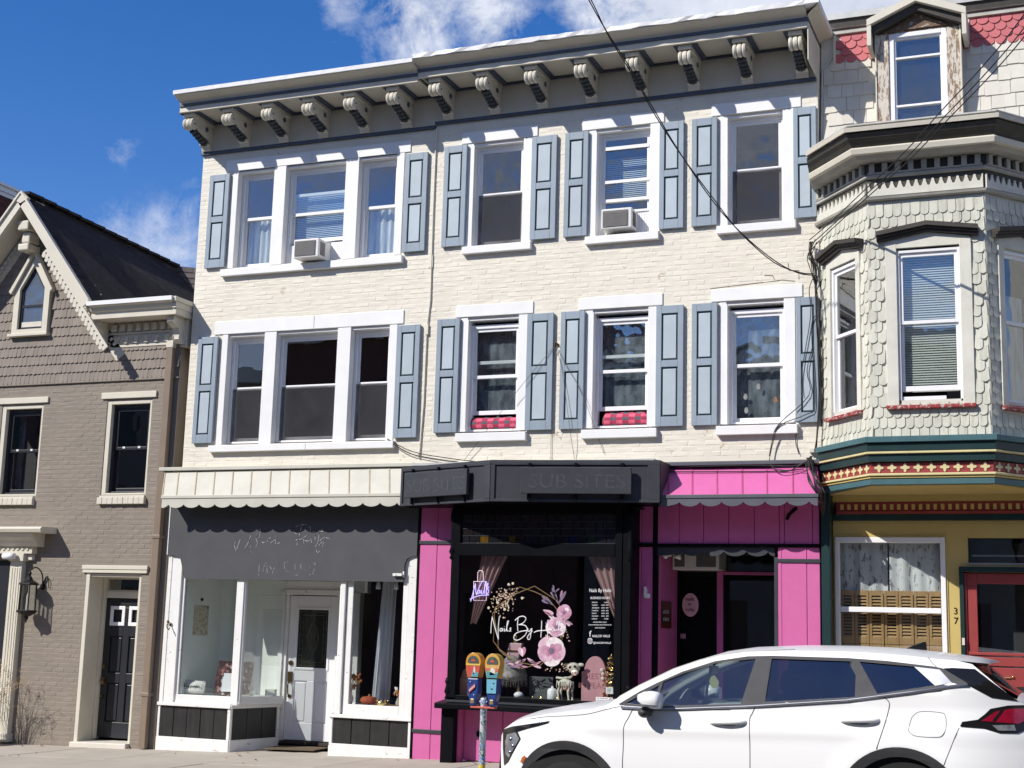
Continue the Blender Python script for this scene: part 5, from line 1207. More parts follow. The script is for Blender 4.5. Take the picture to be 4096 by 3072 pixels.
# roofs: shaded right slope of the front gable, flat strip behind the cornice, back roof
AP = Vector((-14.70, -.40, 8.005)); EA = Vector((-13.27, -.40, 6.215))
rf = MB(); rf.add([AP, EA, EA + Vector((0, 3.6, .28)), AP + Vector((0, 3.9, -.16))], [(0, 1, 2, 3)]); rf.add([AP, Vector((-16.13, -.4, 6.215)), Vector((-16.13, 3.2, 6.5)), AP + Vector((0, 3.9, -.16))], [(0, 3, 2, 1)])
rf.add([(-17.5, 0, 6.20), (HX1, 0, 6.19), (HX1, 8, 6.4), (-17.5, 8, 6.4)], [(0, 1, 2, 3)])
rf.build('roof', M['roofshaded'], BH)
dn = (EA - AP).normalized()
def strip_roof(O, right, down, length, run, mat, name, pitch, expo, seed, lim=None):
    nrm = Vector(right).cross(Vector(down)).normalized()
    if nrm.z < 0: nrm = -nrm
    rr = random.Random(seed); mb = MB(); tone = []; U = Vector(right).normalized(); D = Vector(down).normalized(); parts = []
    r = 0; s = 0
    while s < run:
        x = -rr.random() * pitch
        while x < length:
            a, b = max(x, 0), min(x + pitch, length); x += pitch
            if b - a < .03: continue
            if lim and not lim((a + b) / 2, s): continue
            t = .010 + rr.uniform(0, .008)
            p = [O + U * (a + .003) + D * s, O + U * (b - .003) + D * s, O + U * (b - .003) + D * min(s + expo, run) , O + U * (a + .003) + D * min(s + expo, run)]
            n0 = len(mb.f)
            mb.add([p[0] + nrm * .001, p[1] + nrm * .001, p[2] + nrm * t, p[3] + nrm * t, p[2], p[3]], [(0, 1, 2, 3), (3, 2, 4, 5)]); tone += [rr.random()] * (len(mb.f) - n0)
        s += expo
    mb.t = tone; mb.build(name, mat, BH, stuff=True)
strip_roof(AP + Vector((0, 0, .004)), (0, 1, -.03), dn, 3.85, 2.27, M['roofshaded'], 'roof_shingles', .30, .135, 2)
mb = MB()
n = 13
for i in range(n):
    y = -.4 + i * .3; mb.box(-14.82, -14.58, y, y + .33, 7.985 - .041 * (y + .4) + .004 * (i % 2), 8.025 - .041 * (y + .4) + .004 * (i % 2))
mb.build('ridge_caps', M['roofshaded'], BH, stuff=True)
Q0 = Vector((-14.75, 3.5, 7.86)); Q1 = Vector((-12.3, 3.9, 7.56)); dd = Vector((0, -.62, -1.62))
rf = MB(); rf.add([Q0, Q1 + (Q1 - Q0) * .3, Q1 + (Q1 - Q0) * .3 + dd, Q0 + dd], [(0, 1, 2, 3)]); rf.add([Q0, Q1 + (Q1 - Q0) * .3, Vector((-11.9, 8, 7.4)), Vector((-15, 8, 7.8))], [(0, 3, 2, 1)]); rf.build('back_roof', M['roofgrey'], BH)
strip_roof(Q0 + Vector((0, -.008, .003)), Q1 - Q0, dd, 3.1, 1.7, M['roofgrey'], 'back_roof_shingles', .26, .115, 8)

# wall lantern
LT = thing('wall_lantern', 'black iron wall lantern beside the house entrance', 'lantern', (-14.13, 0, 1.9))
lx, ly = -14.13, -.185
mb = MB(); mb.tube(smooth_path([(lx + .10, -.0, 2.05), (lx + .11, -.05, 2.26), (lx + .07, -.14, 2.35), (lx, ly, 2.30), (lx, ly, 2.22)]), .010, 7); mb.tube(smooth_path([(lx + .10, -.01, 2.10), (lx + .17, -.03, 2.22), (lx + .22, -.03, 2.16), (lx + .22, -.02, 2.06)]), .007, 6); mb.lathe((lx + .10, -.012, 2.08), [(.045, 0), (.05, .012)], 12, 0, 'y'); mb.build('bracket_arm', M['iron'], LT)
mb = MB(); mb.lathe((lx, ly, 0), [(.012, 2.30), (.03, 2.26), (.016, 2.23), (.04, 2.205), (.055, 2.17), (.13, 2.125), (.145, 2.10), (.135, 2.095)], 8); mb.build('lantern_cap', M['iron'], LT)
mb = MB(); mb.lathe((lx, ly, 0), [(.135, 1.735), (.145, 1.72), (.13, 1.70), (.08, 1.665), (.03, 1.64), (.035, 1.615), (.012, 1.585), (.016, 1.57), (.004, 1.555)], 8); mb.build('lantern_base', M['iron'], LT)
for k in range(6):
    a = k * math.pi / 3 + .3; mb = MB(); mb.tube([(lx + .125 * math.cos(a), ly + .125 * math.sin(a), 1.735), (lx + .12 * math.cos(a), ly + .12 * math.sin(a), 2.095)], .009, 5); mb.build('lantern_bar', M['iron'], LT)
    b = a + math.pi / 3; mb = MB(); mb.quad((lx + .115 * math.cos(a), ly + .115 * math.sin(a), 1.735), (lx + .115 * math.cos(b), ly + .115 * math.sin(b), 1.735), (lx + .11 * math.cos(b), ly + .11 * math.sin(b), 2.095), (lx + .11 * math.cos(a), ly + .11 * math.sin(a), 2.095)); mb.build('lantern_pane', M['glass'], LT)
mb = MB(); mb.lathe((lx, ly, 1.735), [(.02, 0), (.018, .2), (.004, .25)], 8); mb.build('candle_tube', M['offwhite'], LT)

# dry ornamental grass by the doorway
GR = thing('ornamental_grass', 'dry tan ornamental grass clump beside the house entrance', 'plant', (-14.45, -.45, -.17))
rg = random.Random(21); mb = MB(); heads = MB()
for k in range(90):
    a = rg.uniform(0, 6.3); r = rg.uniform(.15, .6); h = rg.uniform(.55, 1.28); x0, y0 = -14.52 + rg.uniform(-.1, .1), -.45 + rg.uniform(-.1, .1)
    tip = Vector((x0 + math.cos(a) * r, y0 + math.sin(a) * r * .7, -.17 + h)); mid = Vector((x0 + math.cos(a) * r * .35, y0 + math.sin(a) * r * .25, -.17 + h * .72))
    P = smooth_path([(x0, y0, -.18), mid, tip], 3); mb.tube(P, [.004 - .003 * i / (len(P) - 1) for i in range(len(P))], 3)
    if h > .85:
        for j in range(5):
            q = tip + Vector((rg.uniform(-.05, .05), rg.uniform(-.05, .05), rg.uniform(-.10, .02))); heads.tube([tip + Vector((0, 0, -.08)), q], .0022, 3)
mb.build('blades', paint('dry_grass', (.38, .27, .14), .8, .3, 30), GR, stuff=True); heads.build('plumes', paint('grass_plume', (.50, .38, .24), .9, .2, 30), GR, stuff=True)
mb = MB(); mb.lathe((-14.5, -.45, -.20), [(.16, 0), (.19, .03), (.22, .22), (.20, .23)], 14); mb.build('pot', M['offwhite'], GR, smooth=True)

# taller dark brick building behind, far left
NB = thing('brick_building', 'tall dark red brick building with white cornice behind the gable', 'building', (-20, 5, 0))
mb = MB(); mb.box(-24, -17.4, .4, 2.75, -.5, 8.97); mb.build('wall', M['redbrick'], NB)
brickwork_rows = MB(); tone = []
rr = random.Random(2)
for r in range(18):
    z = 7.75 + r * .0675; y = .4 + (0 if r % 2 else .1)
    while y < 2.5:
        n0 = len(brickwork_rows.f); brickwork_rows.box(-17.402, -17.395 + rr.uniform(-.001, .001), y + .004, y + .2, z + .004, z + .0635); tone += [rr.random()] * (len(brickwork_rows.f) - n0); y += .207
brickwork_rows.t = tone; brickwork_rows.build('brickwork', M['redbrick'], NB, stuff=True)
mb = MB()
for o, z0, z1 in ((.02, 8.96, 9.03), (.05, 9.031, 9.12), (.09, 9.121, 9.17)): mb.box(-24.1, -17.4 + o, .4 - o, 2.76, z0, z1)
mb.build('cornice', M['white'], NB)

# ---------------------------------------------------------------- bay-windowed house (right)
VB = thing('bay_house', 'weathered Victorian house with scaled bay window, mansard dormer and yellow ground floor', 'house', (-1.3, 3, .15))
VX0, VX1 = -2.74, -0.12 + .0
BL, BRt = Vector((-2.05, -.83, 0)), Vector((-.795, -.83, 0)); BW0, BW1 = Vector((-2.735, 0, 0)), Vector((-.11, 0, 0))
def vp(name, x0, x1, y0, y1, z0, z1, mat, bev=.005):
    mb = MB(); mb.box(x0, x1, y0, y1, z0, z1); return mb.build(name, M[mat], VB, bevel=bev)
mb = MB(); wall_sheet(mb, VX0, 2.6, 3.32, 7.45, [(-2.6, -.2, 3.9, 6.6)], .012, 0, .2); mb.quad((2.6, .012, -.2), (2.6, 9, -.2), (2.6, 9, 9), (2.6, .012, 9)); mb.quad((VX0, 9, -.2), (2.6, 9, -.2), (2.6, 9, 9), (VX0, 9, 9)); mb.quad((VX0, .6, 9.25), (2.6, .6, 9.25), (2.6, 9, 9.2), (VX0, 9, 9.2)); mb.build('wall', M['baytrim'], VB)
mb = MB(); mb.quad((VX0, 1.5, 0), (2.6, 1.5, 0), (2.6, 1.5, 9), (VX0, 1.5, 9)); mb.box(VX0 + .05, 2.5, .2, 1.5, 3.62, 3.7); mb.box(VX0 + .05, 2.5, .2, 1.5, 7.2, 7.3); mb.build('interior', M['interior'], VB)
# the three faces of the bay
faces = [(BW0, BL, .46), (BL, BRt, 0), (BRt, BW1, .46)]
def face_axes(P, Q):
    d = (Q - P); u = d.normalized(); n = Vector((u.y, -u.x, 0)); return u, n, d.length
def fbox(P, Q, name, s0, s1, z0, z1, o0, o1, mat, parent=VB, bev=.005, mb=None):
    u, n, L_ = face_axes(P, Q); m = mb or MB(); m.obox(P + u * s0 + n * o0 + Vector((0, 0, z0)), u * (s1 - s0), n * (o1 - o0), (0, 0, z1 - z0))
    if mb is None: return m.build(name, M[mat] if isinstance(mat, str) else mat, parent, bevel=bev)
BZ0, BZ1 = 3.87, 6.62
wins = [(.17, .90, 4.20, 6.03), (.175, 1.105, 4.215, 6.05), (.17, .90, 4.20, 6.03)]      # casing extents along each face
hr = random.Random(31)
for fi, ((P, Q, _), (w0, w1, wz0, wz1)) in enumerate(zip(faces, wins)):
    u, n, L_ = face_axes(P, Q)
    # carcass round the opening
    mb = MB()
    for s0, s1, z0, z1 in ((0, w0 + .06, BZ0, BZ1), (w1 - .06, L_, BZ0, BZ1), (w0 + .06, w1 - .06, BZ0, wz0 + .06), (w0 + .06, w1 - .06, wz1 - .06, BZ1)):
        m_ = [P + u * s0 + Vector((0, 0, z0)), P + u * s1 + Vector((0, 0, z0)), P + u * s1 + Vector((0, 0, z1)), P + u * s0 + Vector((0, 0, z1))]; mb.add(m_, [(0, 1, 2, 3)])
    mb.build('bay_wall', M['baytrim'], VB)
    def keepb(x, z, w0=w0, w1=w1, wz0=wz0, wz1=wz1, L_=L_):
        Z = BZ0 + z
        if x < .02 or x > L_ - .02: return False
        return not (w0 - .01 < x < w1 + .01 and wz0 - .04 < Z < wz1 + .06) and Z < 6.575
    shingle_field(VB, P + n * .003 + Vector((0, 0, BZ0 - .03)), u, n, (0, 0, 1), L_, 24, .098, .1215, M['bayshingle'], 'soft', keepb, t=.014, nparts=(0, 240, 0)[fi] if fi != 0 else 60, rnd=random.Random(40 + fi), part='scale_shingle', jit=.006, wj=.08)
    if fi < 2:
        mb = MB(); c = Q; mb.lathe((c.x, c.y + .012, BZ0), [(.022, 0), (.022, BZ1 - BZ0 - .04)], 8); mb.build('corner_bead', M['bayshingle'], VB)
    # casing, hood, sill
    for nm, s0, s1, z0, z1 in (('casing', w0, w0 + .125 if fi == 1 else w0 + .085, wz0, wz1 + .03), ('casing', w1 - (.125 if fi == 1 else .085), w1, wz0, wz1 + .03)): fbox(P, Q, nm, s0, s1, z0, z1, -.06, .030, 'baytrim')
    cw = .125 if fi == 1 else .085
    hb = MB(); mid = (w0 + w1) / 2
    pts = [(w0 + cw, wz1 - .035), (w1 - cw, wz1 - .035), (w1 - .001, wz1 + .031), (w1 - .02, wz1 + .05), (mid, wz1 + .13), (w0 + .02, wz1 + .05), (w0 + .001, wz1 + .031)]
    hb.prism([P + u * s + n * -.02 + Vector((0, 0, z)) for s, z in pts], n * .046); hb.build('head_board', M['baytrim'], VB)
    hd_ = MB(); ov = .085
    for (o0, o1, dz0, dz1) in ((.02, .075, .045, .075), (.02, .105, .076, .10), (.02, .135, .101, .15)):
        for s_ in ((w0 - ov, mid), (mid, w1 + ov)):
            za, zb = (0, .085) if s_[1] == mid else (.085, 0)
            a = P + u * s_[0] + Vector((0, 0, wz1 + dz0 + za)); b = P + u * s_[1] + Vector((0, 0, wz1 + dz0 + zb))
            hd_.add([a + n * o0, b + n * o0, b + n * o1, a + n * o1] + [v + Vector((0, 0, dz1 - dz0)) for v in (a + n * o0, b + n * o0, b + n * o1, a + n * o1)], [(3, 2, 1, 0), (4, 5, 6, 7), (0, 1, 5, 4), (1, 2, 6, 5), (2, 3, 7, 6), (3, 0, 4, 7)])
    hd_.build('window_hood', M['baydark'], VB)
    fbox(P, Q, 'sill', w0 - .01, w1 + .01, wz0 - .045, wz0 - .002, -.06, .075, 'redsill', bev=.008)
    # sashes
    def fr_ring(nm, s0, s1, z0, z1, wl, wb_, wt, o0, o1, mat, parent=VB):
        m = MB()
        for a, b, c, d in ((s0, s0 + wl, z0, z1), (s1 - wl, s1, z0, z1), (s0 + wl, s1 - wl, z0, z0 + wb_), (s0 + wl, s1 - wl, z1 - wt, z1)): fbox(P, Q, '', a, b, c, d, o0, o1, mat, mb=m)
        return m.build(nm, M[mat], parent, bevel=.004)
    a0, a1 = w0 + cw, w1 - cw; zt = wz1 - .036; zr = 5.16
    wf = fr_ring('window', a0, a1, wz0 + .001, zt, .028, .03, .055, -.075, -.0, 'vinyl')
    lift = .13 if fi == 1 else 0.0
    fr_ring('sash', a0 + .03, a1 - .03, zr - .02, zt - .055, .032, .04, .045, -.05, -.025, 'vinyl', wf)
    fr_ring('sash', a0 + .03, a1 - .03, wz0 + .035 + lift, zr + .02, .032, .06, .04, -.075, -.052, 'vinyl', wf)
    fbox(P, Q, 'pane', a0 + .06, a1 - .06, zr + .018, zt - .098, -.038, -.034, 'glass', wf, 0); fbox(P, Q, 'pane', a0 + .06, a1 - .06, wz0 + .09 + lift, zr - .018, -.066, -.062, 'glass', wf, 0)
    if fi == 1:
        fbox(P, Q, 'window_screen_frame', a0 + .032, a1 - .18, wz0 + .036, wz0 + .105, -.06, -.03, 'vinyl', wf); fbox(P, Q, 'window_screen_slot', a1 - .17, a1 - .035, wz0 + .04, wz0 + .15, -.075, -.04, 'black', wf)
        bl = MB()
        for i in range(62):
            z = wz0 + .17 + i * .0275; A = P + u * (a0 + .05) - n * .13 + Vector((0, 0, z)); B = P + u * (a1 - .05) - n * .13 + Vector((0, 0, z)); bl.add([A, B, B - n * .016 + Vector((0, 0, .024)), A - n * .016 + Vector((0, 0, .024))], [(0, 1, 2, 3)])
        tag(bl.build('venetian_blind', M['blindcream']), 'cream venetian blind closed behind the middle bay window', 'blind')
    elif fi == 0:
        b_ = MB(); b_.obox(P + u * .50 - n * .45 + Vector((0, 0, 4.25)), u * .35, n * -.02, (0, 0, .42)); tag(b_.build('storage_box', paint('tan_card', (.48, .33, .17), .7)), 'tan cardboard box inside the narrow left bay window', 'box')
        b_ = MB(); q = P + u * .52 - n * .16; b_.tube([q + Vector((0, 0, 5.75)), q + u * .06 + Vector((0, 0, 4.9))], .008, 5); tag(b_.build('blind_wand', M['vinyl']), 'white blind wand hanging inside the narrow left bay window', 'blind wand')
    else:
        b_ = MB()
        for i in range(14):
            s = .42 + i * .02; A = P + u * s - n * (.14 + .02 * (i % 2)); B = P + u * (s + .02) - n * (.14 + .02 * ((i + 1) % 2)); b_.add([A + Vector((0, 0, 4.3)), B + Vector((0, 0, 4.3)), B + Vector((0, 0, 5.5)), A + Vector((0, 0, 5.5))], [(0, 1, 2, 3)])
        tag(b_.build('curtain', M['lace']), 'hanging pale curtain inside the shaded right bay window', 'curtain')
# mitred rings round the bay
def off(P, Q, R, o):
    """corner of the offset polyline at Q"""
    u1, n1, _ = face_axes(P, Q); u2, n2, _ = face_axes(Q, R); b = (n1 + n2); b = b / b.dot(n1); return Q + b * o
def bay_line(o):
    a = BW0 + face_axes(BW0, BL)[1] * o; a = a + face_axes(BW0, BL)[0] * 0; z = BW1 + face_axes(BRt, BW1)[1] * o
    # carry the ends back to the wall plane
    u0 = face_axes(BW0, BL)[0]; a = a - u0 * (a.y / u0.y); u2 = face_axes(BRt, BW1)[0]; z = z - u2 * (z.y / u2.y)
    if a.x < -2.80: a = a + u0 * ((-2.80 - a.x) / u0.x)
    return [a, off(BW0, BL, BRt, o), off(BL, BRt, BW1, o), z]
def bay_ring(name, prof, mat, parent=VB, mats=None):
    """prof: closed (offset, z) outline swept round the bay"""
    mb = MB(); n = len(prof); base = []
    lines = [bay_line(o) for o, z in prof]
    for k in range(4):
        for i, (o, z) in enumerate(prof): mb.v.append((lines[i][k].x, lines[i][k].y, z))
    for k in range(3):
        for i in range(n):
            j = (i + 1) % n; mb.f.append((k * n + i, k * n + j, (k + 1) * n + j, (k + 1) * n + i)); mb.m.append(mats[i] if mats else 0)
    for tr in tessellate_polygon([[Vector((o, z, 0)) for o, z in prof]]): mb.f.append(tr); mb.m.append(0)
    return mb.build(name, mat if isinstance(mat, list) else M[mat], parent)
# roof cornice of the bay
bay_ring('bay_gutter', [(.30, 7.335), (.43, 7.30), (.44, 7.345), (.405, 7.36), (.0, 7.40), (.0, 7.335)], 'browntrim')
bay_ring('bay_cornice', [(.0, 7.334), (.395, 7.29), (.37, 7.235), (.33, 7.20), (.295, 7.155), (.28, 7.15), (0, 7.15)], 'bayrecess_shade')
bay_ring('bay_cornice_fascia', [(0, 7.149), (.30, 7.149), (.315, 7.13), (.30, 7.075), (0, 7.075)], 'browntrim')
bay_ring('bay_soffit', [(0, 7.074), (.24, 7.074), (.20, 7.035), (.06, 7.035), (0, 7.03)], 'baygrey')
bay_ring('bay_frieze', [(0, 7.03), (.028, 7.03), (.028, 6.60), (0, 6.60)], 'bayrecess_shade')
bay_ring('bay_frieze_mould', [(.028, 6.895), (.06, 6.89), (.06, 6.86), (.045, 6.85), (.028, 6.85)], 'baygrey'); bay_ring('bay_frieze_foot', [(.028, 6.635), (.07, 6.625), (.06, 6.60), (.03, 6.585), (.028, 6.585)], 'baygrey')
for (P, Q, _), m_ in zip(faces, ('baytrim', 'baygrey', 'baygrey')):
    u, n, L_ = face_axes(P, Q); k = int(L_ / .145)
    for i in range(k + 1):
        s = .02 + (L_ - .10) * i / k; fbox(P, Q, 'dentil_block', s, s + .06, 6.91, 7.03, .028, .075, 'baygrey', bev=.004)
    fbox(P, Q, 'dentil_rail', .0, L_, 6.896, 6.915, .028, .068, 'baygrey', bev=0)
    k = int(L_ / .088); w = (L_) / k; pts = [(0, 6.64), (L_, 6.64), (L_, 6.80)]
    for i in range(k, 0, -1):
        c = (i - .5) * w
        for j in range(9): a = math.pi * j / 8; pts.append((c + w * .36 * math.cos(a), 6.795 - .055 * math.sin(a) - (.02 if 2 < j < 6 else 0)))
        pts.append(((i - 1) * w, 6.80))
    mb = MB(); q_ = []
    for p in pts:
        if not q_ or abs(p[0] - q_[-1][0]) + abs(p[1] - q_[-1][1]) > 1e-4: q_.append(p)
    mb.prism([P + u * s + n * .03 + Vector((0, 0, z)) for s, z in q_], n * .02); mb.build('scalloped_board', M['baytrim'], VB)
mb = MB(); mb.prism([p + Vector((0, 0, 7.39)) for p in bay_line(.38)], (0, 0, .015)); mb.build('bay_roof', M['gutter'], VB)
# corbelled base of the bay
for o, z0, z1, mat in ((.135, 3.795, 3.862, 'teal'), (.10, 3.70, 3.794, 'green'), (.105, 3.672, 3.698, 'paleyellow'), (.075, 3.585, 3.671, 'green'), (.03, 3.46, 3.584, 'red'), (.075, 3.432, 3.459, 'paleyellow'), (.055, 3.405, 3.431, 'yellow'), (.045, 3.335, 3.404, 'teal')):
    bay_ring('corbel_band', [(-.2, z1), (o - .012, z1), (o, z1 - .008), (o, z0 + .004), (o - .012, z0), (-.2, z0)], mat)
mb = MB(); mb.prism([p + Vector((0, .2 if p.y > -.1 else 0, 3.325)) for p in bay_line(.02)], (0, 0, .01)); mb.build('bay_underside', M['yellow'], VB)
for (P, Q, _) in faces:
    u, n, L_ = face_axes(P, Q); k = max(6, int(L_ / .128)); pitch = L_ / k
    for i in range(k):
        s = pitch * (i + .5); c = P + u * s + n * .031 + Vector((0, 0, 3.522)); mb = MB(); pts = []
        for q in range(24):
            a = 2 * math.pi * q / 24; r = .036 + .014 * math.cos(4 * a); pts.append(c + u * (r * math.cos(a) * 1.05) + Vector((0, 0, r * math.sin(a) * 1.05)))
        mb.prism(pts, n * .008); mb.build('quatrefoil', M['paleyellow'], VB)
# ground floor
before_ = set(o.name for o in VB.children)
vp('corner_post', -2.755, -2.655, -.06, .08, -.05, 3.70, 'green'); vp('beam', -2.654, 2.5, -.05, .1, 3.33, 3.42, 'green'); vp('frieze_board', -2.654, 2.5, -.03, .1, 3.245, 3.329, 'yellow')
vp('dentil_board', -2.61, 2.5, -.035, .1, 3.10, 3.244, 'red'); vp('dentil_rail', -2.61, 2.5, -.06, .0, 3.10, 3.135, 'red'); vp('lower_beam', -2.654, 2.5, -.06, .1, 3.025, 3.099, 'green')
for i in range(30): vp('dentil', -2.56 + i * .0815, -2.522 + i * .0815, -.055, -.036, 3.15, 3.215, 'yellow', .003)
mb = MB(); wall_sheet(mb, -2.654, 2.5, -.1, 3.024, [(-2.655 + .02, -1.385, .62, 2.835), (-1.19, .1, 0.0, 2.44), (-1.14, .1, 2.53, 2.83)], .0, 0, .12); mb.build('front_wall', M['yellow'], VB)
mb = MB(); mb.box(-2.60, -1.4, .5, .55, .5, 2.9); mb.build('room_back', M['interior'], VB)
mb = MB(); ring(mb, -2.634, -1.386, .63, 2.834, .05, .055, .05, .065, -.03, .06); wf = mb.build('window', M['vinyl'], VB, bevel=.006)
mb = MB(); mb.box(-2.58, -1.445, -.028, .05, 1.965, 2.025); mb.build('meeting_rail', M['vinyl'], wf, bevel=.005)
for z0, z1 in ((.68, 1.965), (2.025, 2.77)):
    mb = MB(); mb.box(-2.585, -1.44, .02, .025, z0, z1); mb.build('pane', M['shopglass'], wf)
mb = MB(); mb.box(-2.655, -1.365, -.012, .02, 2.836, 2.86); mb.box(-1.384, -1.365, -.012, .02, .6, 2.836); mb.build('window_stop', M['yellow'], VB, bevel=.003)
# folding wooden shutters behind the lower half, each leaf with its louvres
ws = thing('folding_shutters', 'honey coloured louvred folding shutters behind the yellow shop window', 'shutters', (-2.0, .1, .7))
for i in range(7):
    a = -2.60 + i * .168; b = a + .162; yk = .10 + .012 * (i % 2)
    mb = MB()
    for z0, z1 in ((.66, 1.60), (1.605, 2.22)): ring(mb, a, b, z0, z1, .03, .03, .08, .06, yk, yk + .022)
    lf_ = mb.build('leaf', M['wood'], ws, bevel=.003); sl = MB()
    for z0, z1 in ((.74, 1.54), (1.685, 2.16)):
        n = int((z1 - z0) / .034)
        for k in range(n): z = z0 + (z1 - z0) * k / n; sl.quad((a + .03, yk + .002, z), (b - .03, yk + .002, z), (b - .03, yk + .018, z + .022), (a + .03, yk + .018, z + .022))
    sl.build('louvres', M['wood'], lf_, stuff=True)
mb = MB(); n = 60
for i in range(n):
    xa, xb = -2.60 + 1.18 * i / n, -2.60 + 1.18 * (i + 1) / n; f = lambda x: .14 + .014 * math.sin(x * 38) + .01 * math.sin(x * 17)
    if 27 < i < 29: continue
    mb.quad((xa, f(xa), 2.18), (xb, f(xb), 2.18), (xb, f(xb), 2.80), (xa, f(xa), 2.80))
cu_ = mb.build('curtain', paint('sheer_curtain_branches', (.60, .62, .62), .8, .05, 4, chip=.28, chipcol=(.22, .19, .20), chipscale=9, chipstretch=(2.2, 1, .8))); tag(cu_, 'pale sheer curtain with branch print above the folding shutters', 'curtain')
num = thing('house_number', 'black house number on the yellow pilaster', 'house number', (-1.29, 0, 1.95))
text_obj('digit', '3', -1.315, -.004, 1.965, .075, M['black'], num); text_obj('digit', '7', -1.315, -.004, 1.855, .075, M['black'], num)
# doorway: green case, red door, transom
vp('door_case', -1.24, -1.192, -.05, .10, -.02, 2.44, 'green'); vp('door_head', -1.24, .2, -.06, .10, 2.441, 2.50, 'green'); vp('door_jamb', -1.19, -1.165, -.02, .12, -.02, 2.43, 'red')
mb = MB(); ring(mb, -1.164, -.17, .05, 2.43, .11, .11, .9, .12, .0, .05); dd_ = mb.build('door', M['red'], VB, bevel=.006)
mb = MB(); mb.box(-1.06, -.27, .02, .026, .94, 2.32); mb.build('pane', M['shopglass'], dd_)
mb = MB(); mb.box(-1.16, -.2, -.012, .0, 1.40, 1.50); mb.box(-1.16, -.2, -.02, .0, 1.515, 1.55); mb.box(-1.12, -.24, -.014, .0, 1.18, 1.385); mb.build('door_panel', M['red'], dd_, bevel=.006)
mb = MB(); mb.tube(smooth_path([(-.93, -.025, 1.26), (-.90, -.03, 1.23), (-.86, -.03, 1.25), (-.80, -.03, 1.275), (-.72, -.03, 1.28)]), .008, 6); mb.lathe((-.91, -.028, 1.25), [(.035, -.004), (.04, 0), (.035, .004)], 14, 0, 'y'); mb.sphere((-.92, -.03, 1.295), .014, 8, 6); mb.sphere((-.70, -.03, 1.29), .014, 8, 6); mb.build('carved_pull', M['gold'], dd_, autosm=50)
mb = MB(); mb.box(-1.13, .08, .05, .056, 2.54, 2.82); mb.build('transom_pane', M['glass'], VB); mb = MB(); mb.box(-1.15, .1, -.01, .05, 2.525, 2.545); mb.box(-1.1, -.2, .06, .07, 2.62, 2.64); mb.build('transom_bar', M['baygrey'], VB)
mb = MB(); mb.box(-1.225, -1.195, -.065, -.05, 1.62, 1.70); mb.build('door_bell', M['offwhite'], VB, bevel=.003)
mb = MB(); mb.box(-1.05, -.2, .45, .5, .1, 2.8); mb.build('door_room', M['interior'], VB)
for o in list(VB.children):
    if o.name not in before_ and not o.name.startswith('corner_post'): o.location.y += .19
for o in (ws, cu_, num): o.location.y += .19
# mansard slope with square shingles below and red scallops above
MU = Vector((0, .22, 1.95)).normalized(); MN = Vector((0, -1.95, .22)).normalized(); MO = Vector((-2.735, .03, 7.34))
mb = MB(); mb.add([MO, MO + Vector((4.6, 0, 0)), MO + Vector((4.6, 0, 0)) + MU * 1.98, MO + MU * 1.98], [(0, 1, 2, 3)]); mb.build('mansard_sheathing', M['mans'], VB)
dorm = lambda x: .66 < x < 1.72
shingle_field(VB, MO + MN * .004, (1, 0, 0), MN, MU, 2.75, 8, .148, .186, M['mans'], 'square', lambda x, z: x > .06 and not dorm(x) and z < 1.50, t=.017, nparts=130, rnd=random.Random(60), part='square_shingle', jit=.010, wj=.22)
shingle_field(VB, MO + MN * .010 + MU * 1.40, (1, 0, 0), MN, MU, 2.75, 5, .136, .0975, M['mansred'], 'round', lambda x, z: x > .08 and x > .20 and not dorm(x) and z < .50, t=.018, nparts=120, rnd=random.Random(61), part='scallop_shingle', jit=.004)
mb = MB(); mb.obox(MO + MU * 1.80 + MN * .02, (4.6, 0, 0), MN * .03, MU * .05); mb.build('mansard_bed_mould', M['baygrey'], VB)
tp = MO + MU * 1.9
mb = MB(); mb.profile_x([(tp.y + .1, tp.z - .02), (tp.y - .09, tp.z - .02), (tp.y - .10, tp.z + .07), (tp.y - .13, tp.z + .075), (tp.y - .13, tp.z + .155), (tp.y + .2, tp.z + .17)], -2.70, 1.9, 0, [1, 0, 0, 1, 1, 1]); mb.build('mansard_gutter', [M['baydark'], M['gutter']], VB)
mb = MB(); mb.obox(MO + MU * 1.40 + MN * .0 + Vector((.155, 0, 0)), (.03, 0, 0), MN * .035, MU * .42); mb.build('corner_trim', M['browntrim'], VB); mb = MB(); mb.obox(MO + MU * 1.44 + Vector((1.755, 0, 0)), (.03, 0, 0), MN * .04, MU * .34); mb.build('corner_trim', M['browntrim'], VB)
mb = MB(); mb.tube([MO + MN * .02 + MU * 0 + Vector((.02, 0, 0)), MO + MN * .02 + MU * 1.35 + Vector((.02, 0, 0)), MO + MN * .02 + MU * 1.5 + Vector((.15, 0, 0))], .012, 5); mb.build('edge_flashing', M['gutter'], VB)
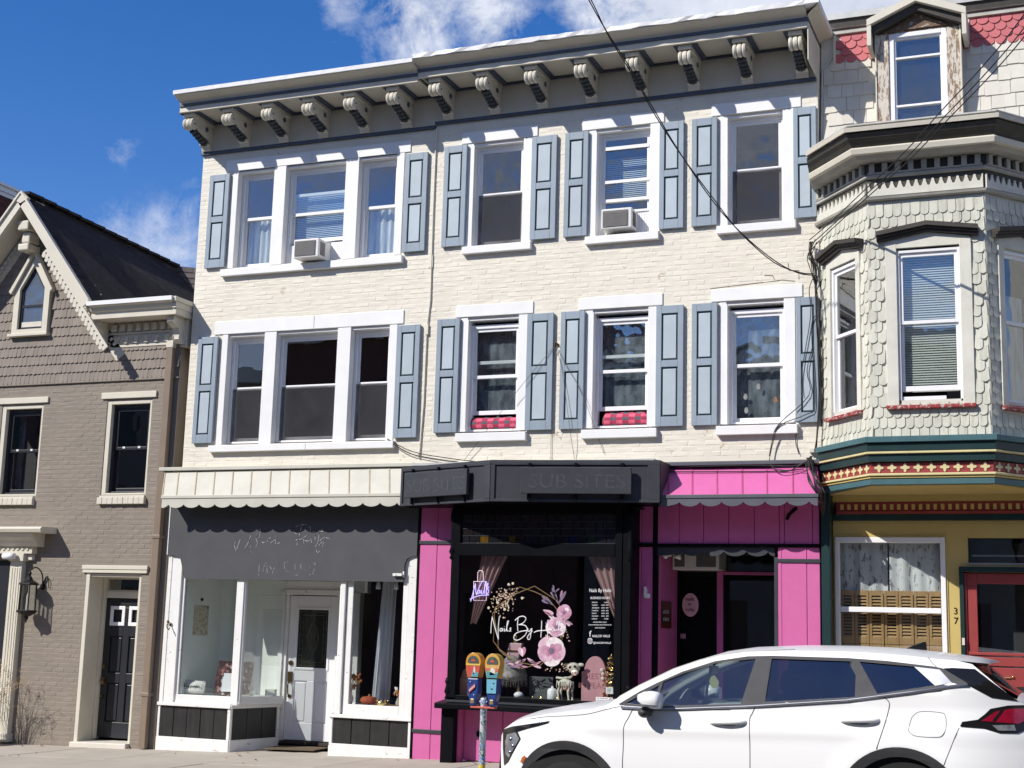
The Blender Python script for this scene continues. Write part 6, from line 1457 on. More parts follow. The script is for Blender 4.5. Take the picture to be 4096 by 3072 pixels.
# dormer
DY = -.10
mb = MB(); mb.box(-2.025, -1.875, DY, .25, 7.42, 8.93); mb.box(-1.20, -1.045, DY, .25, 7.42, 8.92); mb.build('dormer_post', M['peel'], VB, bevel=.006)
mb = MB(); mb.box(-2.035, -2.02, DY - .015, .25, 7.42, 8.95); mb.box(-1.05, -1.032, DY - .015, .25, 7.42, 8.94); mb.build('dormer_edge', M['browntrim'], VB)
mb = MB(); mb.xz([(-2.02, 8.93), (-1.045, 8.93), (-1.045, 9.0), (-1.535, 9.25), (-2.02, 9.02)], DY + .02, .2); mb.build('dormer_gable', M['peelx'], VB)
mb = MB(); mb.xz([(-1.90, 8.955), (-1.18, 8.955), (-1.535, 9.15)], DY + .0, DY + .02); mb.build('gable_panel', M['peelx'], VB)
for sgn, xa in ((-1, -2.11), (1, -.96)):
    mb = MB(); mb.prism([(-1.535, DY - .17, 9.235), (xa, DY - .17, 8.99), (xa, DY - .17, 9.075), (-1.535, DY - .17, 9.33)], (0, .8, 0)); mb.build('dormer_rake', M['browntrim'], VB)
    mb = MB(); mb.prism([(-1.535, DY - .10, 9.15), (xa - sgn * .03, DY - .10, 8.90), (xa - sgn * .03, DY - .10, 8.988), (-1.535, DY - .10, 9.233)], (0, .1, 0)); mb.build('dormer_mould', M['baydark'], VB)
    mb = MB(); mb.box(min(xa, xa - sgn * .05), max(xa, xa - sgn * .05), DY - .165, .2, 8.74, 9.0); mb.build('dormer_ear', M['browntrim'], VB)
mb = MB(); ring(mb, -1.874, -1.201, 7.60, 8.928, .06, .06, .05, .055, DY + .02, .1); dw = mb.build('window', M['vinyl'], VB, bevel=.005)
mb = MB(); ring(mb, -1.812, -1.262, 7.66, 8.87, .018, .018, .02, .02, DY + .045, .06)
for z in (8.60, 7.99): mb.box(-1.80, -1.27, DY + .04, .06, z, z + .024)
mb.build('sash', M['vinyl'], dw)
for z0, z1 in ((7.68, 7.99), (8.014, 8.60), (8.624, 8.85)):
    mb = MB(); mb.box(-1.795, -1.28, DY + .07, DY + .074, z0, z1); mb.build('pane', M['glass'], dw)
mb = MB(); mb.quad((-1.87, .004, 7.6), (-1.2, .004, 7.6), (-1.2, .004, 8.9), (-1.87, .004, 8.9)); mb.build('dormer_dark_sheet', M['intblack'], VB)  # black sheet close behind the panes, standing in for the unlit dormer room

# ---------------------------------------------------------------- parked car
CAR = thing('car', 'white compact SUV parked at the kerb, nose to the left', 'car', (-2.6, -4.52, -.03))
CY = -4.52
def zroad(x): return .036 * (x + 4) - .083
def belt(x): return 1.055 + .105 * max(0.0, min(1.0, (x + 3.3) / 1.6)) ** 1.3 * 1.35 + max(0, x + 1.7) * .165
def halfw(x, z):
    zb = belt(x)
    if z <= zb:
        t = (z - (zroad(x) + .62)) / .42
        w = .925 - .030 * max(-1.2, min(1.2, t)) ** 2
        cre = .885 + .036 * (x + 3.4) * .9                     # crease along the doors
        w += .010 * math.exp(-((z - cre) / .05) ** 2)
        if z < zroad(x) + .5: w -= .05 * ((zroad(x) + .5 - z) / .3)
    else:
        w = .925 - .030 * min(1.2, max(0, (zb - (zroad(x) + .62)) / .42)) ** 2 - .02 - (z - zb) * .40
    for ax, az in ((-3.95, .277), (-1.285, .373)):              # flared arches
        d = math.hypot(x - ax, z - az); w += .022 * math.exp(-((d - .50) / .07) ** 2)
    if x < -3.95: w -= .50 * ((-3.95 - x) / .82) ** 2.4
    if x > -.95: w -= .24 * ((x + .95) / .75) ** 2.0
    return w
def skin(outline, holes=(), off=0.0, side=-1, step=.07, thick=0.0, roundoff=0.0):
    """a body panel: outline in (x, z), pressed onto the flank of the car"""
    bm = bmesh.new()
    polys = [[Vector((x, z, 0)) for x, z in outline]] + [[Vector((x, z, 0)) for x, z in h] for h in holes]
    flat = [p for q in polys for p in q]; vs = [bm.verts.new(p) for p in flat]
    for t in tessellate_polygon(polys):
        try: bm.faces.new([vs[i] for i in t])
        except ValueError: pass
    xs = [p[0] for p in outline]; zs = [p[1] for p in outline]
    for ax, lo, hi in ((0, min(xs), max(xs)), (1, min(zs), max(zs))):
        q = math.ceil(lo / step) * step
        while q < hi:
            no = Vector((1, 0, 0)) if ax == 0 else Vector((0, 1, 0)); co = no * q
            bmesh.ops.bisect_plane(bm, geom=bm.verts[:] + bm.edges[:] + bm.faces[:], plane_co=co, plane_no=no, dist=1e-5); q += step
    mb = MB(); idx = {}
    for v in bm.verts:
        x, z = v.co.x, v.co.y; idx[v] = len(mb.v); mb.v.append((x, CY + side * (halfw(x, z) + off), z))
    for f in bm.faces: mb.f.append(tuple(idx[v] for v in f.verts)); mb.m.append(0)
    bm.free()
    return mb
def panel(name, outline, mat, parent, holes=(), off=.004, sides=(-1,), step=.07, smooth=True, label=None):
    out = None
    for sd in sides:
        o = skin(outline, holes, off, sd, step).build(name, M[mat] if isinstance(mat, str) else mat, parent, smooth=smooth)
        if out is None: out = o
    return out
def arc(cx, cz, r, a0, a1, n=18): return [(cx + r * math.cos(rad(a0 + (a1 - a0) * i / n)), cz + r * math.sin(rad(a0 + (a1 - a0) * i / n))) for i in range(n + 1)]
FA, RA = (-3.95, .277), (-1.285, .373)
hood = [(-4.66, .80), (-4.58, .838), (-4.517, .872), (-4.38, .917), (-4.134, .968), (-3.90, 1.008), (-3.746, 1.030), (-3.64, 1.058)]
roof = [(-3.532, 1.128), (-3.371, 1.225), (-3.104, 1.362), (-2.891, 1.440), (-2.735, 1.484), (-2.514, 1.521), (-2.123, 1.547), (-1.728, 1.553), (-1.491, 1.549), (-1.280, 1.540), (-1.071, 1.524), (-.865, 1.512)]
rear = [(-.76, 1.49), (-.70, 1.44), (-.45, 1.232), (-.35, 1.195), (-.28, 1.13), (-.255, 1.0), (-.275, .86), (-.235, .72), (-.25, .50), (-.33, .36)]
low = [(-.80, .36)] + arc(RA[0], RA[1], .455, -2, 182, 22) + [(-1.76, .30), (-3.48, .24)] + arc(FA[0], FA[1], .455, -4, 186, 22) + [(-4.45, .20), (-4.60, .24), (-4.68, .42), (-4.70, .62), (-4.70, .74)]
fgl = [(-3.175, 1.266), (-2.992, 1.345), (-2.732, 1.435), (-2.425, 1.474), (-2.515, 1.122), (-3.215, 1.070)]
fq = [(-3.475, 1.082), (-3.205, 1.238), (-3.245, 1.072)]
rgl = [(-2.295, 1.480), (-1.69, 1.480), (-1.625, 1.375), (-1.625, 1.212), (-2.325, 1.143)]
qgl = [(-1.60, 1.480), (-1.187, 1.457), (-1.032, 1.324), (-1.455, 1.243)]
outline = hood + roof + rear + low
body = panel('body', outline, 'carwhite', CAR, holes=(fgl, fq, rgl, qgl), off=0, sides=(-1, 1), step=.055)
# bonnet, screen surround, roof and tail: sections across the car
prof = [(-4.70, .62, .62), (-4.705, .72, .725), (-4.69, .77, .785)] + [(x, z, z + .055 - .02 * (i == 0) - .012 * (i == 1)) for i, (x, z) in enumerate(hood)]
def loft(stations, name, mat, n=16, side_only=None, parent=CAR, lift=0.0, ymax=1.0, pw=3.0):
    mb = MB()
    for x, ze, zc in stations:
        w = halfw(x, ze)
        for k in range(n + 1):
            t = (-1 + 2 * k / n) * ymax; mb.v.append((x, CY + t * w, ze + (zc - ze) * (1 - abs(t) ** pw) + lift))
    for i in range(len(stations) - 1):
        for k in range(n): mb.f.append((i * (n + 1) + k, i * (n + 1) + k + 1, (i + 1) * (n + 1) + k + 1, (i + 1) * (n + 1) + k)); mb.m.append(0)
    return mb.build(name, M[mat], parent, smooth=True)
loft(prof, 'bonnet', 'carwhite', 24)
scr = [(-3.64, 1.058, 1.10), (-3.532, 1.128, 1.165), (-3.371, 1.225, 1.268), (-3.104, 1.362, 1.402), (-2.891, 1.440, 1.478)]
loft(scr, 'windscreen', 'carglass', 16, lift=-.004, ymax=.90)
for sd in (-1, 1):     # painted screen pillars
    mb = MB(); n = len(scr)
    for x, ze, zc in scr:
        w = halfw(x, ze)
        for t in (.895, .94, .98, 1.0): mb.v.append((x, CY + sd * t * w, ze + (zc - ze) * (1 - t ** 3)))
    for i in range(n - 1):
        for k in range(3): mb.f.append((i * 4 + k, i * 4 + k + 1, (i + 1) * 4 + k + 1, (i + 1) * 4 + k)); mb.m.append(0)
    mb.build('screen_pillar', M['carwhite'], CAR, smooth=True)
loft([(-2.891, 1.440, 1.478)] + [(x, z, z + .045) for x, z in roof[4:-1]] + [(-.865, 1.512, 1.548), (-.76, 1.505, 1.535), (-.645, 1.498, 1.512), (-.642, 1.488, 1.495)], 'roof', 'carwhite', 20)
loft([(-.80, 1.46, 1.49), (-.72, 1.444, 1.47), (-.45, 1.235, 1.26)], 'rear_window', 'tint', 14)
loft([(-.45, 1.235, 1.26), (-.35, 1.195, 1.215), (-.28, 1.13, 1.135), (-.235, 1.0, 1.0), (-.25, .86, .86), (-.20, .72, .72), (-.22, .50, .50), (-.30, .36, .36)], 'tailgate', 'carwhite', 18)
loft([(-.645, 1.496, 1.51), (-.70, 1.475, 1.49), (-.82, 1.455, 1.48)], 'spoiler_underside', 'gloss', 14)
loft([(-4.71, .30, .30), (-4.725, .45, .45), (-4.705, .62, .62)], 'grille', 'gloss', 16); loft([(-4.60, .20, .20), (-4.70, .24, .24), (-4.71, .30, .30)], 'lower_bumper', 'cladding', 16)
mb = MB(); mb.box(-4.5, -.4, CY - .80, CY + .80, .16, .24); mb.build('underbody', M['gloss'], CAR)
# dark trim round the glasshouse, shiny belt strip
trim_out = [(-3.535, 1.072), (-3.371, 1.178), (-3.220, 1.258), (-3.024, 1.352), (-2.761, 1.444), (-2.492, 1.492), (-2.288, 1.503), (-1.692, 1.505), (-1.390, 1.493), (-1.034, 1.463), (-.972, 1.452), (-.785, 1.345), (-1.455, 1.222), (-1.660, 1.192), (-2.439, 1.110), (-3.183, 1.050)]
panel('window_trim', trim_out, 'pillar', CAR, holes=(fgl, fq, rgl, qgl), off=.009, sides=(-1, 1), step=.055)
for nm, pl_, mt in (('front_pane', fgl, 'carglass'), ('quarter_light', fq, 'tint'), ('rear_pane', rgl, 'tint'), ('rear_quarter_pane', qgl, 'tint')): panel(nm, pl_, mt, CAR, off=-.006, sides=(-1, 1), smooth=True)
for sd in (-1, 1):
    mb = MB()
    bl_ = [(-3.50, 1.050), (-3.183, 1.047), (-2.439, 1.106), (-1.68, 1.186), (-1.66, 1.190), (-1.2, 1.268), (-.79, 1.340)]
    mb.tube([(x, CY + sd * (halfw(x, z) + .010), z) for x, z in bl_], .011, 6); mb.build('belt_strip', M['satin'], CAR, smooth=True)
    panel('fin_trim', [(-1.183, 1.456), (-.995, 1.442), (-.905, 1.348), (-1.028, 1.322)], 'satin', CAR, off=.010, sides=(sd,))
    panel('rear_pillar_trim', [(-.968, 1.452), (-.90, 1.458), (-.74, 1.455), (-.44, 1.230), (-.625, 1.250), (-.782, 1.333), (-.90, 1.40)], 'gloss', CAR, off=.006, sides=(sd,))
for x, z0, z1 in ((-2.365, 1.125, 1.488),):
    panel('door_pillar', [(-2.365, 1.13), (-2.352, 1.13), (-2.315, 1.49), (-2.33, 1.49)], 'gloss', CAR, off=.006)
# panel gaps
def gap(name, pts, r=.0035, sd=-1):
    mb = MB(); mb.tube([(x, CY + sd * (halfw(x, z) + .0005), z) for x, z in smooth2(pts)], r, 5); return mb.build(name, M['seam'], CAR)
def smooth2(p, k=5):
    q = smooth_path([(a, 0, b) for a, b in p], k); return [(v.x, v.z) for v in q]
gap('door_gap', [(-3.40, 1.045), (-3.435, .97), (-3.468, .895), (-3.468, .75), (-3.465, .55), (-3.40, .35)])
gap('door_gap', [(-2.395, 1.108), (-2.42, 1.05), (-2.438, 1.0), (-2.432, .80), (-2.43, .62), (-2.43, .34)])
gap('door_gap', [(-1.405, 1.222), (-1.37, 1.19), (-1.366, 1.15), (-1.40, 1.02), (-1.46, .835)])
gap('bonnet_gap', [(-3.50, 1.060), (-3.62, 1.030), (-3.78, .985), (-3.95, .962), (-4.14, .945), (-4.32, .915)], .0025)
gap('bumper_gap', [(-.858, 1.02), (-.89, .95), (-.95, .80), (-.99, .70)], .0025)
gap('roof_gap', [(-1.08, 1.53), (-1.06, 1.50), (-1.02, 1.462)], .003)
fc = [(-1.20, 1.08), (-1.14, 1.125), (-.99, 1.125), (-.955, 1.10), (-.952, 1.02), (-.975, .965), (-1.02, .945), (-1.16, .945), (-1.215, .97), (-1.22, 1.01), (-1.20, 1.08)]
gap('fuel_flap', fc, .0022)
# wheel arch cladding, sill cladding
for nm, (cx, cz) in (('front', FA), ('rear', RA)):
    for sd in (-1, 1):
        o = arc(cx, cz, .487, -8, 188, 30); i = arc(cx, cz, .415, 188, -8, 30); panel('arch_cladding', o + i, 'cladding', CAR, off=.014, sides=(sd,), step=.2)
    mb = MB(); mb.lathe((cx, CY, cz), [(.43, -.90), (.43, .90)], 28, 0, 'y'); mb.build('wheel_housing', M['rubber'], CAR)
for sd in (-1, 1): panel('sill_cladding', [(-3.48, .22), (-1.76, .29), (-1.76, .40), (-3.48, .36)], 'cladding', CAR, off=.012, sides=(sd,))
panel('amber_marker', [(-4.39, .56), (-4.372, .60), (-4.34, .62), (-4.325, .605), (-4.36, .555)], 'amber', CAR, off=.017)
# wheels
def wheel(cx, cz, cy, sd):
    mb = MB(); mb.lathe((cx, cy, cz), [(.22, -.11), (.31, -.112), (.345, -.10), (.360, -.06), (.362, 0), (.360, .06), (.345, .10), (.31, .112), (.22, .11)], 40, 0, 'y')
    for k in range(64):
        a = 2 * math.pi * k / 64
        for (ya, yb) in ((-.10, -.045), (.045, .10)): 
            c, s = math.cos(a), math.sin(a); mb.obox((cx + c * .358 - s * .006, cy + ya, cz + s * .358 + c * .006), (s * .012, 0, -c * .012), (0, yb - ya, 0), (c * .007, 0, s * .007))
    w = mb.build('wheel', M['rubber'], CAR, autosm=35); rim = MB()
    rim.lathe((cx, cy + sd * .07, cz), [(.225, -.02), (.235, 0), (.225, .03 * sd), (.20, .0), (.05, .01)], 30, 0, 'y')
    for k in range(5):
        a = 2 * math.pi * k / 5 + .3; c, s = math.cos(a), math.sin(a); rim.obox((cx + c * .05 - s * .035, cy + sd * .075, cz + s * .05 + c * .035), (s * .07, 0, -c * .07), (0, sd * .03, 0), (c * .175, 0, s * .175))
    rim.build('rim', M['satin'], w, autosm=40)
for sd in (-1, 1):
    wheel(FA[0], FA[1], CY + sd * .79, sd); wheel(RA[0], RA[1], CY + sd * .79, sd)
# lamps
for sd in (-1, 1):
    panel('headlight_surround', [(-4.675, .795), (-4.52, .838), (-4.30, .878), (-4.115, .912), (-4.13, .893), (-4.215, .868), (-4.33, .838), (-4.455, .800), (-4.412, .745), (-4.565, .54), (-4.63, .50), (-4.66, .64)], 'gloss', CAR, off=.006, sides=(sd,), step=.04)
    hl = panel('headlight', [(-4.60, .765), (-4.475, .792), (-4.425, .745), (-4.555, .575), (-4.61, .60), (-4.625, .70)], 'lampclear', CAR, off=.011, sides=(sd,), step=.04)
    for k in range(3):
        x, z = -4.53 + .035 * (k % 2), .735 - k * .055; mb = MB(); mb.sphere((x, CY + sd * (halfw(x, z) - .0), z), (.028, .022, .020), 10, 7); mb.build('projector', M['chrome'], hl, smooth=True)
    x, z = -4.20, .893; mb = MB(); mb.sphere((x, CY + sd * halfw(x, z), z), (.022, .012, .009), 8, 6); mb.build('running_light', M['chrome'], hl, smooth=True)
    panel('tail_light_surround', [(-.852, 1.032), (-.835, 1.066), (-.725, 1.086), (-.672, 1.13), (-.635, 1.168), (-.513, 1.196), (-.36, 1.205), (-.30, 1.14), (-.36, 1.06), (-.40, 1.02), (-.448, .998), (-.573, .996), (-.683, 1.026)], 'gloss', CAR, off=.008, sides=(sd,), step=.04)
    tl = panel('tail_light', [(-.70, 1.078), (-.60, 1.148), (-.50, 1.172), (-.36, 1.182), (-.38, 1.10), (-.44, 1.066)], 'lampred', CAR, off=.013, sides=(sd,), step=.04)
    panel('reversing_lamp', [(-.625, 1.050), (-.472, 1.058), (-.460, 1.016), (-.583, 1.014)], 'lampclear', tl, off=.013, sides=(sd,), step=.04)
    panel('lamp_divider', [(-.625, 1.08), (-.60, 1.08), (-.535, 1.17), (-.56, 1.165)], 'gloss', tl, off=.016, sides=(sd,), step=.04)
# mirrors and door handles
for sd in (-1, 1):
    y0 = CY + sd * (halfw(-3.25, 1.06)); m_ = MB()
    m_.tube([(-3.27, y0 - sd * .02, 1.045), (-3.28, y0 + sd * .06, 1.04)], [.028, .034], 8)
    st = [(-3.13, .058, .072), (-3.16, .072, .083), (-3.21, .074, .085), (-3.27, .060, .066), (-3.315, .034, .036)]
    mm = MB(); n = 12
    for x, ry, rz in st:
        for k in range(n):
            a = 2 * math.pi * k / n; cc, ss = math.cos(a), math.sin(a); mm.v.append((x, y0 + sd * .15 + (abs(cc) ** .7) * math.copysign(1, cc) * ry * 1.25, 1.120 - (x + 3.13) * .10 + (abs(ss) ** .7) * math.copysign(1, ss) * rz * .82))
    for i in range(len(st) - 1):
        for k in range(n): mm.f.append((i * n + k, i * n + (k + 1) % n, (i + 1) * n + (k + 1) % n, (i + 1) * n + k)); mm.m.append(0)
    mm.f.append(tuple(range(n))); mm.m.append(0); mm.f.append(tuple((len(st) - 1) * n + k for k in reversed(range(n)))); mm.m.append(0)
    mir = mm.build('door_mirror', M['carwhite'], CAR, smooth=True)
    b_ = MB(); b_.sphere((-3.27, y0 + sd * .12, 1.025), (.055, .09, .045), 12, 8); b_.tube([(-3.27, y0 - sd * .02, 1.03), (-3.27, y0 + sd * .10, 1.02)], [.04, .035], 8); b_.build('mirror_base', M['cladding'], mir, smooth=True)
    b_ = MB(); b_.box(-3.30, -3.135, y0 + sd * .15 - .088, y0 + sd * .15 + .088, 1.085, 1.092); b_.build('indicator_strip', M['satin'], mir)
    for hx, hz in ((-2.61, .972), (-1.585, 1.037)):
        yy = CY + sd * halfw(hx, hz); h_ = MB(); P = smooth_path([(hx - .135, yy - sd * .004, hz - .004), (hx - .10, yy + sd * .024, hz), (hx, yy + sd * .036, hz + .004), (hx + .10, yy + sd * .024, hz + .010), (hx + .135, yy - sd * .004, hz + .010)], 4)
        h_.tube(P, .019, 8); h = h_.build('door_handle', M['carwhite'], CAR, smooth=True)
        r_ = MB(); r_.sphere((hx, yy + sd * .001, hz - .020), (.085, .007, .018), 14, 8); r_.build('handle_recess', M['satin'], h, smooth=True)
mb = MB(); mb.prism([(-1.335, CY + .02, 1.585), (-1.165, CY + .02, 1.578), (-1.172, CY + .02, 1.648), (-1.20, CY + .02, 1.645), (-1.27, CY + .02, 1.618)], (0, .035, 0)); mb.build('roof_aerial', M['gloss'], CAR, bevel=.006)
# cabin
mb = MB(); mb.box(-3.6, -.8, CY - .72, CY + .72, .35, .45); mb.profile_x([(CY - .70, .45), (CY - .70, 1.02), (CY + .70, 1.02), (CY + .70, .45)], -3.70, -3.25); mb.build('cabin_floor', M['seat'], CAR)
for k, (x, y) in enumerate(((-2.62, -.36), (-2.62, .36), (-1.75, -.38), (-1.75, .38))):
    mb = MB(); mb.box(x - .35, x + .18, CY + y - .24, CY + y + .24, .55, .72); mb.obox((x + .14, CY + y - .23, .68), (.20, 0, .0), (0, .46, 0), (.16, 0, .52)); mb.obox((x + .32, CY + y - .13, 1.22), (.09, 0, 0), (0, .26, 0), (.04, 0, .17)); mb.build('seat', M['seat'], CAR, bevel=.04)
mb = MB(); mb.lathe((0, 0, 0), [(.16, -.012), (.185, -.008), (.19, .004), (.18, .014), (.16, .012)], 26, 0, 'x'); mb.box(-.01, .01, -.16, .16, -.02, .02)
rt_ = Matrix.Translation((-3.14, CY - .36, 1.03)) @ Matrix.Rotation(rad(22), 4, 'Y'); mb.v = [tuple(rt_ @ Vector(v)) for v in mb.v]; mb.build('steering_wheel', M['cream2'], CAR, autosm=40)
mb = MB(); mb.box(-2.96, -2.93, CY - .12, CY + .12, 1.33, 1.39); mb.tube([(-2.95, CY, 1.39), (-2.90, CY, 1.45)], .012, 6); mb.build('rear_view_mirror', M['gloss'], CAR, bevel=.01)
mb = MB(); mb.lathe((-2.945, CY + .02, 1.255), [(.001, -.004), (.042, -.004), (.042, .004), (.001, .004)], 16, 0, 'y', (1, 1.3)); tag(mb.build('air_freshener', paint('yellow_card', (.60, .55, .22), .6)), 'yellow oval tag hanging from the car rear view mirror', 'air freshener')
mb = MB()
for sd in (-1, 1): mb.tube([(x, CY + sd * (halfw(x, z) - .045) * .985, z - .012) for x, z in [(-3.60, 1.06)] + roof[:7]], .030, 6)
mb.build('pillar_lining', M['cream2'], CAR, smooth=True)
loft([(x, z - .03, z - .0) for x, z in roof[5:-2]], 'headlining', 'cream2', 10, ymax=.9)

# ---------------------------------------------------------------- twin parking meter
PM = thing('parking_meter', 'hand painted twin parking meter on a colourful pole', 'parking meter', (-5.667, -3.15, gz(-5.67, -3.15)))
pz0 = gz(-5.667, -3.15)
def art_mat(name, cols, scale, stretch, thr=None):
    m = bpy.data.materials.new(name); m.use_nodes = True; nt = m.node_tree; N = nt.nodes.new; L = nt.links.new; b = nt.nodes['Principled BSDF']; b.inputs['Roughness'].default_value = .4
    g = N('ShaderNodeNewGeometry'); mp = N('ShaderNodeMapping'); mp.inputs['Scale'].default_value = stretch; L(g.outputs['Position'], mp.inputs[0])
    n = N('ShaderNodeTexNoise'); n.inputs['Scale'].default_value = scale; n.inputs['Detail'].default_value = 2; n.inputs['Distortion'].default_value = 2.2; L(mp.outputs[0], n.inputs['Vector'])
    r = N('ShaderNodeValToRGB'); r.color_ramp.interpolation = 'CONSTANT'; e = r.color_ramp.elements; ps = [.0] + [.36 + .28 * i / max(1, len(cols) - 2) for i in range(len(cols) - 1)]
    e[0].position = 0; e[0].color = (*cols[0], 1); e[1].position = ps[1]; e[1].color = (*cols[1], 1)
    for p, c in zip(ps[2:], cols[2:]): x = e.new(p); x.color = (*c, 1)
    L(n.outputs['Fac'], r.inputs[0]); L(r.outputs[0], b.inputs['Base Color']); return m
mb = MB(); mb.lathe((-5.667, -3.15, 0), [(.055, pz0 - .02), (.055, pz0 + .015), (.034, pz0 + .02), (.034, .90), (.036, .905), (.036, .95), (.03, .958), (.001, .958)], 16)
pole = mb.build('pole', art_mat('painted_pole_blue_white', [(.62, .62, .60), (.62, .62, .60), (.10, .22, .55), (.60, .60, .58), (.05, .16, .14), (.28, .38, .62)], 5, (2.4, 2.4, 1.1)), PM, autosm=40)
for z0, z1, c in ((pz0 + .16, .30, (.62, .50, .06)), (pz0 + .02, pz0 + .159, (.55, .10, .08))):
    mb = MB(); mb.lathe((-5.667, -3.15, 0), [(.0348, z0), (.0348, z1)], 16); mb.build('pole_band', paint('pole_band_%d' % int(z0 * 100), c, .5, .2, 30), pole, autosm=40)
mb = MB(); mb.box(-5.80, -5.535, -3.19, -3.11, .853, .872); mb.build('cross_bar', paint('coral_bar', (.60, .12, .10), .5), PM, bevel=.004)
mb = MB(); mb.tube([(-5.71, -3.15, .915), (-5.625, -3.15, .915)], .022, 8); mb.build('bar_clamp', paint('blue_clamp', (.03, .07, .26), .4), PM)
def meter_head(xc, zs, top, body, art, cols):
    h = []
    hw = .076
    lowp = [(-.032, .875), (.032, .875), (.038, .93), (.060, 1.00), (.064, 1.155), (-.064, 1.155), (-.060, 1.00), (-.038, .93)]
    mb = MB(); mb.xz([(xc + x, z + zs) for x, z in lowp], -3.20, -3.09); hd_ = mb.build('meter_head', body, PM, bevel=.014)
    up = [(-.060, 1.158), (.060, 1.158), (.078, 1.24), (.083, 1.31)] + [(.083 * math.cos(a), 1.315 + .092 * math.sin(a)) for a in [math.pi * i / 14 for i in range(15)]] + [(-.083, 1.31), (-.078, 1.24)]
    mb = MB(); mb.xz([(xc + x, z + zs) for x, z in up], -3.205, -3.085); mb.build('dome', top, hd_, bevel=.018)
    mb = MB(); mb.xz([(xc + .060 * math.cos(a), 1.315 + zs + .062 * math.sin(a)) for a in [math.pi * i / 14 for i in range(15)]] + [(xc - .060, 1.30 + zs), (xc + .060, 1.30 + zs)], -3.210, -3.20); mb.build('meter_window', paint('meter_window', (.10, .12, .11), .15, .3, 20), hd_)
    mb = MB(); mb.xz([(xc + .026 * math.cos(a), 1.318 + zs + .026 * math.sin(a)) for a in [math.pi * i / 8 for i in range(9)]], -3.213, -3.209); mb.build('meter_dial', paint('meter_dial', (.45, .10, .06), .5), hd_)
    fp = [(-.056, 1.165), (.056, 1.165), (.073, 1.245), (.078, 1.295), (-.078, 1.295), (-.073, 1.245)]
    mb = MB(); mb.xz([(xc + x, z + zs) for x, z in fp], -3.209, -3.20); mb.build('painted_front', art, hd_)
    for nm, pts, c in cols:
        mb = MB(); mb.xz([(xc + x, z + zs) for x, z in pts], -3.2125, -3.205); mb.build(nm, paint(nm + '_%d' % int(xc * -100), c, .5, .1, 40), hd_)
    mb = MB(); mb.box(xc - .018, xc + .018, -3.206, -3.195, .90 + zs, .945 + zs); mb.build('brass_plate', paint('meter_brass', (.50, .36, .14), .35, .2, 30, metallic=.5), hd_, bevel=.003)
OR = paint('meter_orange', (.62, .30, .05), .35, .12, 20, coat=.3); BLU = paint('meter_dark_blue', (.025, .055, .22), .35, .15, 20, coat=.3)
meter_head(-5.775, 0, OR, BLU, paint('meter_red_front', (.58, .09, .065), .4, .1, 15), [
    ('teal_patch', [(-.02, 1.166), (.056, 1.166), (.066, 1.215), (.02, 1.20), (.0, 1.23), (-.01, 1.20)], (.12, .34, .38)), ('heron', [(.005, 1.19), (.03, 1.20), (.028, 1.24), (.014, 1.285), (.008, 1.25)], (.62, .64, .66)), ('yellow_sky', [(-.078, 1.28), (.078, 1.28), (.079, 1.297), (-.079, 1.297)], (.70, .50, .10)),
    ('flag_stripe', [(-.035, 1.005), (.03, 1.06), (.03, 1.072), (-.035, 1.018)], (.58, .12, .12)), ('flag_stripe_white', [(-.035, 1.02), (.03, 1.074), (.03, 1.086), (-.035, 1.033)], (.62, .62, .62)), ('flag_stripe', [(-.035, 1.035), (.03, 1.088), (.03, 1.100), (-.035, 1.048)], (.58, .12, .12)), ('star', [(-.03, 1.115), (-.024, 1.108), (-.018, 1.115), (-.024, 1.124)], (.65, .65, .65)), ('star', [(.012, .985), (.018, .979), (.024, .985), (.018, .993)], (.65, .65, .65))])
meter_head(-5.562, -.003, paint('meter_amber', (.60, .36, .08), .35, .15, 14, coat=.3), BLU, paint('meter_sunset_front', (.62, .38, .14), .4, .1, 15), [
    ('teal_wave', [(-.056, 1.166), (.056, 1.166), (.07, 1.228), (.03, 1.205), (-.02, 1.225), (-.068, 1.235)], (.08, .30, .36)), ('egret', [(-.025, 1.19), (.03, 1.195), (.032, 1.24), (.0, 1.27), (-.02, 1.24)], (.66, .66, .64)), ('coral_band', [(-.072, 1.238), (-.02, 1.24), (-.03, 1.262), (-.076, 1.262)], (.60, .16, .10)), ('coral_band', [(.033, 1.225), (.068, 1.235), (.072, 1.262), (.036, 1.26)], (.60, .16, .10)),
    ('pale_blue_panel', [(-.052, 1.01), (.048, 1.01), (.052, 1.15), (-.056, 1.15)], (.16, .42, .55)), ('fish', [(-.01, 1.05), (.014, 1.045), (.018, 1.055), (-.004, 1.062)], (.30, .10, .12)), ('fish', [(.01, 1.105), (.03, 1.10), (.033, 1.11), (.014, 1.116)], (.35, .14, .10))])

# ---------------------------------------------------------------- overhead wires and cable tangle
def wire(name, label, paths, r, cat='cable', mat='wire', group=None, sm=4):
    mb = MB()
    for p in paths: mb.tube(smooth_path(p, sm), r, 5)
    return tag(mb.build(name, M[mat]), label, cat, group)
w1 = [(-5.3, -4.6, 9.9), (-4.94, -3.72, 9.06), (-4.7, -3.06, 8.46), (-4.58, -2.73, 8.16), (-4.41, -2.39, 7.84), (-4.29, -2.06, 7.56), (-4.05, -1.73, 7.11), (-3.72, -1.39, 6.59), (-3.47, -1.06, 6.27), (-3.16, -.73, 6.0), (-2.93, -.39, 5.93), (-2.80, -.06, 5.98)]
T = [Vector(p) for p in w1]; tw = []
for s in (0, 1): tw.append([p + Vector((.011 * math.cos(i * 1.9 + s * math.pi), 0, .012 * math.sin(i * 1.9 + s * math.pi))) for i, p in enumerate(T)])
wire('utility_wire', 'twisted black service wire sagging diagonally across the top floor windows', tw, .0068)
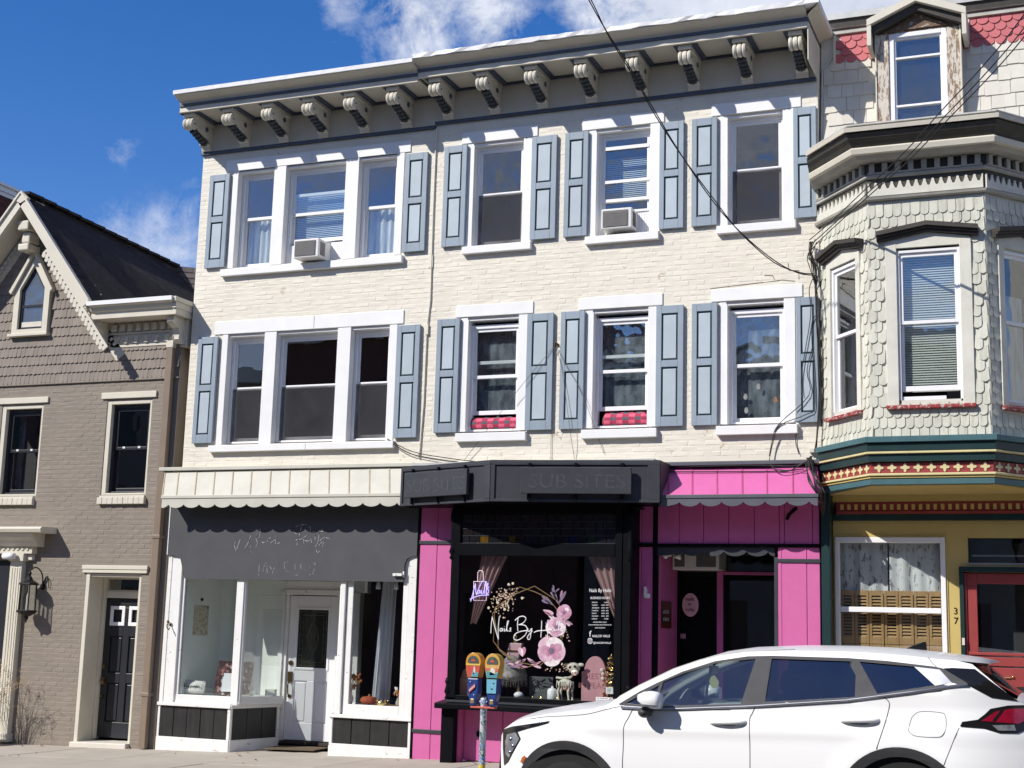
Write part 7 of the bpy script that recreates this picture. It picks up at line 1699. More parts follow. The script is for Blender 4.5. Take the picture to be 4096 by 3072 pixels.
for k, d in enumerate((-.035, .0, .05)):
    wire('utility_wire', ['lowest of three wires crossing the bay cornice to the building corner', 'middle of three wires crossing the bay cornice to the building corner', 'highest of three wires crossing the bay cornice to the building corner'][k],
         [[(x - d * q, y, z + d * q) for x, y, z, q in ((.9, -7.6, 7.25, 1), (.35, -6.0, 7.06, 1), (-.18, -4.6, 6.92, 1), (-.55, -3.85, 6.82, .95), (-1.02, -3.1, 6.68, .9), (-1.43, -2.35, 6.59, .8), (-1.94, -1.6, 6.47, .7), (-2.43, -.85, 6.37, .6), (-2.81, -.09, 6.37, .8))]], .006, group='wires to the building corner')
rc = random.Random(8); tg = []
base_ = [(-2.832, -.07, 6.39), (-2.834, -.08, 6.258), (-2.79, -.08, 6.03), (-2.765, -.08, 5.54), (-2.745, -.08, 4.91), (-2.75, -.08, 4.37), (-2.80, -.08, 3.83)]
for k in range(7): tg.append([(x + rc.uniform(-.022, .022), y + rc.uniform(-.03, .02), z) for x, y, z in base_])
for k in range(5): a = rc.uniform(0, 6); tg.append([(-2.82 + .05 * math.cos(a), -.07, 6.38 + .05 * math.sin(a)), (-2.86 + rc.uniform(-.02, .04), -.10, 6.2), (-2.80 + rc.uniform(-.05, .05), -.09, 6.05), (-2.78, -.08, 5.8)])
tg += [[(-2.80, -.07, 5.97), (-2.865, -.075, 5.79), (-2.85, -.07, 5.47), (-2.963, -.07, 4.78), (-2.957, -.07, 4.50)], [(-2.778, -.07, 5.49), (-2.842, -.07, 5.29), (-2.806, -.07, 4.41), (-2.914, -.08, 4.27), (-3.22, -.085, 4.15), (-3.306, -.06, 3.97), (-3.351, -.06, 3.78), (-3.345, -.11, 3.70)], [(-2.83, -.07, 5.1), (-2.90, -.07, 4.8), (-2.88, -.07, 4.5), (-3.24, -.085, 4.16), (-3.32, -.06, 3.97), (-3.36, -.06, 3.78)], [(-3.03, -.02, 4.12), (-3.05, -.02, 3.95), (-3.01, -.02, 3.80)]]
wire('cable_tangle', 'tangle of black cables running down the corner beside the bay', tg, .0055)
lowc = [[(-2.86 + rc.uniform(-.01, .03), -.15, 3.76), (-2.90 + rc.uniform(-.02, .02), -.17, 3.68), (-2.86, -.34, 3.56), (-2.78 + rc.uniform(-.03, .03), -.52, 3.40), (-2.70 + rc.uniform(-.03, .03), -.50, 3.27), (-2.735, -.16, 3.12)] for _ in range(5)]
for k in range(9): lowc.append([(-2.87 + rc.uniform(-.03, .03), -.14, 3.74), (-2.82 + rc.uniform(-.03, .03), -.30 + rc.uniform(-.04, .04), 3.60), (-2.74 + rc.uniform(-.03, .03), -.42 + rc.uniform(-.05, .05), 3.45), (-2.66 + rc.uniform(-.03, .03), -.46 + rc.uniform(-.05, .05), 3.30), (-2.69 + rc.uniform(-.03, .03), -.30, 3.16), (-2.72, -.12, 3.06)])
lowc += [[(-4.6, -.11, 3.66), (-4.0, -.13, 3.665), (-3.4, -.13, 3.66), (-3.05, -.2, 3.64), (-2.9, -.17, 3.69)], [(-4.55, -.16, 3.60), (-3.9, -.17, 3.59), (-3.3, -.17, 3.585), (-2.92, -.22, 3.60)], [(-3.34, -.12, 3.68), (-3.22, -.24, 3.58), (-3.08, -.24, 3.58), (-2.95, -.2, 3.66)]]
wire('cable_tangle', 'drooping black cables looped over the pink awning corner', lowc, .0075)
mb = MB(); mb.box(-2.885, -2.825, -.06, -.005, 3.815, 3.865); tag(mb.build('junction_box', M['offwhite'], bevel=.004), 'small cream junction box above the pink awning corner', 'junction box')
wire('guy_wire', 'thin rusty guy wires fanning from a wall hook between two middle windows', [[(-6.116, -.06, 5.282), (-6.6, -.09, 4.71), (-7.351, -.04, 3.817)], [(-6.116, -.06, 5.282), (-5.95, -.08, 4.98), (-5.738, -.06, 4.618), (-5.45, -.02, 3.86)], [(-6.116, -.06, 5.282), (-6.01, -.07, 4.91), (-5.887, -.09, 4.181), (-5.84, -.02, 3.80)], [(-6.15, -.02, 5.24), (-6.17, -.015, 4.6), (-6.158, -.02, 3.77)]], .0032, mat='wiregrey')
mb = MB(); mb.lathe((-6.116, -.002, 5.285), [(.03, -.006), (.03, 0)], 10, 0, 'y'); mb.tube(smooth_path([(-6.116, -.005, 5.30), (-6.116, -.06, 5.31), (-6.12, -.075, 5.28), (-6.12, -.055, 5.265)]), .009, 6); tag(mb.build('wall_hook', paint('rusty_iron', (.14, .08, .045), .8, .3, 30)), 'rusty wall hook holding the guy wires between middle windows', 'hook')
wire('cable', 'pair of thin black cables drooping from the triple window sill', [[(-8.482, -.06, 4.117), (-8.10, -.05, 3.935), (-7.55, -.04, 3.835), (-7.2, -.03, 3.79)], [(-8.475, -.06, 4.105), (-8.15, -.045, 3.915), (-7.7, -.04, 3.825), (-7.45, -.03, 3.79)]], .006)

# ---------------------------------------------------------------- far side of the street (mirrored in the glass)
for i, (x0, x1, h, c) in enumerate(((-46, -31.2, 10.2, (.16, .09, .07)), (-31, -22.6, 9.2, (.20, .17, .14)), (-22.4, -12.2, 10.4, (.16, .075, .055)), (-12, -1.4, 9.0, (.20, .19, .17)), (-1.2, 12, 9.8, (.18, .11, .09)))):
    t = thing('street_building', ['brown', 'taupe', 'red brick', 'grey', 'russet'][i] + ' building across the street behind the viewer', 'building', ((x0 + x1) / 2, -24, 0))
    hs = []
    n = int((x1 - x0) / 2.1)
    for k in range(n):
        a = x0 + .7 + k * 2.1
        for z in (1.0, 4.2, 7.0): hs.append((a, a + .95, z, z + 1.6))
    mb = MB()
    wall_sheet(mb, x0, x1, -.3, h, hs, 0, 0, .15); mb.v = [(x, -19.2 - y, z) for x, y, z in mb.v]
    mb.box(x0, x1, -27, -19.36, h, h + .05); mb.quad((x0, -19.2, -.3), (x0, -19.2, h), (x0, -27, h), (x0, -27, -.3)); mb.quad((x1, -19.2, -.3), (x1, -27, -.3), (x1, -27, h), (x1, -19.2, h)); mb.build('wall', paint('street_wall_%d' % i, c, .85, .15, 2, .3, 30), t)
    mb = MB(); mb.box(x0 - .05, x1 + .05, -19.2, -18.95, h - .35, h + .06); mb.build('cornice', M['offwhite'], t)
    for a, b, z0, z1 in hs:
        mb = MB(); mb.quad((a, -19.32, z0), (b, -19.32, z0), (b, -19.32, z1), (a, -19.32, z1)); mb.build('window_pane', M['gloss'], t)

# ---------------------------------------------------------------- nail shop window: lettering, wreath, things on display
def bil(c00, c10, c01, c11, w, h):
    def f(x, y, dy=-.372):
        s, t = x / w, y / h
        return Vector((c00[0] * (1 - s) * (1 - t) + c10[0] * s * (1 - t) + c01[0] * (1 - s) * t + c11[0] * s * t, dy, c00[1] * (1 - s) * (1 - t) + c10[1] * s * (1 - t) + c01[1] * (1 - s) * t + c11[1] * s * t))
    return f
za = bil((-7.3628, 2.6235), (-5.8486, 2.6313), (-7.3025, 1.0727), (-5.8142, 1.1283), 1493, 1659)
zb_ = bil((-6.1727, 2.476), (-4.889, 2.4868), (-6.1252, .6716), (-4.8665, .7305), 1106, 1659)
WHT = paint('white_vinyl_lettering', (.80, .80, .80), .5, .02)
DEC = thing('window_lettering', 'white script and small print lettering on the nail shop glass', 'lettering', (-6.2, -.372, 1.6))
NB_ = [[(553, 1112), (560, 1000), (572, 892)], [(572, 892), (610, 1040), (655, 1192)], [(655, 1192), (652, 1050), (668, 888)],
       [(706, 1050), (684, 1048), (674, 1066), (682, 1084), (700, 1078), (708, 1046), (714, 1084)], [(733, 1046), (734, 1084), (745, 1080)], [(734, 1022), (735, 1026)], [(752, 1080), (770, 1020), (788, 955), (780, 950), (768, 1010), (770, 1080), (788, 1078)], [(826, 1042), (806, 1048), (818, 1066), (820, 1080), (796, 1084)],
       [(918, 898), (908, 1000), (914, 1082)], [(876, 942), (930, 896), (990, 888), (1018, 920), (980, 976), (918, 1000)], [(940, 998), (1010, 1010), (1036, 1060), (1010, 1130), (940, 1190), (884, 1202), (858, 1170), (880, 1120), (950, 1088), (1030, 1076)], [(1046, 1046), (1046, 1080), (1066, 1086), (1090, 1050)], [(1098, 1044), (1084, 1120), (1070, 1184), (1044, 1190), (1044, 1150), (1106, 1078)],
       [(1226, 944), (1222, 1050), (1214, 1166)], [(1308, 932), (1304, 1060), (1300, 1194)], [(1124, 1102), (1170, 1082), (1260, 1074), (1350, 1068)], [(1386, 1042), (1362, 1044), (1352, 1066), (1362, 1082), (1380, 1074), (1388, 1042), (1394, 1082)], [(1400, 1078), (1420, 1010), (1436, 955), (1426, 952), (1416, 1020), (1420, 1078)], [(1430, 1076), (1450, 1010), (1464, 958), (1454, 954), (1444, 1020), (1450, 1076)], [(1462, 1064), (1492, 1050), (1484, 1038), (1466, 1052), (1470, 1080), (1505, 1074)], [(1540, 1066), (1543, 1069)]]
strokes('script_lettering', NB_, lambda u, v: za(u, v), .0062, WHT, DEC)
def tz(body, x, y, h, w=None, align='LEFT', mat=WHT):
    p = zb_(x, y, -.3715); q = zb_(x + 100, y, -.3715); r = (q - p)
    ww = None if w is None else (zb_(x + w, y) - zb_(x, y)).length
    return text_obj('small_lettering', body, p.x, p.y, p.z, h * .00108 * 1.05, mat, DEC, ax=r, align=align, width=ww, depth=.0006)
tz('Nails By Halle', 578, 332, 38, 240); tz('BUSINESS HOURS', 592, 410, 26, 212)
for i, (d, t_) in enumerate((('MONDAY', 'CLOSED'), ('TUESDAY', '10AM - 6PM'), ('WEDNESDAY', '10AM - 6PM'), ('THURSDAY', '10AM - 6PM'), ('FRIDAY', '10AM - 6PM'), ('SATURDAY', '10AM - 3PM'), ('SUNDAY', 'CLOSED'))):
    y = 454 + 30.5 * i; tz(d, 608, y, 13, (62, 64, 82, 74, 52, 72, 60)[i]); tz(t_, 742 - (0 if i in (0, 6) else 32), y, 13, 46 if i in (0, 6) else 78)
tz('APPOINTMENTS ONLY', 622, 674, 12, 150); tz('PLEASE MESSAGE ON FACEBOOK OR', 572, 703, 12, 250); tz('INSTAGRAM', 642, 736, 12, 108)
tz('f', 578, 826, 62); tz('NAILS BY HALLE', 612, 834, 26, 194); tz('@NAILSBYHALLE', 622, 906, 20, 194)
ig = MB()
def rrect(x0, y0, x1, y1, r): return [(x0 + r, y0), (x1 - r, y0), (x1, y0 + r), (x1, y1 - r), (x1 - r, y1), (x0 + r, y1), (x0, y1 - r), (x0, y0 + r), (x0 + r, y0)]
ig.tube([zb_(x, y) for x, y in rrect(565, 848, 613, 904, 14)], .0042, 5); ig.tube([zb_(589 + 13 * math.cos(a), 876 + 13 * math.sin(a)) for a in [2 * math.pi * i / 14 for i in range(15)]], .004, 5); ig.sphere(tuple(zb_(602, 860)), .003, 6, 4); ig.build('camera_logo', WHT, DEC)
# wreath print
WR = thing('wreath_decal', 'gold wire wreath decal with mauve poppies and berries on the shop glass', 'decal', (-6.3, -.371, 1.6))
GLD = paint('gold_print', (.34, .235, .12), .4, .2, 30, metallic=.3)
for poly in ([(575, 850), (935, 498), (1130, 560), (1300, 640), (1500, 900), (1480, 1300), (1190, 1545), (960, 1500), (720, 1390), (585, 1215), (600, 1010), (575, 850)], [(612, 770), (860, 600), (1130, 485), (1440, 690), (1530, 1050), (1330, 1420), (1130, 1530), (960, 1575), (660, 1330), (650, 1180), (595, 930), (612, 770)], [(600, 900), (650, 1190), (640, 1300), (800, 1420)]):
    mb = MB(); mb.tube([za(x, y, -.3705) for x, y in poly], .0045, 4); mb.build('wire_hoop', GLD, WR)
rb_ = random.Random(17)
PETM = {k: paint('petal_' + k, c, .6, .22, 22, streak=.0) for k, c in (('pale', (.62, .41, .50)), ('pale2', (.55, .34, .45)), ('rosy', (.50, .27, .37)), ('rose', (.50, .215, .33)), ('deep', (.24, .085, .17)), ('dark', (.06, .025, .06)), ('white', (.74, .66, .68)), ('leaf', (.17, .125, .20)), ('leafp', (.33, .19, .28)), ('bead', (.62, .52, .40)), ('beadp', (.50, .33, .25)))}
def petal(f, cx, cy, ang, ln, wd, mat, name='petal', base=.15, y=-.371, curl=.0):
    pts = []
    for i in range(20):
        t = 2 * math.pi * i / 20; u = (math.cos(t) + 1) / 2; v = math.sin(t) * (u ** .45) * (1 - .18 * u)
        a = rad(ang); l = u * ln; w = v * wd / 2 + curl * l * l / ln
        pts.append(f(cx + l * math.cos(a) - w * math.sin(a), cy + l * math.sin(a) + w * math.cos(a), y))
    mb = MB(); mb.prism(pts, (0, -.0012, 0)); return mb.build(name, PETM[mat], WR)
def berry(f, x, y, r, mat):
    c = f(x, y, -.372); mb = MB(); mb.sphere(tuple(c), (r, .0015, r), 8, 5); return mb
bm1, bm2 = MB(), MB()
for k in range(150):
    a = rb_.gauss(0, 1); x, y = 740 + rb_.gauss(0, 95), 650 + rb_.gauss(0, 95); y -= (x - 740) * .55
    if x < 490 or y < 420: continue
    (bm1 if k % 2 else bm2).sphere(tuple(za(x, y, -.372)), (rb_.uniform(.004, .012),) * 1 + (.0015,) + (rb_.uniform(.004, .011),), 7, 5)
for x, y in ((523, 775), (967, 645), (640, 700), (790, 462), (845, 450), (735, 795)): bm1.sphere(tuple(za(x, y, -.372)), (.017, .002, .017), 9, 6)
for k in range(80):
    x, y = rb_.uniform(90, 390), rb_.choice([rb_.uniform(760, 880), rb_.uniform(1120, 1215)])
    if 20 < x < 330 and 860 < y < 1100: continue
    (bm1 if k % 3 == 0 else bm2).sphere(tuple(zb_(x, y, -.371)), (rb_.uniform(.004, .011), .0015, rb_.uniform(.004, .011)), 7, 5)
bm1.build('berries', PETM['bead'], WR, stuff=True); bm2.build('dried_sprays', PETM['beadp'], WR, stuff=True)
for (x, y, a, l, w, m) in ((235, 470, -110, 200, 52, 'leaf'), (235, 470, -60, 170, 48, 'leaf'), (230, 430, -130, 130, 44, 'leaf'), (255, 400, -75, 90, 34, 'leafp'), (215, 360, -150, 60, 30, 'leaf'), (200, 330, -40, 60, 26, 'leaf'), (190, 300, -110, 50, 26, 'leaf'), (150, 460, -160, 110, 52, 'leaf'), (180, 480, -140, 170, 60, 'leaf'), (190, 610, -150, 130, 48, 'leafp'), (200, 640, 160, 120, 40, 'leaf'), (300, 640, 30, 110, 36, 'leafp')): petal(zb_, x, y, a, l, w, m, 'leaf', y=-.3702)
def flower(f, cx, cy, r, cols, n=5, rot=0):
    for k in range(n):
        petal(f, cx, cy, rot + 360 * k / n, r * (1.0 if k % 2 else .92), r * 1.55, cols[k % len(cols)], y=-.3712 - .0007 * (k % 3))
    for k in range(n): petal(f, cx, cy, rot + 30 + 360 * k / n, r * .74, r * .80, ('rosy', 'pale', 'rosy', 'white', 'rosy')[k % 5], y=-.3736 - .0005 * (k % 2))
    for k in range(5): petal(f, cx, cy, rot + 50 + 72 * k, r * .46, r * .42, 'rose', y=-.3747)
    for k in range(11): petal(f, cx, cy, 33 * k, r * .30, r * .07, 'deep', y=-.3752)
    mb = MB(); c = f(cx, cy, -.3765); q = r * .00022; mb.sphere(tuple(c), (q, .002, q), 10, 6); mb.build('flower_eye', PETM['leaf'], WR)
flower(zb_, 158, 985, 172, ['pale', 'white', 'pale2'], 5, 15)
flower(zb_, 212, 722, 120, ['pale2', 'white', 'pale'], 5, 100); flower(zb_, 300, 560, 92, ['rosy', 'pale2'], 5, 70)
for (x, y, a, l, w, m) in ((60, 530, 20, 130, 60, 'pale'), (70, 545, 30, 120, 40, 'rose'), (120, 590, 30, 90, 50, 'white'), (320, 670, 40, 60, 40, 'pale')): petal(zb_, x, y, a, l, w, m)
petal(za, 975, 1420, -110, 130, 90, 'pale'); petal(za, 975, 1420, -80, 130, 80, 'rose', y=-.3722); petal(za, 975, 1420, -95, 105, 40, 'white', y=-.3729)
for k in range(13):
    x = 740 + k * 34; petal(za, x, 1500 + 40 * math.sin(k * 1.3), rb_.choice([-30, 20, -150, 165, 10]), rb_.uniform(90, 150), rb_.uniform(30, 50), rb_.choice(['leafp', 'leafp', 'rose', 'leaf', 'pale']), 'leaf', y=-.3702 - .0004 * (k % 3))
# neon sign
NEON = emit_mat('neon_violet', (.52, .42, .95), 1.15); NEONP = emit_mat('neon_pink', (.90, .70, .80), .75)
NS = thing('neon_sign', 'violet neon nail polish bottle sign reading Nails', 'sign', (-6.97, -.3, 1.95))
zn = lambda u, v: za(u, v, -.33)
strokes('bottle_tube', [[(305, 425), (306, 425)], ], zn, .001, NEONP, NS)
mb = MB()
for pl_ in ([(305, 422), (475, 422), (475, 675), (305, 675), (305, 422)], [(358, 416), (360, 300), (375, 278), (397, 272), (420, 278), (434, 300), (434, 414)]): mb.tube([zn(u, v) for u, v in pl_], .0045, 6)
mb.build('bottle_outline', NEONP, NS)
bpy.data.objects.remove(bpy.data.objects['bottle_tube'])
strokes('neon_script', [[(262, 688), (290, 600), (318, 480), (330, 446)], [(330, 446), (332, 540), (342, 600)], [(342, 600), (380, 500), (424, 412)], [(388, 540), (366, 545), (358, 570), (368, 586), (384, 570), (390, 538), (396, 580)], [(416, 536), (412, 582), (425, 578)], [(436, 580), (460, 480), (476, 430), (466, 428), (452, 500), (448, 582)], [(470, 580), (484, 500), (500, 456), (492, 450), (478, 520), (476, 582)], [(514, 492), (494, 510), (506, 540), (500, 575), (480, 582)], [(255, 660), (320, 630), (400, 608), (510, 600)]], zn, .0062, NEON, NS)
# drapes
def drape(x0, x1, xb0, xb1, z0, z1, y, label, mid=None):
    mb = MB(); n, m_ = 26, 14
    for j in range(m_ + 1):
        t = j / m_
        for i in range(n + 1):
            s = i / n; a = x0 + (xb0 - x0) * t; b = x1 + (xb1 - x1) * t; x = a + (b - a) * s
            mb.v.append((x, y + .022 * math.sin(s * 26) * (1 - .3 * t), z1 + (z0 - z1) * t + .02 * math.sin(s * 3) * t))
    for j in range(m_):
        for i in range(n): mb.f.append((j * (n + 1) + i, j * (n + 1) + i + 1, (j + 1) * (n + 1) + i + 1, (j + 1) * (n + 1) + i)); mb.m.append(0)
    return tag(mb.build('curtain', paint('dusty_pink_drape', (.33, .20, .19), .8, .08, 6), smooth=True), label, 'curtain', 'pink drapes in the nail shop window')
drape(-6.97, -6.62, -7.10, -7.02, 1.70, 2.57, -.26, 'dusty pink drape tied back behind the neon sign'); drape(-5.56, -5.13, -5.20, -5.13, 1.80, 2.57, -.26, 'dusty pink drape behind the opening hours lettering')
# things standing on the black display floor
FZ = .817
def stone(label, xc, w, h, y, mat, body, lettermat):
    t = thing('tombstone', label, 'tombstone', (xc, y, FZ)); pts = [(xc - w / 2, FZ), (xc + w / 2, FZ), (xc + w / 2, FZ + h * .66)]
    pts += [(xc + w * .40 * math.cos(a), FZ + h * .66 + h * .34 * math.sin(a)) for a in [math.pi * i / 12 for i in range(13)]] + [(xc - w / 2, FZ + h * .66)]
    mb = MB(); mb.xz(pts, y, y + .05); mb.build('slab', mat, t, bevel=.008)
    for i, ln in enumerate(body): text_obj('carved_letters', ln, xc, y - .001, FZ + h * (.50 - .2 * i), h * .13, lettermat, t, align='CENTER', depth=.001)
    return t
t = stone('large pink foam tombstone decoration beside the skeleton cow', -5.455, .34, .545, -.22, paint('pink_foam', (.60, .30, .33), .7, .08, 12, .3, 60), ['REST', 'IN PEACE'], paint('rose_shadow', (.36, .15, .17), .8))
mb = MB()
for (x, z, r) in ((-5.36, 1.20, .026), (-5.345, 1.155, .022), (-5.35, 1.10, .024)): mb.sphere((x, -.235, z), (r, .014, r), 9, 6)
mb.build('skull_relief', paint('bone_relief', (.70, .62, .55), .7), t)
stone('small peach tombstone at the left end of the display floor', -7.13, .17, .34, -.26, paint('peach_foam', (.56, .27, .19), .7, .1, 14, .3, 60), ['RIP'], paint('peach_light', (.66, .40, .32), .8))
# skeleton cow
BONE = paint('bone_white', (.70, .66, .56), .6, .12, 30, .3, 60)
CW = thing('cow_figure', 'small spotted skeleton cow figure standing beside the pink tombstone', 'figure', (-5.77, -.28, FZ))
mb = MB()
for i in range(7): mb.tube([(-5.90 + i * .03, -.285 - .035, 1.06), (-5.90 + i * .03, -.285 - .05, .99), (-5.90 + i * .03, -.285, .955)], .006, 5)
mb.tube([(-5.93, -.27, 1.09), (-5.85, -.27, 1.085), (-5.74, -.27, 1.10), (-5.70, -.285, 1.16)], .016, 7); mb.sphere((-5.81, -.265, 1.03), (.085, .045, .055), 10, 7); mb.build('ribcage', BONE, CW, smooth=True)
for k, (x, y) in enumerate(((-5.885, -.31), (-5.875, -.23), (-5.755, -.31), (-5.735, -.23))):
    mb = MB(); mb.tube([(x, y, 1.05), (x + .012, y, .985), (x - .006, y, .93), (x + .004, y, .845), (x + .006, y, FZ)], [.018, .012, .016, .011, .017], 7); mb.sphere((x - .004, y, .935), .019, 8, 5); mb.sphere((x + .006, y, FZ + .012), (.02, .024, .014), 8, 5); mb.build('leg', BONE, CW, smooth=True)
mb = MB(); mb.sphere((-5.70, -.30, 1.215), (.085, .06, .065), 12, 8); mb.sphere((-5.665, -.345, 1.165), (.05, .045, .034), 10, 7); mb.sphere((-5.79, -.29, 1.25), (.045, .012, .022), 8, 5); mb.sphere((-5.61, -.29, 1.255), (.045, .012, .022), 8, 5); hd_ = mb.build('head', BONE, CW, smooth=True)
mb = MB()
for (x, z, r) in ((-5.725, 1.225, .018), (-5.665, 1.235, .016), (-5.755, 1.19, .014)): mb.sphere((x, -.355 if x > -5.75 else -.34, z), (r, .008, r), 8, 5)
mb.sphere((-5.68, -.388, 1.165), (.007, .005, .007), 6, 4); mb.sphere((-5.65, -.388, 1.165), (.007, .005, .007), 6, 4); mb.build('spot', M['black'], hd_)
mb = MB(); mb.sphere((-5.655, -.375, 1.135), (.024, .012, .010), 8, 5); mb.sphere((-5.80, -.30, .965), (.035, .03, .022), 8, 6); mb.build('pink_detail', paint('cow_pink', (.62, .30, .28), .6), CW, smooth=True)
# gold tinsel tree
GT = thing('tinsel_tree', 'slim gold foil tinsel tree at the right end of the display', 'tree ornament', (-5.24, -.24, FZ))
mb = MB(); rg2 = random.Random(4)
for k in range(9):
    z = FZ + .05 + k * .06; r = .085 * (1 - k / 10.5) + .012; P = [(-5.24 + r * math.cos(a + k) * (1 + .15 * math.sin(3 * a)), -.24 + r * .8 * math.sin(a + k), z + .018 * math.sin(a * 2 + k)) for a in [2 * math.pi * i / 12 for i in range(13)]]
    t_ = MB(); t_.tube(P, [.013 + .007 * math.sin(i * 2.1) for i in range(13)], 6); t_.build('foil_garland', M['gold'], GT)
mb.lathe((-5.24, -.24, FZ), [(.045, 0), (.05, .01), (.012, .03), (.010, .56), (.001, .58)], 10); mb.build('stem', M['gold'], GT)
mb = MB(); mb.lathe((-5.97, -.29, FZ), [(.055, 0), (.062, .012), (.062, .12), (.05, .14), (.016, .15), (.014, .17), (.001, .175)], 16); tag(mb.build('ceramic_jar', M['vinyl'], smooth=True), 'white ceramic jar with pointed lid left of the skeleton cow', 'jar')
# fluffy gnome
GN = thing('gnome_figure', 'grey furry gnome figure with one dangling leg behind the parking meter', 'figure', (-6.50, -.2, FZ))
FUR = paint('grey_fur', (.26, .25, .235), .95, .35, 40, 1.0, 40)
mb = MB(); mb.lathe((-6.53, -.2, 0), [(.05, 1.02), (.16, 1.04), (.185, 1.10), (.15, 1.20), (.10, 1.30), (.05, 1.34)], 18); mb.build('body', FUR, GN, smooth=True)
fr_ = MB()
for k in range(120):
    a = rg2.uniform(0, 6.3); r = rg2.uniform(.09, .18); x, y = -6.53 + r * math.cos(a), -.2 + r * math.sin(a); fr_.tube([(x, y, 1.12), (x + rg2.uniform(-.03, .03), y, 1.0 + rg2.uniform(-.06, .03))], [.006, .001], 3)
fr_.build('beard', FUR, GN, stuff=True)
mb = MB(); mb.tube([(-6.46, -.22, 1.04), (-6.435, -.24, .95), (-6.43, -.25, .89)], .016, 7); mb.build('leg', paint('tan_leg', (.46, .27, .15), .7), GN, smooth=True); mb = MB(); mb.sphere((-6.42, -.26, FZ + .045), (.062, .055, .042), 14, 8); mb.build('shoe', M['vinyl'], GN, smooth=True)
mb = MB(); mb.prism([(-6.62, -.24, 1.25), (-6.46, -.24, 1.25), (-6.40, -.24, 1.49), (-6.57, -.24, 1.49)], (0, .06, 0)); bt = thing('bottle_ornament', 'pink and gold polish bottle ornament leaning above the gnome', 'ornament', (-6.5, -.24, 1.25)); mb.build('bottle', paint('bottle_pink', (.62, .38, .42), .35), bt, bevel=.01)
mb = MB(); mb.lathe((-6.50, -.21, 1.49), [(.03, 0), (.035, .02), (.02, .05), (.028, .07), (.02, .11), (.001, .12)], 12); mb.build('cap', M['gold'], bt, smooth=True); mb = MB(); mb.box(-6.60, -6.44, -.248, -.242, 1.38, 1.40); mb.build('band', M['gold'], bt)
for k, (x, r) in enumerate(((-6.11, .03), (-5.90, .022), (-6.22, .018), (-5.38, .026))):
    mb = MB(); mb.lathe((x, -.30, FZ), [(r, 0), (r * 1.15, .012), (r * .5, .03), (r * .55, .04), (.001, .05)], 10); tag(mb.build('trinket', M['gold'], smooth=True), ['gold trinket dish between the gnome shoe and white jar', 'gold trinket at the cow feet', 'tiny gold trinket nearest the gnome shoe', 'gold trinket between the pink tombstone and the tinsel tree'][k], 'trinket', 'gold trinkets in the window')
mb = MB(); mb.box(-6.33, -6.02, -.14, -.12, FZ + .01, 1.09); g_ = tag(mb.build('picture_board', paint('slate_board', (.10, .11, .115), .6, .2, 12)), 'dark grey board leaning behind the white jar', 'board')
mb = MB()
for k in range(6): mb.tube([(-6.29 + k * .025, -.142, 1.06 - .02 * (k % 3)), (-6.26 + k * .022, -.142, .98), (-6.29 + k * .024, -.142, .90)], .004, 4)
mb.build('chalk_line', M['ghostw'], g_)
cd_ = thing('price_card', 'small white card in front of the gold tinsel tree', 'card', (-5.22, -.36, .95)); mb = MB(); mb.box(-5.265, -5.16, -.362, -.358, .93, 1.005); mb.build('card', M['vinyl'], cd_); mb = MB()
for k in range(3): mb.box(-5.25, -5.19 - .01 * k, -.3632, -.362, .985 - k * .018, .990 - k * .018)
mb.build('card_print', M['ghost'], cd_)
st = thing('window_sticker', 'small white no smoking sticker at the lower right of the shop glass', 'sticker', (-5.27, -.372, .84)); mb = MB(); mb.box(-5.385, -5.175, -.3735, -.3715, .838, .888); mb.build('label', M['vinyl'], st); text_obj('label_print', 'NO SMOKING', -5.375, -.374, .866, .015, M['black'], st, width=.14, depth=.0004); text_obj('label_print', 'NO VAPING', -5.375, -.374, .845, .013, M['black'], st, width=.12, depth=.0004)
mb = MB(); mb.tube([(-5.20 + .017 * math.cos(a), -.374, .863 + .017 * math.sin(a)) for a in [2 * math.pi * i / 16 for i in range(17)]], .003, 5); mb.tube([(-5.212, -.374, .875), (-5.188, -.374, .851)], .003, 5); mb.build('red_ring', M['lampred'], st)

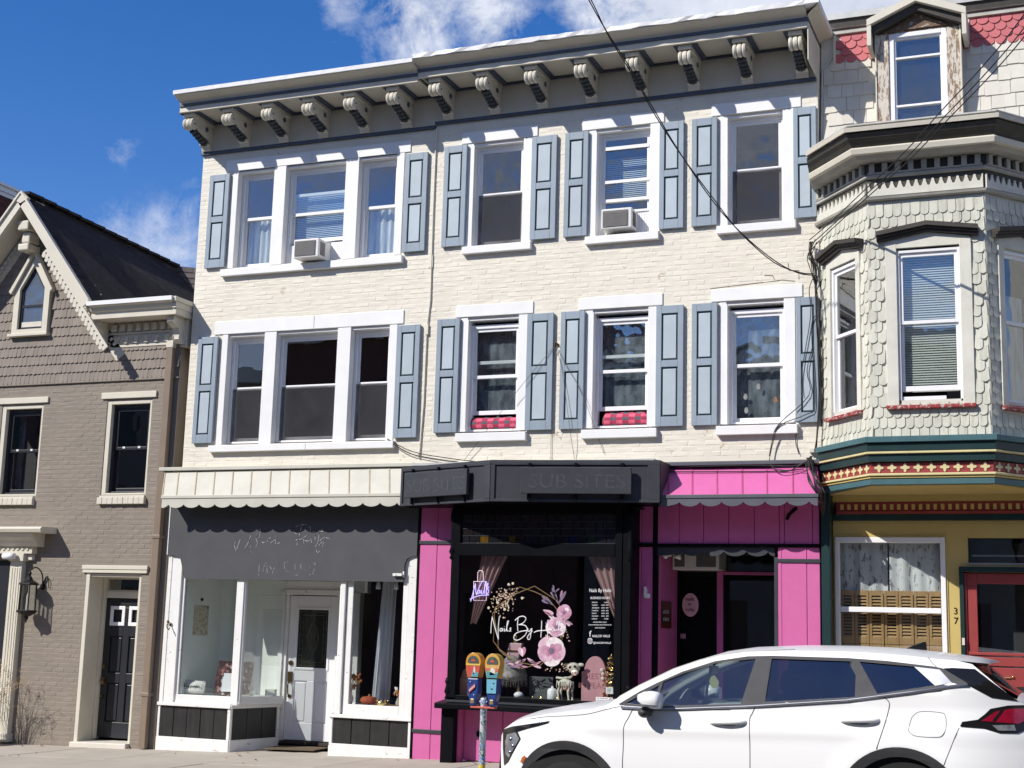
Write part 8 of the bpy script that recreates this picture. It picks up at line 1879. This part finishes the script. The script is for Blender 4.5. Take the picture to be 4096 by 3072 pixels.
# ---------------------------------------------------------------- white shop displays
pw = thing('pillow', 'white pillow printed hey pumpkin in the left display window', 'pillow', (-11.45, .2, .65))
mb = MB(); n = 10
for j in range(n + 1):
    for i in range(n + 1):
        s, t = i / n * 2 - 1, j / n * 2 - 1; b = (1 - s ** 4) * (1 - t ** 4); mb.v.append((-11.44 + s * .17 * (1 - .06 * t * t), .20 - .05 * b + .03 * t, .745 + t * .085 * (1 - .08 * s * s)))
for j in range(n):
    for i in range(n): mb.f.append((j * (n + 1) + i, j * (n + 1) + i + 1, (j + 1) * (n + 1) + i + 1, (j + 1) * (n + 1) + i)); mb.m.append(0)
mb.box(-11.59, -11.29, .21, .25, .66, .83); mb.build('cushion', paint('white_linen', (.70, .68, .64), .9, .06, 20), pw, smooth=True)
strokes('script_print', [[(0, 3), (0, 0), (0.1, 1), (.5, 1.1), (.6, 0)], [(1, .6), (1.5, .8), (1.2, 1.1), (.95, .5), (1.5, 0)], [(1.8, 1), (1.9, .1), (2.3, 1)], [(2.4, 1), (2.2, -1), (1.8, -1.4)], [(3.2, 1), (3.2, -1.4)], [(3.2, .9), (3.7, 1), (3.7, 0), (3.2, 0)], [(4, 1), (4.1, 0), (4.5, 0), (4.5, 1), (4.6, 0)], [(4.9, 0), (4.9, 1), (5.2, 1), (5.2, 0), (5.25, 1), (5.5, 1), (5.5, 0)], [(5.8, 1), (5.8, -1.3)], [(5.8, .9), (6.2, 1), (6.2, 0), (5.8, 0)], [(6.5, 2.6), (6.5, 0), (6.9, 1.1)], [(6.6, .5), (6.9, 0)], [(7.2, 1), (7.2, 0)], [(7.5, 0), (7.5, 1), (7.9, 1), (7.9, 0)]], lambda u, v: Vector((-11.565 + u * .031, .142, .745 + v * .018)), .003, M['black'], pw)
def floral(name):
    m = bpy.data.materials.new(name); m.use_nodes = True; nt = m.node_tree; N = nt.nodes.new; L = nt.links.new; b = nt.nodes['Principled BSDF']; b.inputs['Roughness'].default_value = .8
    g = N('ShaderNodeNewGeometry'); v = N('ShaderNodeTexVoronoi'); v.inputs['Scale'].default_value = 26; L(g.outputs['Position'], v.inputs['Vector']); r = N('ShaderNodeValToRGB'); r.color_ramp.interpolation = 'CONSTANT'; e = r.color_ramp.elements
    e[0].color = (.05, .014, .018, 1); e[1].position = .34; e[1].color = (.15, .05, .055, 1)
    for p, c in ((.56, (.34, .17, .15)), (.68, (.04, .02, .02)), (.88, (.50, .45, .42))): x = e.new(p); x.color = (*c, 1)
    s = N('ShaderNodeSeparateColor'); L(v.outputs['Color'], s.inputs[0]); L(s.outputs[0], r.inputs[0]); L(r.outputs[0], b.inputs['Base Color']); return m
FL = floral('autumn_floral_print')
fp = thing('photo_display', 'dark floral folding display board standing in the left display window', 'display board', (-10.95, .3, .64))
mb = MB(); mb.obox((-11.16, .24, .645), (.33, .03, 0), (0, .02, 0), (.03, .06, .47)); mb.build('leaf', FL, fp); mb = MB(); mb.obox((-10.81, .30, .66), (.10, .16, 0), (-.02, .01, 0), (.03, .03, .45)); mb.build('leaf', FL, fp)
mb = MB(); mb.box(-11.0, -10.86, .245, .25, .80, .95); mb.obox((-11.02, .225, .70), (.2, .015, 0), (0, .005, 0), (.006, .012, .20)); mb.build('note_card', M['vinyl'], fp)
def pumpkin(label, c, r, mat, squash=.72, cat='pumpkin', grp=None):
    mb = MB(); n, m_ = 24, 8
    for j in range(m_ + 1):
        th = math.pi * j / m_
        for i in range(n):
            a = 2 * math.pi * i / n; q = r * (.90 + .10 * abs(math.cos(4 * a))); mb.v.append((c[0] + q * math.sin(th) * math.cos(a), c[1] + q * math.sin(th) * math.sin(a), c[2] + r * squash * (-math.cos(th)) - .12 * r * (math.exp(-(th - math.pi) ** 2 * 4))))
    for j in range(m_):
        for i in range(n): mb.f.append((j * n + i, j * n + (i + 1) % n, (j + 1) * n + (i + 1) % n, (j + 1) * n + i)); mb.m.append(0)
    t = thing('pumpkin', label, cat, (c[0], c[1], c[2] - r * squash), grp); mb.build('flesh', mat, t, smooth=True); mb = MB(); mb.tube([(c[0], c[1], c[2] + r * squash * .7), (c[0] + r * .1, c[1], c[2] + r * squash * 1.2)], r * .12, 6); mb.build('stalk', M['wood'], t)
pumpkin('small white pumpkin behind the angled glass of the white shop', (-10.72, .52, .70), .065, paint('white_pumpkin', (.70, .74, .66), .6), .8)
pumpkin('round orange pumpkin on the right display shelf of the white shop', (-8.71, .18, .685), .118, paint('orange_pumpkin', (.42, .085, .025), .7, .1, 20, .4, 60), .52)
pumpkin('tiny brown pumpkin beside the white vase of dried flowers', (-9.01, .16, .652), .038, paint('brown_pumpkin', (.30, .09, .04), .7), .75)
mb = MB(); mb.obox((-10.62, .72, .645), (.12, .05, 0), (.02, .03, 0), (0, 0, .09)); tag(mb.build('gift_box', paint('mint_card', (.66, .68, .60), .7)), 'pale box lying behind the angled glass near the white door', 'box')
mb = MB(); mb.quad((-11.575, .28, 1.46), (-11.575, .62, 1.46), (-11.575, .62, 1.86), (-11.575, .28, 1.86)); mb.box(-11.578, -11.572, .27, .63, 1.45, 1.87); tag(mb.build('poster', paint('tan_poster', (.60, .53, .40), .8, .12, 20, chip=.35, chipcol=(.28, .22, .16), chipscale=16)), 'tan paper poster on the pale left wall of the display window', 'poster')
mb = MB(); mb.sphere((-11.555, .42, 1.95), (.02, .022, .024), 8, 6); tag(mb.build('wall_peg', M['black']), 'small black wall peg above the tan poster', 'peg')
def vase(label, x, y, h, r, mat, fl, flmat, n):
    t = thing('flower_vase', label, 'vase', (x, y, .627)); mb = MB(); mb.lathe((x, y, .627), [(r * .6, 0), (r, h * .3), (r * .95, h * .55), (r * .5, h * .85), (r * .6, h)], 14); mb.build('vase', mat, t, smooth=True)
    rr = random.Random(n); 
    for k in range(n):
        a = rr.uniform(0, 6.3); q = rr.uniform(.02, fl * .6); tip = Vector((x + q * math.cos(a) + fl * .12, y + q * .5 * math.sin(a), .627 + h + rr.uniform(fl * .25, fl))); mb = MB(); mb.tube([(x, y, .627 + h * .9), tip], .003, 4)
        for j in range(4): mb.sphere(tuple(tip + Vector((rr.uniform(-.02, .02), rr.uniform(-.015, .015), rr.uniform(-.03, .02)))), (.014, .010, .018), 6, 4)
        mb.build('stem', flmat[k % len(flmat)], t)
vase('white vase of rust coloured dried flowers in the right display', -8.965, .13, .16, .052, M['vinyl'], .22, [paint('rust_flower', (.36, .10, .03), .8, .2, 30), paint('ochre_flower', (.42, .17, .05), .8, .2, 30)], 16)
vase('small tan vase of white and orange flowers by the right pier', -8.255, .13, .10, .032, paint('tan_vase', (.48, .40, .28), .6), .17, [M['vinyl'], paint('orange_flower', (.55, .15, .03), .7), paint('sage_leaf', (.28, .36, .30), .8), M['vinyl']], 10)
mb = MB(); mb.lathe((-8.49, .15, .627), [(.07, 0), (.085, .02), (.088, .055), (.07, .058), (.065, .02)], 18)
for k in range(9): a = 2 * math.pi * k / 9; mb.sphere((-8.49 + .08 * math.cos(a), .15 + .08 * math.sin(a), .69), .012, 6, 4)
tag(mb.build('brass_dish', M['gold'], smooth=True), 'round brass dish on the right display shelf', 'dish')
def sheer(x0, x1, xb0, xb1, y, z0, z1, label):
    mb = MB(); n, m_ = 24, 8
    for j in range(m_ + 1):
        t = j / m_
        for i in range(n + 1): s = i / n; mb.v.append((x0 + (xb0 - x0) * t + (x1 - x0 + (xb1 - xb0 - x1 + x0) * t) * s, y + .03 * math.sin(s * 21), z1 + (z0 - z1) * t))
    for j in range(m_):
        for i in range(n): mb.f.append((j * (n + 1) + i, j * (n + 1) + i + 1, (j + 1) * (n + 1) + i + 1, (j + 1) * (n + 1) + i)); mb.m.append(0)
    return tag(mb.build('curtain', paint('white_cotton_curtain', (.72, .74, .78), .85, .05, 8), smooth=True), label, 'curtain')
sheer(-8.74, -8.55, -8.86, -8.60, .55, .62, 2.6, 'long white curtain gathered in the dark right display window')
for k, x in enumerate((-8.62, -8.355)):
    mb = MB(); mb.lathe((x, .14, 2.13), [(.03, 0), (.032, .04), (.02, .09), (.008, .12), (.006, .42)], 10); tag(mb.build('hanging_bulb', M['glass' if False else 'vinyl'], smooth=True), ['left hanging glass lamp at the top of the right display', 'right hanging glass lamp at the top of the right display'][k], 'lamp', 'hanging lamps in the right display')
# paper decorations in the upper windows
for k, (x, z) in enumerate(((-3.66, 4.86), (-3.37, 4.87), (-3.54, 4.67), (-3.70, 4.55), (-3.33, 4.50), (-3.69, 4.38))):
    mb = MB(); mb.sphere((x, .185, z), (.026, .002, .034), 9, 6); mb.sphere((x, .182, z + .03), (.02, .002, .012), 7, 5)
    tag(mb.build('paper_skull', paint('paper_skull' + ('_orange' if k == 4 else ''), (.62, .28, .14) if k == 4 else (.66, .58, .56), .7, .3, 60)), ['paper skull sticker at the upper left of the lower sash beside the cables', 'paper skull sticker at the upper right of the lower sash beside the cables', 'paper skull sticker in the middle of the lower sash beside the cables', 'paper skull sticker at the left edge under the middle one', 'orange paper pumpkin sticker in the lower sash beside the cables', 'lowest paper skull sticker in the lower sash beside the cables'][k], 'decoration', 'paper skulls in the window')
